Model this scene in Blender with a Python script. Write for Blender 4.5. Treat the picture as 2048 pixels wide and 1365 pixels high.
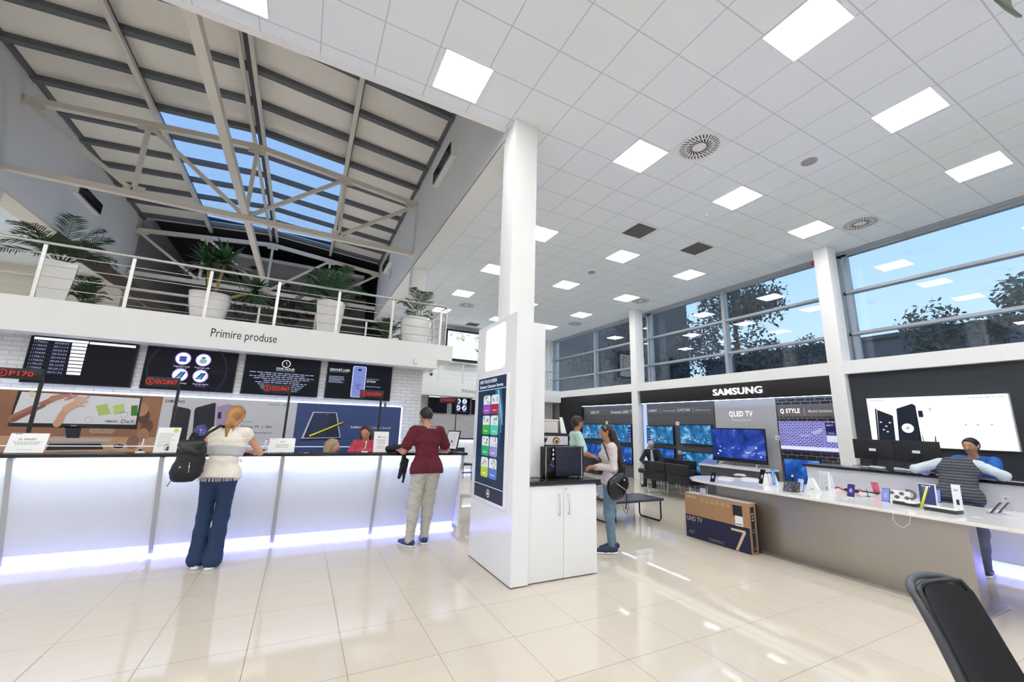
import bpy, bmesh, math, random
import numpy as np
from mathutils import Vector, Matrix
PI = math.pi
random.seed(7)
for o in list(bpy.data.objects): bpy.data.objects.remove(o)
SC = bpy.context.scene
COL = SC.collection

# ---------------------------------------------------------------- camera
EYE = Vector((0, 0, 1.59)); FPX = 808.42
YAW, PIT, ROL = map(math.radians, (26.8447, 11.8229, -1.72007))
_F = Vector((math.sin(YAW)*math.cos(PIT), math.cos(YAW)*math.cos(PIT), math.sin(PIT)))
_R = Vector((math.cos(YAW), -math.sin(YAW), 0)); _D = _F.cross(_R)
CR = math.cos(ROL)*_R + math.sin(ROL)*_D
CD = -math.sin(ROL)*_R + math.cos(ROL)*_D
cam = bpy.data.cameras.new('camera'); co = bpy.data.objects.new('camera', cam); COL.objects.link(co)
m3 = Matrix((CR, -CD, -_F)).transposed()
co.matrix_world = Matrix.Translation(EYE) @ m3.to_4x4()
cam.sensor_width = 36; cam.sensor_fit = 'HORIZONTAL'; cam.lens = FPX/2048*36
cam.clip_start = 0.05; cam.clip_end = 300
SC.camera = co

def ray(x, y): return CR*((x-1024)/FPX) + CD*((y-682.5)/FPX) + _F
def on(x, y, ax, v):
    """world point where the sight line of a measured photo point meets a known plane"""
    d = ray(x, y); return EYE + d*((v-EYE[ax])/d[ax])

# ---------------------------------------------------------------- light, sky, exposure
SC.view_settings.view_transform = 'Standard'; SC.view_settings.look = 'None'
SC.view_settings.gamma = 1; SC.view_settings.use_curve_mapping = False
SC.view_settings.exposure = 0.0
LAMP = 24.0          # radiance of the ceiling panels
w = bpy.data.worlds.new('dusk_sky'); SC.world = w; w.use_nodes = True
nt = w.node_tree; bg = nt.nodes['Background']
tc = nt.nodes.new('ShaderNodeTexCoord'); sp = nt.nodes.new('ShaderNodeSeparateXYZ'); rp = nt.nodes.new('ShaderNodeValToRGB')
nt.links.new(tc.outputs['Generated'], sp.inputs[0]); nt.links.new(sp.outputs['Z'], rp.inputs[0]); nt.links.new(rp.outputs[0], bg.inputs[0])
cr = rp.color_ramp; cr.elements[0].position = 0.0; cr.elements[0].color = (.68, .80, .92, 1)
cr.elements[1].position = 1.0; cr.elements[1].color = (.22, .42, .74, 1)
e = cr.elements.new(.3); e.color = (.44, .62, .86, 1)
bg.inputs[1].default_value = 1.75

# ---------------------------------------------------------------- materials
def lin(c):
    if isinstance(c, str):
        c = [int(c[i:i+2], 16)/255 for i in (0, 2, 4)]
    return tuple((v/12.92 if v <= .04045 else ((v+.055)/1.055)**2.4) for v in c[:3]) + (1,)
_M = {}
def mat(name, col='cccccc', rough=.5, metal=0, noise=0, nscale=8, bump=0, spec=.5, emit=0, coat=0, alpha=1):
    key = (name,)
    if key in _M: return _M[key]
    m = bpy.data.materials.new(name); m.use_nodes = True; nt = m.node_tree; b = nt.nodes['Principled BSDF']
    c = lin(col); b.inputs['Base Color'].default_value = c
    b.inputs['Roughness'].default_value = rough; b.inputs['Metallic'].default_value = metal
    b.inputs['Specular IOR Level'].default_value = spec; b.inputs['Coat Weight'].default_value = coat
    if emit:
        b.inputs['Emission Color'].default_value = c; b.inputs['Emission Strength'].default_value = emit
    if noise or bump:
        t = nt.nodes.new('ShaderNodeTexCoord'); n = nt.nodes.new('ShaderNodeTexNoise'); n.inputs['Scale'].default_value = nscale
        n.inputs['Detail'].default_value = 4
        nt.links.new(t.outputs['Object'], n.inputs['Vector'])
        if noise:
            mx = nt.nodes.new('ShaderNodeMixRGB'); mx.blend_type = 'MIX'
            mx.inputs[1].default_value = tuple(v*(1-noise) for v in c[:3])+(1,); mx.inputs[2].default_value = tuple(min(1, v*(1+noise)) for v in c[:3])+(1,)
            nt.links.new(n.outputs['Fac'], mx.inputs[0]); nt.links.new(mx.outputs[0], b.inputs['Base Color'])
        if bump:
            bp = nt.nodes.new('ShaderNodeBump'); bp.inputs['Strength'].default_value = bump; bp.inputs['Distance'].default_value = .01
            nt.links.new(n.outputs['Fac'], bp.inputs['Height']); nt.links.new(bp.outputs[0], b.inputs['Normal'])
    _M[key] = m; return m
def ink(col, rough=.55):                # printed colour
    return mat('print_'+col, col, rough, noise=.01, nscale=3)
def glow(col, s=1.0):                    # lit pixels, backlit prints, lamps
    key = ('glow', col, s)
    if key in _M: return _M[key]
    m = bpy.data.materials.new('lit_'+col+'_'+str(s)); m.use_nodes = True; nt = m.node_tree
    b = nt.nodes['Principled BSDF']; b.inputs['Base Color'].default_value = (.008, .008, .01, 1); b.inputs['Roughness'].default_value = .3; b.inputs['Specular IOR Level'].default_value = .12
    b.inputs['Emission Color'].default_value = lin(col); b.inputs['Emission Strength'].default_value = s
    _M[key] = m; return m

def grid_mat(name, base, line, pitch, ox, oy, wl, rough, rough_line, nz=0, nscale=30, spec=.5, bump=0, streak=0):
    m = bpy.data.materials.new(name); m.use_nodes = True; nt = m.node_tree; N = nt.nodes.new; L = nt.links.new
    b = nt.nodes['Principled BSDF']; g = N('ShaderNodeNewGeometry'); s = N('ShaderNodeSeparateXYZ'); L(g.outputs['Position'], s.inputs[0])
    def edge(out, off):
        a = N('ShaderNodeMath'); a.operation = 'SUBTRACT'; L(out, a.inputs[0]); a.inputs[1].default_value = off - 100*pitch
        q = N('ShaderNodeMath'); q.operation = 'MODULO'; L(a.outputs[0], q.inputs[0]); q.inputs[1].default_value = pitch
        c = N('ShaderNodeMath'); c.operation = 'SUBTRACT'; L(q.outputs[0], c.inputs[0]); c.inputs[1].default_value = pitch/2
        d = N('ShaderNodeMath'); d.operation = 'ABSOLUTE'; L(c.outputs[0], d.inputs[0])
        e = N('ShaderNodeMath'); e.operation = 'GREATER_THAN'; L(d.outputs[0], e.inputs[0]); e.inputs[1].default_value = pitch/2 - wl/2
        return e.outputs[0]
    mx = N('ShaderNodeMath'); mx.operation = 'MAXIMUM'; L(edge(s.outputs['X'], ox), mx.inputs[0]); L(edge(s.outputs['Y'], oy), mx.inputs[1])
    n = N('ShaderNodeTexNoise'); n.inputs['Scale'].default_value = nscale; n.inputs['Detail'].default_value = 5
    mp = N('ShaderNodeMapping'); L(g.outputs['Position'], mp.inputs[0]); mp.inputs['Scale'].default_value = (1, 1 if not streak else streak, 1); L(mp.outputs[0], n.inputs['Vector'])
    c = lin(base); r = N('ShaderNodeMixRGB'); L(n.outputs['Fac'], r.inputs[0])
    r.inputs[1].default_value = tuple(v*(1-nz) for v in c[:3])+(1,); r.inputs[2].default_value = tuple(min(1, v*(1+nz)) for v in c[:3])+(1,)
    k = N('ShaderNodeMixRGB'); L(mx.outputs[0], k.inputs[0]); L(r.outputs[0], k.inputs[1]); k.inputs[2].default_value = lin(line)
    L(k.outputs[0], b.inputs['Base Color'])
    q = N('ShaderNodeMix'); L(mx.outputs[0], q.inputs[0]); q.inputs[2].default_value = rough; q.inputs[3].default_value = rough_line; L(q.outputs[0], b.inputs['Roughness'])
    b.inputs['Specular IOR Level'].default_value = spec
    if bump:
        bp = N('ShaderNodeBump'); bp.inputs['Strength'].default_value = bump; bp.inputs['Distance'].default_value = .004; L(n.outputs['Fac'], bp.inputs['Height']); L(bp.outputs[0], b.inputs['Normal'])
    return m
def brick_mat(name, c1, c2, mortar, scale=1, bw=.21, rh=.065, rough=.8, axis='x', bump=.6, emit=0, msize=.006):
    m = bpy.data.materials.new(name); m.use_nodes = True; nt = m.node_tree; N = nt.nodes.new; L = nt.links.new
    b = nt.nodes['Principled BSDF']; g = N('ShaderNodeNewGeometry'); s = N('ShaderNodeSeparateXYZ'); L(g.outputs['Position'], s.inputs[0])
    cb = N('ShaderNodeCombineXYZ'); L(s.outputs['X' if axis == 'x' else 'Y'], cb.inputs[0]); L(s.outputs['Z'], cb.inputs[1])
    t = N('ShaderNodeTexBrick'); L(cb.outputs[0], t.inputs['Vector']); t.inputs['Scale'].default_value = scale
    t.inputs['Brick Width'].default_value = bw; t.inputs['Row Height'].default_value = rh; t.inputs['Mortar Size'].default_value = msize
    t.inputs['Color1'].default_value = lin(c1); t.inputs['Color2'].default_value = lin(c2); t.inputs['Mortar'].default_value = lin(mortar)
    n = N('ShaderNodeTexNoise'); n.inputs['Scale'].default_value = 18; L(g.outputs['Position'], n.inputs['Vector'])
    mx = N('ShaderNodeMixRGB'); mx.blend_type = 'MULTIPLY'; mx.inputs[0].default_value = .25; L(t.outputs['Color'], mx.inputs[1]); L(n.outputs['Color'], mx.inputs[2])
    L(t.outputs['Color'], b.inputs['Base Color']); b.inputs['Roughness'].default_value = rough
    if bump:
        bp = N('ShaderNodeBump'); bp.inputs['Strength'].default_value = bump; bp.inputs['Distance'].default_value = .02; bp.invert = True
        ad = N('ShaderNodeMath'); ad.operation = 'MULTIPLY_ADD'; L(n.outputs['Fac'], ad.inputs[0]); ad.inputs[1].default_value = .6; L(t.outputs['Fac'], ad.inputs[2])
        L(ad.outputs[0], bp.inputs['Height']); L(bp.outputs[0], b.inputs['Normal'])
    if emit:
        L(t.outputs['Color'], b.inputs['Emission Color']); b.inputs['Emission Strength'].default_value = emit
    return m
def nebula(name, deep, mid, hi, s=1.0, scale=2.2, seed=0):
    """moving-picture still on a television: blue clouds with soft lights"""
    m = bpy.data.materials.new(name); m.use_nodes = True; nt = m.node_tree; N = nt.nodes.new; L = nt.links.new
    b = nt.nodes['Principled BSDF']; t = N('ShaderNodeTexCoord'); mp = N('ShaderNodeMapping'); L(t.outputs['Object'], mp.inputs[0]); mp.inputs['Location'].default_value = (seed, seed*.7, seed*.3)
    n = N('ShaderNodeTexNoise'); n.inputs['Scale'].default_value = scale; n.inputs['Detail'].default_value = 3; n.inputs['Distortion'].default_value = 1.2; L(mp.outputs[0], n.inputs['Vector'])
    r = N('ShaderNodeValToRGB'); L(n.outputs['Fac'], r.inputs[0]); q = r.color_ramp
    q.elements[0].position = .32; q.elements[0].color = lin(deep); q.elements[1].position = .72; q.elements[1].color = lin(hi); e = q.elements.new(.52); e.color = lin(mid)
    v = N('ShaderNodeTexVoronoi'); v.inputs['Scale'].default_value = scale*2.2; L(mp.outputs[0], v.inputs['Vector'])
    k = N('ShaderNodeMath'); k.operation = 'LESS_THAN'; L(v.outputs['Distance'], k.inputs[0]); k.inputs[1].default_value = .0
    vr = N('ShaderNodeMapRange'); L(v.outputs['Distance'], vr.inputs[0]); vr.inputs[1].default_value = 0; vr.inputs[2].default_value = .16; vr.inputs[3].default_value = .35; vr.inputs[4].default_value = 0
    ad = N('ShaderNodeMixRGB'); ad.blend_type = 'ADD'; L(vr.outputs[0], ad.inputs[0]); L(r.outputs[0], ad.inputs[1]); ad.inputs[2].default_value = lin('d8c8f0')
    L(ad.outputs[0], b.inputs['Emission Color']); b.inputs['Emission Strength'].default_value = s
    b.inputs['Base Color'].default_value = (.01, .01, .015, 1); b.inputs['Roughness'].default_value = .3; b.inputs['Specular IOR Level'].default_value = .12
    return m
def glass(name, tint=(1, 1, 1, 1), ior=1.5, boost=1.0, rough=.0):
    m = bpy.data.materials.new(name); m.use_nodes = True; nt = m.node_tree; nt.nodes.clear(); N = nt.nodes.new; L = nt.links.new
    o = N('ShaderNodeOutputMaterial'); t = N('ShaderNodeBsdfTransparent'); t.inputs[0].default_value = tint
    g = N('ShaderNodeBsdfGlossy'); g.inputs['Roughness'].default_value = rough; f = N('ShaderNodeFresnel'); gm = N('ShaderNodeNewGeometry'); ix = N('ShaderNodeMix'); L(gm.outputs['Backfacing'], ix.inputs[0]); ix.inputs[2].default_value = ior; ix.inputs[3].default_value = 1/ior; L(ix.outputs[0], f.inputs[0])
    mu = N('ShaderNodeMath'); mu.operation = 'MULTIPLY'; mu.use_clamp = True; L(f.outputs[0], mu.inputs[0]); mu.inputs[1].default_value = boost
    x = N('ShaderNodeMixShader'); L(mu.outputs[0], x.inputs[0]); L(t.outputs[0], x.inputs[1]); L(g.outputs[0], x.inputs[2]); L(x.outputs[0], o.inputs[0])
    return m

WHITE = mat('white_paint', 'f0f0ee', .55, noise=.012, nscale=2)
WHITEG = mat('white_gloss_laminate', 'f2f3f4', .22, noise=.008, nscale=2)
GREYW = mat('grey_white_wall', 'c9c9c8', .7, noise=.02, nscale=1.5)
STEELB = mat('brushed_steel', 'aea89f', .38, metal=.8, noise=.06, nscale=3)
STEEL = mat('polished_steel', 'd4d2cc', .32, metal=.75, noise=.02)
ALU = mat('window_aluminium', 'a4abb2', .4, metal=.25, noise=.02)
BLACK = mat('black_plastic', '121317', .35, noise=.05)
BLACKM = mat('black_matt_panel', '1b1c20', .6, noise=.05, nscale=4)
BLACKG = mat('black_glass', '05060a', .08, noise=.02)
DKTOP = mat('dark_worktop', '16151a', .16, noise=.1, nscale=30)
GREYP = mat('dark_grey_panel', '56565a', .5, noise=.03)
LGREY = mat('light_grey_panel', 'b5b5b9', .45, noise=.02)
TRUSS = mat('truss_paint', 'dcd6cc', .5, noise=.03)
RAFT = mat('rafter_grey', '64676d', .5, noise=.05)
LEATH = mat('black_leather', '15151a', .42, noise=.15, nscale=40, bump=.15)
ACRYL = glass('clear_acrylic', (.93, .95, .96, 1), 1.45)
CORD = mat('black_cable', '0e0e10', .5, noise=.05)
PAPER = mat('white_paper', 'f3f3f1', .7, noise=.01)

# ---------------------------------------------------------------- mesh builder
class MB:
    def __init__(s): s.v = []; s.f = []; s.mi = []; s.mats = []; s.sm = []
    def m(s, mt):
        if mt not in s.mats: s.mats.append(mt)
        return s.mats.index(mt)
    def add(s, vs, fs, mt, smooth=False):
        b = len(s.v); s.v += [tuple(v) for v in vs]; k = s.m(mt)
        for f in fs: s.f.append([b+i for i in f]); s.mi.append(k); s.sm.append(smooth)
        return s
    def box(s, x0, x1, y0, y1, z0, z1, mt, bev=0, M=None):
        if bev:
            bm = bmesh.new(); bmesh.ops.create_cube(bm, size=1)
            for v in bm.verts: v.co = Vector(((x0+x1)/2+v.co.x*(x1-x0), (y0+y1)/2+v.co.y*(y1-y0), (z0+z1)/2+v.co.z*(z1-z0)))
            bmesh.ops.bevel(bm, geom=bm.edges[:], offset=bev, segments=3, profile=.5, affect='EDGES')
            vs = [v.co.copy() for v in bm.verts]; fs = [[v.index for v in f.verts] for f in bm.faces]; bm.free()
            if M: vs = [M @ v for v in vs]
            return s.add(vs, fs, mt, True)
        vs = [Vector((x, y, z)) for x in (x0, x1) for y in (y0, y1) for z in (z0, z1)]
        if M: vs = [M @ v for v in vs]
        return s.add(vs, [(0, 1, 3, 2), (4, 6, 7, 5), (0, 4, 5, 1), (2, 3, 7, 6), (0, 2, 6, 4), (1, 5, 7, 3)], mt)
    def beam(s, p, q, w, h, mt, up=(0, 0, 1)):
        p, q = Vector(p), Vector(q); d = (q-p).normalized(); u = Vector(up)
        if abs(d.dot(u)) > .99: u = Vector((1, 0, 0))
        a = d.cross(u).normalized(); b = a.cross(d).normalized(); vs = []
        for c in (p, q):
            for i, j in ((-1, -1), (1, -1), (1, 1), (-1, 1)): vs.append(c+a*(i*w/2)+b*(j*h/2))
        return s.add(vs, [(0, 3, 2, 1), (4, 5, 6, 7), (0, 1, 5, 4), (1, 2, 6, 5), (2, 3, 7, 6), (3, 0, 4, 7)], mt)
    def tube(s, pts, r, mt, n=10, closed=False, cap=True):
        pts = [Vector(p) for p in pts]; rs = r if isinstance(r, (list, tuple)) else [r]*len(pts); vs = []; fs = []; N = len(pts)
        prev = None
        for i, p in enumerate(pts):
            if closed: d = (pts[(i+1) % N]-pts[i-1]).normalized()
            else: d = ((pts[min(i+1, N-1)]-pts[max(i-1, 0)])).normalized()
            if prev is None:
                u = Vector((0, 0, 1)) if abs(d.z) < .9 else Vector((1, 0, 0)); a = d.cross(u).normalized()
            else: a = (prev - d*prev.dot(d)).normalized()
            prev = a; b = d.cross(a)
            for k in range(n): t = 2*PI*k/n; vs.append(p+(a*math.cos(t)+b*math.sin(t))*rs[i])
        for i in range(N if closed else N-1):
            j = (i+1) % N
            for k in range(n): l = (k+1) % n; fs.append((i*n+k, i*n+l, j*n+l, j*n+k))
        if not closed and cap: fs.append(tuple(range(n))[::-1]); fs.append(tuple((N-1)*n+k for k in range(n)))
        return s.add(vs, fs, mt, True)
    def lathe(s, prof, mt, n=24, c=(0, 0), sq=None):
        vs = []; fs = []
        for r, z in prof:
            for k in range(n):
                t = 2*PI*k/n; x, y = math.cos(t), math.sin(t)
                if sq:
                    q = (abs(x)**sq+abs(y)**sq)**(-1/sq); x *= q; y *= q
                vs.append((c[0]+r*x, c[1]+r*y, z))
        for i in range(len(prof)-1):
            for k in range(n): l = (k+1) % n; fs.append((i*n+k, i*n+l, (i+1)*n+l, (i+1)*n+k))
        fs.append(tuple(range(n))[::-1]); fs.append(tuple((len(prof)-1)*n+k for k in range(n)))
        return s.add(vs, fs, mt, n > 8)
    def ball(s, c, r, mt, n=12, sc=(1, 1, 1)):
        vs = []; fs = []; m = n//2
        for i in range(m+1):
            a = PI*i/m
            for k in range(n): t = 2*PI*k/n; vs.append((c[0]+r*sc[0]*math.sin(a)*math.cos(t), c[1]+r*sc[1]*math.sin(a)*math.sin(t), c[2]+r*sc[2]*math.cos(a)))
        for i in range(m):
            for k in range(n): l = (k+1) % n; fs.append((i*n+k, (i+1)*n+k, (i+1)*n+l, i*n+l))
        return s.add(vs, fs, mt, True)
    def prism(s, pts, d, mt):
        d = Vector(d); n = len(pts); vs = [Vector(p) for p in pts]+[Vector(p)+d for p in pts]
        fs = [tuple(range(n)), tuple(range(2*n-1, n-1, -1))]+[(i, i+n, (i+1) % n+n, (i+1) % n) for i in range(n)]
        return s.add(vs, fs, mt)
    def build(s, name, parent=None, loc=(0, 0, 0), M=None):
        me = bpy.data.meshes.new(name); me.from_pydata(s.v, [], s.f)
        for m in s.mats: me.materials.append(m)
        me.polygons.foreach_set('material_index', s.mi); me.polygons.foreach_set('use_smooth', s.sm); me.update()
        bm = bmesh.new(); bm.from_mesh(me); bmesh.ops.recalc_face_normals(bm, faces=bm.faces[:]); bm.to_mesh(me); bm.free()
        if any(s.sm) and not all(s.sm): pass
        o = bpy.data.objects.new(name, me); COL.objects.link(o); o.location = loc
        if parent: o.parent = parent
        return o

def smooth(pts, n=5):
    pts = [Vector(p) for p in pts]; out = []
    for i in range(len(pts)-1):
        a, b_, c, d = pts[max(i-1, 0)], pts[i], pts[i+1], pts[min(i+2, len(pts)-1)]
        for k in range(n):
            t = k/n; out.append(.5*((2*b_)+(c-a)*t+(2*a-5*b_+4*c-d)*t*t+(3*b_-a-3*c+d)*t*t*t))
    return out+[pts[-1]]
def tag(o, label=None, cat=None, group=None, kind=None):
    if label: o['label'] = label
    if cat: o['category'] = cat
    if group: o['group'] = group
    if kind: o['kind'] = kind
    return o
def thing(name, label, cat, loc=(0, 0, 0), rz=0, group=None):
    o = bpy.data.objects.new(name, None); COL.objects.link(o); o.location = loc; o.rotation_euler = (0, 0, rz); o.empty_display_size = .1
    return tag(o, label, cat, group)
def copy_tree(o, parent=None):
    c = o.copy(); COL.objects.link(c)
    if parent: c.parent = parent
    for ch in [x for x in bpy.data.objects if x.parent == o]: copy_tree(ch, c)
    return c
def struct(name, mb, parent=None):
    o = mb.build(name, parent)
    if not parent: o['kind'] = 'structure'
    return o

# flat graphics: a plane with origin O, directions U, V (metres) and normal Nn
class Plane:
    def __init__(s, O, U, V):
        s.O = Vector(O); s.U = Vector(U).normalized(); s.V = Vector(V).normalized(); s.N = s.U.cross(s.V).normalized()
    def p(s, u, v, off=0): return s.O+s.U*u+s.V*v+s.N*off
def poly(mb, pl, pts, off, mt): mb.add([pl.p(u, v, off) for u, v in pts], [tuple(range(len(pts)))], mt)
def rect(mb, pl, u0, v0, u1, v1, off, mt): poly(mb, pl, [(u0, v0), (u1, v0), (u1, v1), (u0, v1)], off, mt)
def rrect(mb, pl, u0, v0, u1, v1, r, off, mt):
    pts = []
    for cx, cy, a in ((u1-r, v0+r, -90), (u1-r, v1-r, 0), (u0+r, v1-r, 90), (u0+r, v0+r, 180)):
        for k in range(5): t = math.radians(a+k*22.5); pts.append((cx+r*math.cos(t), cy+r*math.sin(t)))
    poly(mb, pl, pts, off, mt)
def disc(mb, pl, u, v, r, off, mt, n=24, sx=1, sy=1): poly(mb, pl, [(u+r*sx*math.cos(2*PI*k/n), v+r*sy*math.sin(2*PI*k/n)) for k in range(n)], off, mt)
def ring(mb, pl, u, v, r, w, off, mt, n=40, a0=0, a1=360):
    vs = []; fs = []; full = a1-a0 >= 360
    for k in range(n+1):
        t = math.radians(a0+(a1-a0)*k/n)
        for q in (r-w/2, r+w/2): vs.append(pl.p(u+q*math.cos(t), v+q*math.sin(t), off))
    for k in range(n): fs.append((2*k, 2*k+1, 2*k+3, 2*k+2))
    mb.add(vs, fs, mt)
_T = {}
def text(mb, pl, s, u, v, h, off, mt, align='L', width=None, ext=0, shear=0, bold=0):
    """write S with its baseline at (u, v), capitals H tall"""
    key = (s, ext > 0, bold)
    if key not in _T:
        cu = bpy.data.curves.new('t', 'FONT'); cu.body = s; cu.size = 1; cu.resolution_u = 3; cu.extrude = .5 if ext else 0; cu.offset = bold; cu.space_character = 1+bold*5
        ob = bpy.data.objects.new('t', cu); me = bpy.data.meshes.new_from_object(ob)
        _T[key] = ([v_.co.copy() for v_ in me.vertices], [tuple(p.vertices) for p in me.polygons])
        bpy.data.objects.remove(ob); bpy.data.curves.remove(cu); bpy.data.meshes.remove(me)
    vs, fs = _T[key]
    if not vs: return
    x0 = min(a.x for a in vs); x1 = max(a.x for a in vs); k = h/.69; kx = k
    if width: kx = width/(x1-x0)
    W = (x1-x0)*kx; du = {'L': 0, 'C': -W/2, 'R': -W}[align]
    mb.add([pl.p(u+du+(a.x-x0)*kx+shear*a.y*k, v+a.y*k, off+(a.z+.5)*ext if ext else off) for a in vs], fs, mt)
def lines(mb, pl, u, v, w, n, gap, h, off, mt, align='C', seed=1):
    """small unreadable print as thin bars broken into words"""
    rg = random.Random(seed)
    for i in range(n):
        ww = w*rg.uniform(.7, 1); a = u-ww/2 if align == 'C' else u; x = a
        while x < a+ww:
            l = rg.uniform(.03, .09)*w*1.2; rect(mb, pl, x, v-i*gap, min(x+l, a+ww), v-i*gap+h, off, mt); x += l+.018*w
# ================================================================ the setting
ZC = 5.74; XL, XR = -5.4, 2.13; YA, YB = 4.65, 16.5; WX = 10.75
FLOOR = grid_mat('polished_porcelain_tiles', 'd6ccbb', '94887a', .6, .46, .69,   .0055, .035, .5, nz=.035, nscale=2.2, streak=5, spec=.62)
CEIL = grid_mat('mineral_ceiling_tiles', 'eff5f8', 'cfd3d9', .6, .3, .18, .014, .85, .6, nz=.035, nscale=60, bump=.25)
b = MB(); b.box(-10, WX+.3, -7, 23.4, -.15, 0, FLOOR); struct('floor', b)
b = MB()
for a in ((-10, XL-.2, -7, 16.5), (XR+.37, WX+.3, -7, 16.6), (XL, XR+.37, -7, YA-.1)): b.box(a[0], a[1], a[2], a[3], ZC, ZC+.14, CEIL)
struct('ceiling', b)
b = MB(); b.box(XL, XR, YA-.1, YA, ZC-.004, 8.5, WHITE); b.build('trim_1'); bpy.data.objects['trim_1']['kind'] = 'structure'
BEIGE_ = mat('atrium_edge_trim', 'dcd6ca', .6, noise=.02)
AW = mat('atrium_wall_paint', 'e2e4e7', .75, noise=.02, nscale=1)
b = MB(); b.box(XR, XR+.37, YA, YB, 5.58, 8.2, AW); b.box(XR-.06, XR, 10.02, 10.45, 5.9, 7.3, AW); struct('wall_atrium_right', b)
b = MB(); b.box(XL-.42, XL+.003, YA, YB, 5.56, 5.6, BEIGE_); b.box(XL-.37, XL, YA, YB, 5.6, 8.2, AW); struct('wall_atrium_left', b)
b = MB(); b.box(XR+.0, XR+.42, YA, YB, 5.56, 5.6, WHITE); b.box(XR+.37, XR+.42, YA, YB, 5.6, ZC, WHITE); struct('trim_2', b)
# outer walls
b = MB(); b.box(-10.2, -10, -7, 23.4, 0, 8.3, WHITE); struct('wall_left', b)
b = MB(); b.box(-10.2, WX+.3, -7.2, -7, 0, ZC, WHITE); struct('wall_front', b)
b = MB(); b.box(XR+.6, WX+.3, 16.6, 16.8, 0, ZC+.1, WHITE)
for k in range(12): b.box(7.9+k*.24, 7.9+k*.24+.2, 16.56, 16.6, 3.12, ZC, WHITE)
struct('wall_back', b)
BULK = mat('grey_bulkhead_paint', 'a5a29f', .8, noise=.04, nscale=2)
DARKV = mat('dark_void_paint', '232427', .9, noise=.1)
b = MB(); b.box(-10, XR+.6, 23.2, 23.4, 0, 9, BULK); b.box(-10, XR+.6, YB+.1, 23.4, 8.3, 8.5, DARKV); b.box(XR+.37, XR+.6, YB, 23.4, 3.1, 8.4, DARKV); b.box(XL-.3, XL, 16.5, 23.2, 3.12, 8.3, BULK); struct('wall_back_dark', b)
b = MB(); b.box(-2.9, 1.62, 16.9, 23.2, 7.35, 7.43, BULK); b.box(-2.92, 1.64, 16.86, 16.9, 7.33, 7.45, mat('soffit_edge', 'c4c3c6', .6, noise=.02)); struct('ceiling_soffit', b)
BEIGE = mat('beige_wall', 'cfc6b8', .8, noise=.02, nscale=1)
b = MB(); b.box(-10, XL-.02, 16.3, 16.5, 3.12, ZC, BEIGE); struct('wall_back_left', b)
# mezzanine slab
b = MB(); b.box(-10, 2.26, 7.7, 23.2, 2.64, 3.12, WHITE); b.box(2.26, 2.56, 7.7, 23.2, 2.82, 3.12, WHITE); b.box(2.56, 9.99, 14.85, 16.6, 2.62, 3.12, WHITE)
struct('floor_mezzanine', b)
b = MB()
pl = Plane((0, 7.698, 0), (1, 0, 0), (0, 0, 1)); TXT = ink('1c1c20')
p0 = on(421, 672, 1, 7.7); p1 = on(553, 686, 1, 7.7)
text(b, pl, 'Primire produse', p0.x, p0.z-.01, .135, .001, TXT, width=p1.x-p0.x)
tag(b.build('wall_lettering'), 'dark words Primire produse on the white upper floor edge above the screens', 'lettering')
b = MB(); pl = Plane((0, 14.848, 0), (1, 0, 0), (0, 0, 1)); p0 = on(924, 785, 1, 14.85); p1 = on(947, 788, 1, 14.85)
text(b, pl, 'Ridicare produse', p0.x, p0.z, .13, .001, TXT, width=(p1.x-p0.x)*2.05)
tag(b.build('wall_lettering'), 'dark words beginning Ridicare on the rear gallery edge beside the white kiosk', 'lettering')
# brick wall behind the counter and its far twin
WB = brick_mat('white_painted_brick', 'd9d8d6', 'cfcfce', 'b9b9b9', axis='x')
b = MB(); b.box(-10, 2.085, 8.05, 8.25, 0, 2.64, WB); b.box(1.885, 2.085, 8.25, 15.4, 0, 2.64, WHITE); struct('wall_brick', b)
b = MB(); b.box(2.085, 9.99, 15.5, 15.7, 0, 2.64, WB); struct('wall_brick_rear', b)
# columns
def column(x0, x1, y0, y1, z1=ZC, z0=0):
    b = MB(); b.box(x0, x1, y0, y1, z0, z1, WHITE, bev=.008); o = b.build('column'); o['kind'] = 'structure'; return o
column(2.147, 2.5, 4.33, 4.68); column(2.14, 2.5, 10.05, 10.4, 5.57, 3.12); column(XL-.36, XL, 10.05, 10.4, 5.6, 3.12)
for y in (-1.6, 4.32, 10.26): column(9.98, 10.34, y, y+.28)
# window wall
b = MB()
b.box(9.99, 10.72, -7, 16.6, 2.85, 3.12, WHITE, 0); b.box(10.4, 10.75, -7, 16.6, 0, 2.85, WHITE); struct('wall_right', b)
b = MB(); b.box(10.62, 10.8, -7, 16.6, 5.66, ZC, ALU); struct('trim_3', b)
WG = glass('window_glass', (.84, .90, .93, 1), 1.55, 1.9)
def window(name, y0, y1, muls):
    r = thing(name, None, None, (10.7, (y0+y1)/2, 3.12)); r['kind'] = 'structure'; yc = (y0+y1)/2
    f = MB(); TR = (3.80-3.12, 4.75-3.12); Ht = 5.66-3.12; F = lambda *a: f.box(a[0], a[1], a[2]-yc, a[3]-yc, a[4], a[5], ALU)
    ys = [y0]+muls+[y1]
    F(-.05, .07, y0, y0+.09, 0, Ht); F(-.05, .07, y1-.09, y1, 0, Ht)
    for m in muls: F(-.12, .07, m-.045, m+.045, 0, Ht)
    for z in TR: F(-.1, .07, y0, y1, z-.03, z+.03)
    F(-.05, .07, y0, y1, 0, .05); F(-.05, .07, y0, y1, Ht-.05, Ht)
    f.build('frame', r)
    zs = [0.05]+list(TR)+[Ht-.05]
    for i in range(len(ys)-1):
        for j in range(3):
            g = MB(); g.box(0.02, .032, ys[i]+.03-yc, ys[i+1]-.03-yc, zs[j]+.01, zs[j+1]-.01, WG); g.build('pane', r)
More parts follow.
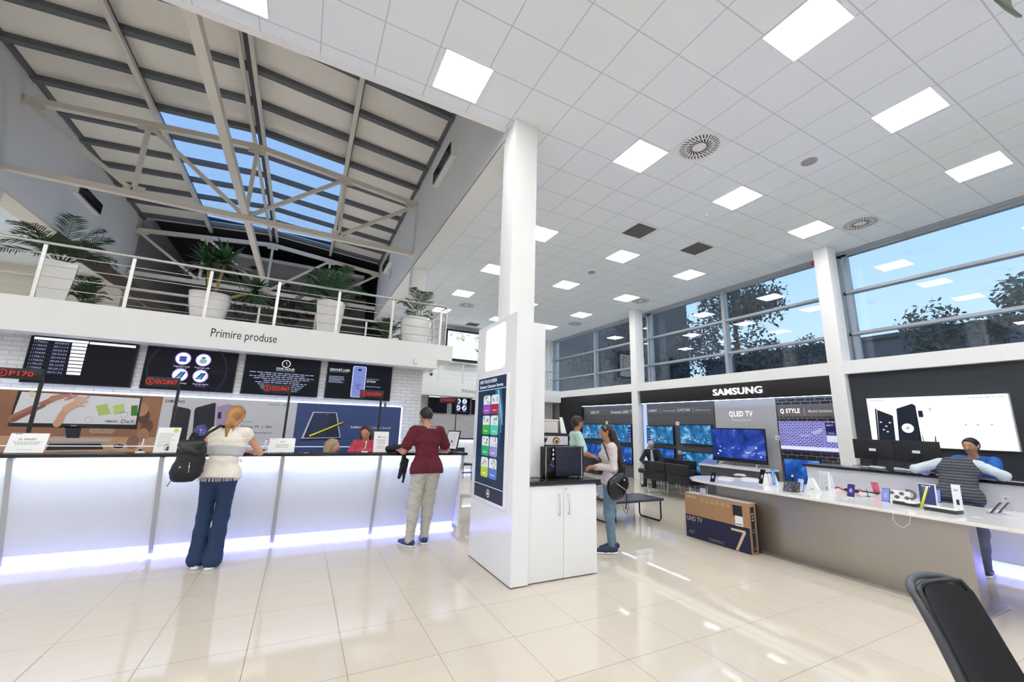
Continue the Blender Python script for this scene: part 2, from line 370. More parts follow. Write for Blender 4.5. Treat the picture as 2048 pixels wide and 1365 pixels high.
window('window_1', -6.9, 4.35, [-3.2, 1.05-.9]); window('window_2', 4.4, 10.27, [7.35]); window('window_3', 10.3, 16.55, [13.25])
# ---- atrium roof
PC = mat('roof_panel_underside', 'f2ede4', .6, noise=.06, nscale=.8)
def rz(x): return 8.27-(abs(x+1.65)/3.75)*.32
def roofbox(b, x0, x1, y0, y1, mt, t=.05, dz=0):
    vs = [(x, y, rz(x)+dz+k) for x in (x0, x1) for y in (y0, y1) for k in (0, t)]
    b.add(vs, [(0, 1, 3, 2), (4, 6, 7, 5), (0, 4, 5, 1), (2, 3, 7, 6), (0, 2, 6, 4), (1, 5, 7, 3)], mt)
b = MB(); S0, S1 = 10.19, 16.13
for x0, x1 in ((XL-.3, -3.6), (.3, XR+.3)): roofbox(b, x0, x1, 3.5, YB+.1, PC)
for x0, x1 in ((-3.6, -1.65), (-1.65, .3)): roofbox(b, x0, x1, 3.5, S0, PC); roofbox(b, x0, x1, S1, YB+.1, PC)
o = struct('ceiling_roof', b)
SKG = glass('skylight_glass', (.74, .80, .87, 1), 1.45)
for sx in (0, 1):
    for k in range(6):
        b = MB(); x0, x1 = ((-3.6, -1.68), (-1.62, .3))[sx]; roofbox(b, x0+.01, x1-.01, S0+.99*k+.01, S0+.99*(k+1)-.01, SKG, .012, .02)
        o = b.build('skylight_pane'); o['kind'] = 'structure'
b = MB()
k = -6
while S0+.99*k < YB:
    y = S0+.99*k
    for x0, x1 in ((XL, -1.65), (-1.65, XR)):
        b.beam((x0, y, rz(x0)-.055), (x1, y, rz(x1)-.055), .13, .11, RAFT)
    k += 1
for x in (XL+.04, XR-.04): b.beam((x, YA+.1, rz(x)-.04), (x, YB, rz(x)-.04), .07, .09, RAFT)
for x in (-3.6, .3): b.beam((x, YA+.1, rz(x)-.03), (x, YB, rz(x)-.03), .09, .1, RAFT)
b.beam((-1.65, YA+.1, 8.2), (-1.65, YB, 8.2), .1, .14, RAFT)
struct('trim_rafters', b)
def purlin(x, z, w, lab, h=None):
    b = MB(); b.beam((0, YA+.14, 0), (0, YB, 0), w, h or w, TRUSS); o = b.build('roof_purlin', None, (x, 0, z)); tag(o, lab, 'purlin', 'tubes running the length of the atrium roof')
purlin(-3.55, rz(-3.55)-.19, .09, 'cream tube under the roof on the side of the left atrium wall')
purlin(.27, rz(.27)-.19, .09, 'cream tube under the roof at the edge of the skylight nearest the ceiling lights')
purlin(-1.75, 8.02, .07, 'cream ridge tube on the palm side of the pair under the roof peak')
purlin(-1.55, 8.02, .07, 'cream ridge tube on the column side of the pair under the roof peak')
purlin(-1.64, 6.06, .13, 'thick cream tube running level above the atrium between the truss bottoms')
def truss(y, lab):
    r = thing('roof_truss', lab, 'truss', (-1.635, y, 5.95), 0, 'white steel roof trusses across the atrium'); hw = 3.72
    g = lambda x, z: (x, 0, z)
    b = MB(); b.beam(g(-hw, 0), g(hw, 0), .12, .12, TRUSS); b.build('bottom_chord', r)
    b = MB(); b.beam(g(-hw, 1.43), g(0, 1.8), .12, .12, TRUSS); b.beam(g(0, 1.8), g(hw, 1.43), .12, .12, TRUSS); b.build('top_chord', r)
    for p, q in ((g(-hw, 1.4), g(-1.95, .08)), (g(-1.93, 1.6), g(-1.93, 0)), (g(-1.93, 1.6), g(-.06, .08)), (g(0, 1.78), g(0, .05)), (g(1.93, 1.6), g(.06, .08)), (g(1.93, 1.6), g(1.93, 0)), (g(hw, 1.4), g(1.95, .08))):
        b = MB(); b.beam(p, q, .075, .075, TRUSS); b.build('strut', r)
    for x, z in ((-1.93, .09), (0, .1), (1.93, .09), (-1.93, 1.53), (0, 1.7), (1.93, 1.53), (-hw+.1, 1.38), (hw-.1, 1.38)):
        b = MB(); b.box(x-.17, x+.17, -.012, .012, z-.06, z+.1, TRUSS); b.build('gusset_plate', r)
truss(10.15, 'cream steel roof truss crossing in front of the skylight, nearest to the camera')
truss(16.2, 'cream steel roof truss at the far end of the skylight before the dark gap')
# ================================================================ ceiling fixtures
LIT = glow('fcfdff', LAMP)
def panel_light():
    r = thing('ceiling_light', '', 'ceiling light', (0, 0, ZC), 0, 'square ceiling light panels')
    b = MB(); W = .298
    for a in ((-W, W, -W, -W+.012), (-W, W, W-.012, W), (-W, -W+.012, -W, W), (W-.012, W, -W, W)): b.box(*a, -.012, -.001, WHITE)
    b.build('frame', r); b = MB(); b.box(-W+.012, W-.012, -W+.012, W-.012, -.008, -.002, LIT); b.build('diffuser', r)
    return r
LP = []
for i, x in enumerate((4.2, 6.55, 8.9)):
    for j, y in enumerate((-5.4, -3.0, -.67, 1.72, 4.09, 7.08, 9.49, 11.9, 14.2)): LP.append((x, y, i, j))
for x in (1.26, -1.1, -3.5, -5.9, -8.3):
    for y in (-5.4, -3, -.67, 1.72, 4.05): LP.append((x, y, 9, 9))
for y in (7.08, 9.49, 11.9, 14.2): LP.append((-8.6, y, 9, 9))
P0 = panel_light(); first = True
ordn = ['first', 'second', 'third', 'fourth', 'fifth', 'sixth', 'seventh', 'eighth', 'ninth']
rows = ['the row nearest the white pillar', 'the middle row', 'the row along the windows']
for x, y, i, j in LP:
    o = P0 if first else copy_tree(P0); first = False; o.location = (x, y, ZC)
    if i < 3 and j >= 3: o['label'] = 'lit square ceiling panel, %s from the camera in %s' % (ordn[j-3], rows[i])
    elif (x, y) == (1.26, 4.05): o['label'] = 'lit square ceiling panel between the atrium opening and the white pillar top'
    elif x > 2: o['label'] = 'lit square panel in the shop ceiling out of view behind the camera'
    else: o['label'] = 'lit square panel in the low ceiling out of view beside the atrium'
# swirl diffusers
DKS = mat('vent_slot_dark', '2c2c30', .7, noise=.05)
def swirl():
    r = thing('air_diffuser', '', 'air vent', (0, 0, ZC), 0, 'round swirl air diffusers in the ceiling')
    b = MB(); b.box(-.297, .297, -.297, .297, -.006, -.001, WHITE); b.build('plate', r)
    b = MB(); pl = Plane((0, 0, -.0075), (1, 0, 0), (0, -1, 0))
    for n, r0, r1, tw in ((32, .2, .275, .1), (20, .1, .185, .5)):
        for k in range(n):
            t = 2*PI*k/n; c = Vector((math.cos(t), math.sin(t))); s_ = Vector((math.cos(t+tw), math.sin(t+tw))); a = c*r0; e_ = s_*r1; d = (e_-a).normalized(); nn = Vector((-d.y, d.x))*(.008 if n == 32 else .009)
            poly(b, pl, [tuple(a-nn), tuple(e_-nn), tuple(e_+nn), tuple(a+nn)], 0, DKS)
    b.build('slots', r)
    return r
V0 = swirl()
for k, (x, y, l) in enumerate(((4.8, 3.5, 'nearest the camera'), (9.45, 3.47, 'close to the windows above the red siren'), (4.77, 13.08, 'above the rear gallery screen'), (9.5, 9.47, 'beside the fourth panel by the windows'), (9.5, 13.13, 'in the far corner by the windows'))):
    o = V0 if k == 0 else copy_tree(V0); o.location = (x, y, ZC); o['label'] = 'round white swirl air vent in the ceiling, '+l
GRL = mat('grey_grille', '77767a', .5, metal=.3, noise=.06)
for k, (x, y, l) in enumerate(((5.95, 5.9, 'the one nearer the white pillar'), (7.7, 5.88, 'the one nearer the windows'), (6.0, 15.6, 'far away above the gallery'))):
    r = thing('ceiling_grille', 'square grey return grille flush in the ceiling, '+l, 'air vent', (x, y, ZC), 0, 'square grey ceiling grilles')
    b = MB()
    for a in ((-.297, .297, -.297, -.26), (-.297, .297, .26, .297), (-.297, -.26, -.26, .26), (.26, .297, -.26, .26)): b.box(*a, -.008, -.001, WHITE)
    b.build('frame', r); b = MB(); b.box(-.26, .26, -.26, .26, -.003, -.001, GRL)
    for q in range(17): b.box(-.26, .26, -.255+q*.03, -.243+q*.03, -.008, -.003, GRL)
    b.build('louvre', r)
for k, (x, y, l) in enumerate(((6.54, 2.9, 'nearer the camera'), (6.57, 8.3, 'farther, behind the grilles'))):
    b = MB(); b.lathe([(.0, -.001), (.105, -.001), (.105, -.012), (.095, -.016), (.0, -.016)], mat('speaker_grey', 'a9a9ab', .6, noise=.1, nscale=80), 28); o = b.build('ceiling_speaker', None, (x, y, ZC)); tag(o, 'small round grey ceiling speaker, the one '+l, 'speaker')
b = MB(); b.lathe([(.0, -.001), (.05, -.001), (.05, -.02), (.035, -.045), (0, -.05)], WHITE, 20); tag(b.build('smoke_detector', None, (6.554, 4.726, ZC)), 'small white smoke detector on the ceiling between two grilles and a light', 'smoke detector')
# red siren on the window column
r = thing('alarm_siren', 'small red fire alarm siren on the window column near the ceiling', 'alarm', (10.08, 4.605, 5.46))
b = MB(); b.box(-.055, .055, 0, .03, -.055, .055, mat('siren_red', '8e1822', .4, noise=.04)); b.build('base', r); b = MB(); b.lathe([(.045, 0), (.048, .03), (.04, .06), (0, .065)], mat('siren_red_dome', 'a01c28', .25, noise=.03), 16); o = b.build('dome', r); o.rotation_euler = (-PI/2, 0, 0); o.location = (0, .03, 0)
# louvred lights on the atrium walls
def wall_light(loc, L, sgn, lab):
    r = thing('wall_light', lab, 'wall light', loc, 0, 'unlit louvred wall lights in the atrium')
    b = MB(); b.box(min(0, sgn*.1), max(0, sgn*.1), -L/2, L/2, -.17, .17, WHITE); b.build('housing', r)
    b = MB(); x0, x1 = sorted((sgn*.1, sgn*.125)); LV = mat('louvre_chrome', '77777c', .18, metal=.9, noise=.2, nscale=20)
    b.box(x0, x0+.004 if sgn > 0 else x1, -L/2+.03, L/2-.03, -.13, .13, mat('louvre_dark', '3a3a3e', .4, noise=.1)) if sgn > 0 else b.box(x1-.004, x1, -L/2+.03, L/2-.03, -.13, .13, mat('louvre_dark', '3a3a3e', .4, noise=.1))
    n = int(L/.07)
    for q in range(n+1): y = -L/2+.03+(L-.06)*q/n; b.box(x0, x1, y-.006, y+.006, -.13, .13, LV)
    for z in (-.13, 0, .13): b.box(x0, x1, -L/2+.03, L/2-.03, z-.008, z+.008, LV)
    b.build('louvre', r)
wall_light((XL+.0, 12.98, 6.8), 1.2, 1, 'louvred wall light high on the left atrium wall above the palm')
wall_light((XR-.0, 7.55, 6.98), 1.25, -1, 'louvred wall light high on the atrium wall nearest the white pillar')
wall_light((XR-.0, 14.0, 7.05), 1.25, -1, 'louvred wall light farther along the atrium wall past the truss end')
b = MB(); b.ball((0, 0, 0), .05, WHITE); b.beam((0, 0, 0), (.06, 0, .09), .03, .03, WHITE); b.box(.05, .08, -.1, .1, -.15, .18, GREYW); tag(b.build('spot_fitting', None, (XR-.085, 13.4, 6.45)), 'small white spotlight fitting on the atrium wall under the far louvred light', 'spotlight')
# ================================================================ front counter (left)
LAM = mat('white_counter_panel', 'eef0f3', .35, noise=.008, nscale=2)
OPAL = bpy.data.materials.new('opal_acrylic'); OPAL.use_nodes = True
_n = OPAL.node_tree; _b = _n.nodes['Principled BSDF']; _b.inputs['Base Color'].default_value = lin('eceef2'); _b.inputs['Roughness'].default_value = .3
_t = _n.nodes.new('ShaderNodeBsdfTranslucent'); _t.inputs[0].default_value = lin('eef2ff'); _x = _n.nodes.new('ShaderNodeMixShader'); _x.inputs[0].default_value = .28
_n.links.new(_b.outputs[0], _x.inputs[1]); _n.links.new(_t.outputs[0], _x.inputs[2]); _n.links.new(_x.outputs[0], _n.nodes['Material Output'].inputs[0])
LEDW = glow('dfe9ff', 9.0); LEDB = glow('6c76ff', 44.0); LEDS = glow('cfdcff', 2.2)
CX0, CX1 = -9.0, 2.283
r = thing('reception_counter', 'long white reception counter with blue strip light and black ledge below the wall screens', 'counter', (-1, 6.4, 0))
def cy(z): return 6.05+.3*(1-z/1.1)-6.4          # the front leans inwards towards the floor
seams = [-8.6, -7.4, -6.2, -5.0, -3.745, -2.545, -1.345, -.141, 1.059, 2.283]
for i in range(len(seams)-1):
    a, c = seams[i]+.022+1, seams[i+1]-.022+1
    b = MB(); b.add([(a, cy(.13), .13), (c, cy(.13), .13), (c, cy(1.1), 1.1), (a, cy(1.1), 1.1), (a, cy(.13)+.03, .13), (c, cy(.13)+.03, .13), (c, cy(1.1)+.03, 1.1), (a, cy(1.1)+.03, 1.1)], [(0, 1, 2, 3), (0, 4, 5, 1), (3, 2, 6, 7), (0, 3, 7, 4), (1, 5, 6, 2)], OPAL)
    b.build('front_panel', r)
    b = MB(); b.add([(a, cy(.02), .02), (c, cy(.02), .02), (c, cy(.125), .125), (a, cy(.125), .125), (a, cy(.02)+.03, .02), (c, cy(.02)+.03, .02), (c, cy(.125)+.03, .125), (a, cy(.125)+.03, .125)], [(0, 1, 2, 3), (4, 7, 6, 5), (0, 4, 5, 1), (3, 2, 6, 7), (0, 3, 7, 4), (1, 5, 6, 2)], mat('frosted_plinth', 'd2daff', .3, emit=.85)); b.build('plinth_light', r)
GSE = mat('aluminium_seam', 'b8bac0', .4, metal=.3, noise=.02)
for s_ in seams:
    b = MB(); x = s_+1; w_ = .022
    b.add([(x-w_, cy(0)-.004, 0), (x+w_, cy(0)-.004, 0), (x+w_, cy(1.12)-.004, 1.12), (x-w_, cy(1.12)-.004, 1.12), (x-w_, cy(0)+.05, 0), (x+w_, cy(0)+.05, 0), (x+w_, cy(1.12)+.05, 1.12), (x-w_, cy(1.12)+.05, 1.12)], [(0, 1, 2, 3), (4, 7, 6, 5), (0, 4, 5, 1), (3, 2, 6, 7), (0, 3, 7, 4), (1, 5, 6, 2)], GSE); b.build('seam_profile', r)
b = MB(); b.box(CX0+1, CX1+1, cy(0)-.005, cy(0)+.3, 0, .018, BLACK); b.build('kick_base', r)
b = MB(); b.box(CX0+1, CX1+.98, cy(1.08)+.075, cy(1.08)+.09, 1.04, 1.055, glow('d6e6ff', 42)); b.build('upper_light_strip', r)
b = MB(); b.box(CX0+1, CX1+.98, cy(.15)+.075, cy(.15)+.09, .17, .182, glow('c8d0ff', 3.5)); b.build('inner_lower_strip', r)
b = MB(); b.box(CX0+1, CX1+1, cy(.02)-.016, cy(.02)-.004, .006, .016, LEDB); b.build('lower_light_strip', r)
b = MB(); b.box(CX0+1, CX1+1.06, -.39, -.07, 1.125, 1.162, DKTOP, bev=.004); b.build('ledge', r)
b = MB(); b.box(CX0+1, CX1+1, -.06, .45, .72, .75, LAM); b.box(CX1+.98, CX1+1, -.3, .45, .1, 1.12, LAM); b.box(CX0+1, CX1+1, .02, .04, .1, .72, LAM); b.box(CX0+1, CX1+1, -.1, -.08, .72, 1.12, LAM); b.build('desk_back', r)
# poster light box and the promotional prints along the brick wall
SIL = mat('silver_edge', 'c8ccd4', .3, metal=.4, noise=.02)
r = thing('light_box', 'long promotional wall light box under the screens showing desk, phone and pen pictures', 'poster', (-3.4, 7.8, .9))
U = lambda x: x+3.4
b = MB(); b.box(-5.6, 5.06, 0, .2, 0, .965, SIL); b.build('case', r)
b = MB(); b.box(-5.6, 5.06, .015, .19, .966, .99, LEDS); b.box(5.062, 5.09, .02, .18, 0, .97, LEDS); b.build('glow_strip', r)
b = MB(); b.box(-5.6, 5.06, -.012, -.004, .238, .247, glow('dfe8ff', 1.4)); b.build('lower_glow_strip', r)
pl = Plane((0, -.004, 0), (1, 0, 0), (0, 0, 1))
# --- desk print
b = MB(); x0, x1, Z0, Z1 = U(-7.0), U(-1.86), .0, .96
WD = mat('print_wood_desk', 'c09a78', .55, noise=.3, nscale=7)
def u(px, py): p = on(px, py, 1, 7.796); return p.x+3.4, p.z-.9
rect(b, pl, x0, Z0, x1, Z1, 0, mat('print_blurred_brown', '98694c', .55, noise=.35, nscale=2.2))
rect(b, pl, x0, Z0, x1, u(100, 873)[1], .001, WD)
for k, (a, c) in enumerate((('684737', .52), ('a87e64', .40), ('5c3e30', .66), ('b08668', .76), ('8c6450', .3))): disc(b, pl, U(-1.98)-.03*k, c, .075, .0015+k*.0004, mat('print_blur_'+a, a, .55, noise=.35, nscale=5), sx=.9, sy=1.3)
ms = [u(37, 782), u(285, 795), u(274, 856), u(12, 850)]; mi = [u(44, 784), u(281, 797), u(271, 850), u(20, 846)]
poly(b, pl, [(ms[3][0]+.02, ms[3][1]-.02), (ms[2][0], ms[2][1]-.02), (ms[1][0], ms[1][1]), (ms[0][0], ms[0][1])], .003, ink('15161a'))
poly(b, pl, [mi[3], mi[2], mi[1], mi[0]], .004, ink('dfe0e2'))
poly(b, pl, [u(130, 853), u(163, 855), u(158, 880), u(133, 880)], .003, ink('1c2230')); poly(b, pl, [u(95, 884), u(222, 884), u(222, 878), u(100, 876)], .0032, ink('b6b5b8'))
SK = ink('b98468'); SK2 = ink('d9a98c')
def zp(a, c): return u(a/2.275, 600+c/2.275)
LC = [0]
def limb(pts, ws, c, off):
    LC[0] += 1; off += LC[0]*.0009
    pts = [Vector(zp(*q)) for q in pts]; L_ = []; R_ = []
    for k, q in enumerate(pts):
        d = (pts[min(k+1, len(pts)-1)]-pts[max(k-1, 0)]).normalized(); n_ = Vector((-d.y, d.x)); L_.append(tuple(q+n_*ws[k]/2)); R_.append(tuple(q-n_*ws[k]/2))
    for k in range(len(pts)-1):
        d = (pts[k+1]-pts[k]).normalized(); n_ = Vector((-d.y, d.x)); a_, c_ = pts[k], pts[k+1]; poly(b, pl, [tuple(a_-n_*ws[k]/2), tuple(c_-n_*ws[k+1]/2), tuple(c_+n_*ws[k+1]/2), tuple(a_+n_*ws[k]/2)], off+k*.0002, ink(c))
    for k in range(len(pts)): disc(b, pl, pts[k].x, pts[k].y, ws[k]/2, off+.0008+k*.0001, ink(c), n=14)
limb([(60, 540), (130, 505), (205, 470), (250, 450)], [.10, .085, .07, .06], 'a8715a', .005)
limb([(60, 548), (130, 515), (200, 482)], [.05, .045, .04], '8e5a46', .0062)
limb([(240, 450), (290, 437)], [.075, .06], 'b57e64', .0064)
for e_ in ((326, 428), (330, 438), (320, 450)): limb([(285, 440), (305, 433), e_], [.03, .024, .018], 'bd8468', .0074)
limb([(262, 565), (285, 520), (312, 492)], [.085, .07, .07], 'd3a084', .005)
limb([(305, 495), (345, 475)], [.09, .085], 'dcaa8e', .0064)
for e_, m_ in (((352, 434), (345, 450)), ((375, 442), (362, 452)), ((408, 438), (388, 448)), ((400, 462), (380, 464)), ((386, 484), (368, 480))): limb([(345, 470), m_, e_], [.035, .026, .018], 'e2b296', .0074)
limb([(300, 455), (330, 440), (352, 436)], [.02, .022, .02], 'd8808a', .0086)
disc(b, pl, *u(77, 814), .035, .0062, ink('a0a2a8')); disc(b, pl, *u(77, 814), .02, .0066, ink('d8dae0'))
for pts, c in (([(192, 812), (214, 808), (222, 828), (198, 832)], 'b2c96a'), ([(226, 812), (248, 808), (250, 826), (228, 830)], 'bcd27c'), ([(263, 812), (276, 811), (275, 832), (262, 832)], '3f7a2c'), ([(60, 783), (70, 784), (68, 795), (60, 793)], 'd6d79a')):
    poly(b, pl, [u(*p) for p in pts], .005, ink(c))
for c, k in (('d6a2a4', 0), ('caa0c4', 1)): ring(b, pl, *u(178+70*k, 840-10*k), .04, .006, .005, ink(c))
text(b, pl, 'SAMSUNG', *u(210, 845), .028, .007, ink('33343a'), width=.13, bold=.02); text(b, pl, 'DeX', *u(242, 847), .055, .007, ink('3a3f6a'))
text(b, pl, 'SAMSUNG', *u(141, 853), .015, .0045, ink('e8e8e8'), width=.06)
lines(b, pl, u(205, 860)[0], u(205, 860)[1], .32, 3, .022, .008, .003, ink('e0d6cc'), seed=3)
kb = [u(92, 901), u(207, 899), u(202, 888), u(98, 888)]; poly(b, pl, kb, .003, ink('1b1c20'))
for i in range(4):
    for j in range(16):
        a = kb[0][0]+.03+j*(kb[1][0]-kb[0][0]-.06)/16+.004*i; rect(b, pl, a, kb[0][1]+.008+i*.014, a+.022, kb[0][1]+.018+i*.014, .0036, ink('3a3c42'))
disc(b, pl, *u(237, 894), .06, .003, ink('e4e4e6'), sx=1.15, sy=.55); disc(b, pl, u(237, 894)[0], u(237, 894)[1]+.006, .055, .0036, ink('17181c'), sx=1.15, sy=.55); disc(b, pl, u(234, 892)[0], u(234, 892)[1], .014, .004, ink('8a8c94'))
for k in range(3): disc(b, pl, U(-4.6)-k*.8, .5, .25, .002+k*.0004, ink(('c79a78', '5e3d2e', 'd6b490')[k]), sx=1.3)
b.build('desk_print', r)
# --- phone print
b = MB(); rect(b, pl, U(-1.855), 0, U(-.08), .96, 0, ink('c9cacf'))
text(b, pl, 'SAMSUNG', *u(330, 805), .04, .001, ink('26262c'), width=.235, bold=.02)
def q(*pts): return [u(*p) for p in pts]
poly(b, pl, q((345, 905), (368, 905), (382, 822), (378, 818), (348, 812)), .002, ink('20222a')); poly(b, pl, q((345, 905), (348, 812), (345, 813), (341, 905)), .0024, ink('8e8aa0'))
poly(b, pl, q((428, 905), (460, 905), (464, 812), (458, 808), (435, 814)), .002, ink('a58fb4')); poly(b, pl, q((461, 905), (465, 905), (468, 814), (464, 811)), .0022, ink('4a3b58'))
poly(b, pl, q((435, 838), (442, 838), (443, 824), (436, 826)), .003, ink('2a2430'))
poly(b, pl, q((382, 905), (425, 905), (433, 808), (429, 806), (392, 816), (389, 822)), .004, ink('1c1e28')); poly(b, pl, q((424, 905), (428, 905), (436, 810), (432, 807)), .0045, ink('b8b0c8'))
c = u(402, 861); rg = random.Random(4)
disc(b, pl, c[0], c[1], .085, .005, ink('4c4a90'))
for k in range(90):
    t = rg.uniform(0, 2*PI); q_ = rg.uniform(.02, .085); disc(b, pl, c[0]+q_*math.cos(t), c[1]+q_*math.sin(t), rg.uniform(.003, .007), .0056, ink(rg.choice(['9a94e0', 'c8c2f4', '6a64b8', '2b2a5a'])), n=7)
disc(b, pl, c[0], c[1], .012, .006, ink('e8e6ff'))
text(b, pl, 'Galaxy S9  |  S9+', *u(537, 811), .028, .001, ink('3a3a44'), width=.27); text(b, pl, 'Descoperă', *u(482, 845), .022, .001, ink('3a3a44'), width=.15)
text(b, pl, 'Galaxy S9  |  S9+', *u(481, 856), .042, .001, ink('2a2a30'), width=.43, bold=.01); text(b, pl, 'Camera. Reimagined.', *u(481, 867), .026, .001, ink('2a2a30'), width=.43)
b.build('phone_print', r)
# --- pen print
b = MB(); rect(b, pl, U(-.075), 0, U(1.655), .96, 0, ink('34497c'))
poly(b, pl, q((600, 882), (683, 880), (680, 876), (604, 878)), .002, ink('0e1220'))
poly(b, pl, q((602, 878), (681, 876), (674, 826), (626, 824)), .002, ink('c4cbe0')); poly(b, pl, q((607, 876), (679, 875), (672, 827), (628, 826)), .003, ink('18223f')); poly(b, pl, q((612, 874), (650, 873), (660, 828), (630, 827)), .0034, ink('222f55'))
poly(b, pl, q((620, 876), (618, 872), (688, 845), (691, 847)), .005, ink('1a1c14')); poly(b, pl, q((619, 874), (618, 871), (684, 845), (689, 845)), .0056, ink('e4dc34')); disc(b, pl, *u(654, 829), .008, .004, ink('8090b8'))
text(b, pl, 'SAMSUNG', *u(701, 857), .036, .002, ink('e6e8f2'), width=.265, bold=.02); text(b, pl, 'Galaxy Note9', *u(742, 858), .038, .002, ink('e6e8f2'), width=.345)
b.build('pen_print', r)
# --- wall screens
SCR = glow('0b0f1c', .35)
def wall_screen(x0, x1, lab, art):
    r = thing('wall_screen', lab, 'screen', ((x0+x1)/2, 8.045, 1.975), 0, 'four wall screens in a row above the counter')
    W = x1-x0; b = MB(); b.box(-W/2, W/2, -.045, 0, 0, .655, BLACK, bev=.004); b.build('bezel', r)
    b = MB(); pl = Plane((0, -.046, 0), (1, 0, 0), (0, 0, 1)); rect(b, pl, -W/2+.012, .012, W/2-.012, .643, 0, SCR); art(b, pl, W); b.build('display', r)
    return r
GW = glow('f4f6ff', 1.1); GB = glow('b8c4e8', .8)
def a1(b, pl, W):
    rect(b, pl, -.545, .605, .02, .64, .001, GW); rect(b, pl, .03, .6, .55, .635, .001, GW)
    for k in range(9):
        z = .565-k*.052; text(b, pl, '1170%d' % (561+k*13), -.54, z, .024, .001, GB, width=.14); text(b, pl, '00:%d%d:%d4' % (k % 5, k % 7, k % 6), -.33, z, .024, .001, GB, width=.15)
        rect(b, pl, -.15+k*.002, z-.008, .012, z+.032, .001, GW); rect(b, pl, -.54, z-.011, -.16, z-.008, .001, glow('56608a', .6))
def a2(b, pl, W):
    ring(b, pl, -.04, .33, .5, .012, .001, glow('38405c', .6), n=60, a0=-35, a1=215); ring(b, pl, .34, .2, .14, .006, .001, glow('38405c', .6))
    for k, (x, y) in enumerate(((-.13, .5), (.13, .5), (-.13, .24), (.13, .24))):
        disc(b, pl, x, y, .095, .001, GW); ring(b, pl, x, y, .1, .008, .0016, glow('7a5ae0', 1.0))
        c = ('3a5cc8', '8fc0cc', '3b98cc', '2c8fc8')[k]
        if k == 0: rect(b, pl, x-.045, y-.05, x+.045, y+.035, .002, glow(c, .9)); rect(b, pl, x-.045, y+.025, x+.045, y+.035, .0025, glow('20387c', .9))
        elif k == 1: disc(b, pl, x, y-.02, .05, .002, glow(c, .9), sy=.8); disc(b, pl, x, y+.035, .03, .0025, glow('5a6c74', .8), sy=.5)
        else:
            for j in range(3): poly(b, pl, [(x-.06+j*.03, y-.05), (x-.04+j*.03, y-.055), (x+.03+j*.02, y+.05), (x+.005+j*.02, y+.055)], .002+j*.0004, glow(c if j % 2 else '1c4c88', .9))
    for s_, x, y in (('Popsoștă metal', -.13, .365), ('Tocmon alb', .13, .365), ('Curea gaming', -.13, .105), ('Controlor albastru', .15, .105)): text(b, pl, s_, x, y, .02, .002, GW, 'C', width=.2)
    for s_, x, y in (('34.90 Lei', -.13, .335), ('77.99 Lei', .13, .335), ('10.49 Lei', .15, .075)): text(b, pl, s_, x, y, .02, .002, glow('b088ff', 1.1), 'C', width=.13)
def a3(b, pl, W):
    ring(b, pl, .03, .55, .06, .012, .001, GW); rect(b, pl, .027, .545, .034, .585, .001, GW); poly(b, pl, [(.028, .548), (.033, .543), (.052, .528), (.055, .534)], .001, GW)
    text(b, pl, 'ONE HOUR', .03, .44, .038, .001, GW, 'C', width=.28); text(b, pl, 'REPARAȚII ÎNTR-O ORĂ', .03, .415, .018, .001, GB, 'C', width=.28)
    for k in range(10): lines(b, pl, 0, .37-k*.033, (1.0, .9, .98, .85, .6, .95, .75, .7, .8, .6)[k], 1, .03, .013, .001, GB, seed=20+k)
def a4(b, pl, W):
    text(b, pl, 'GRAVURĂ LASER', -.53, .5, .042, .001, GW, width=.34); text(b, pl, 'EVIDENȚIAZĂ-TE DIN MULȚIME', -.53, .475, .016, .001, GB, width=.3)
    for k in range(5): lines(b, pl, -.53, .39-k*.026, .3, 1, .02, .012, .001, GB, align='L', seed=40+k)
    text(b, pl, 'GRAVARE TIP TEXT', .12, .38, .022, .001, GB, width=.22); text(b, pl, '20 RON', .12, .33, .036, .001, GW, width=.16); text(b, pl, 'GRAVARE TIP IMAGINE', .12, .24, .022, .001, GB, width=.26)
    rrect(b, pl, -.14, .04, .1, .62, .03, .0015, glow('c8d4ff', 1.0)); rrect(b, pl, -.125, .05, .085, .61, .026, .002, glow('8492d8', .9)); rrect(b, pl, -.05, .53, .01, .57, .01, .0025, glow('20284a', .8))
    rg = random.Random(5)
    for k in range(7): ring(b, pl, -.02+rg.uniform(-.03, .03), .27+rg.uniform(-.05, .05), rg.uniform(.02, .055), .005, .0026, glow('4a56b0', .8), a0=rg.uniform(0, 180), a1=rg.uniform(200, 340))
    text(b, pl, 'SAMSUNG', -.02, .4, .016, .003, glow('5a66b8', .8), 'C', width=.07)
wall_screen(-3.49, -2.325, 'wall screen with white waiting list rows, beside the leftmost red ticket display', a1)
wall_screen(-2.223, -1.042, 'wall screen showing four round product pictures with purple prices', a2)
wall_screen(-.94, .213, 'wall screen with a clock sign reading ONE HOUR over lines of text', a3)
wall_screen(.323, 1.472, 'wall screen reading GRAVURĂ LASER beside a pale blue phone', a4)
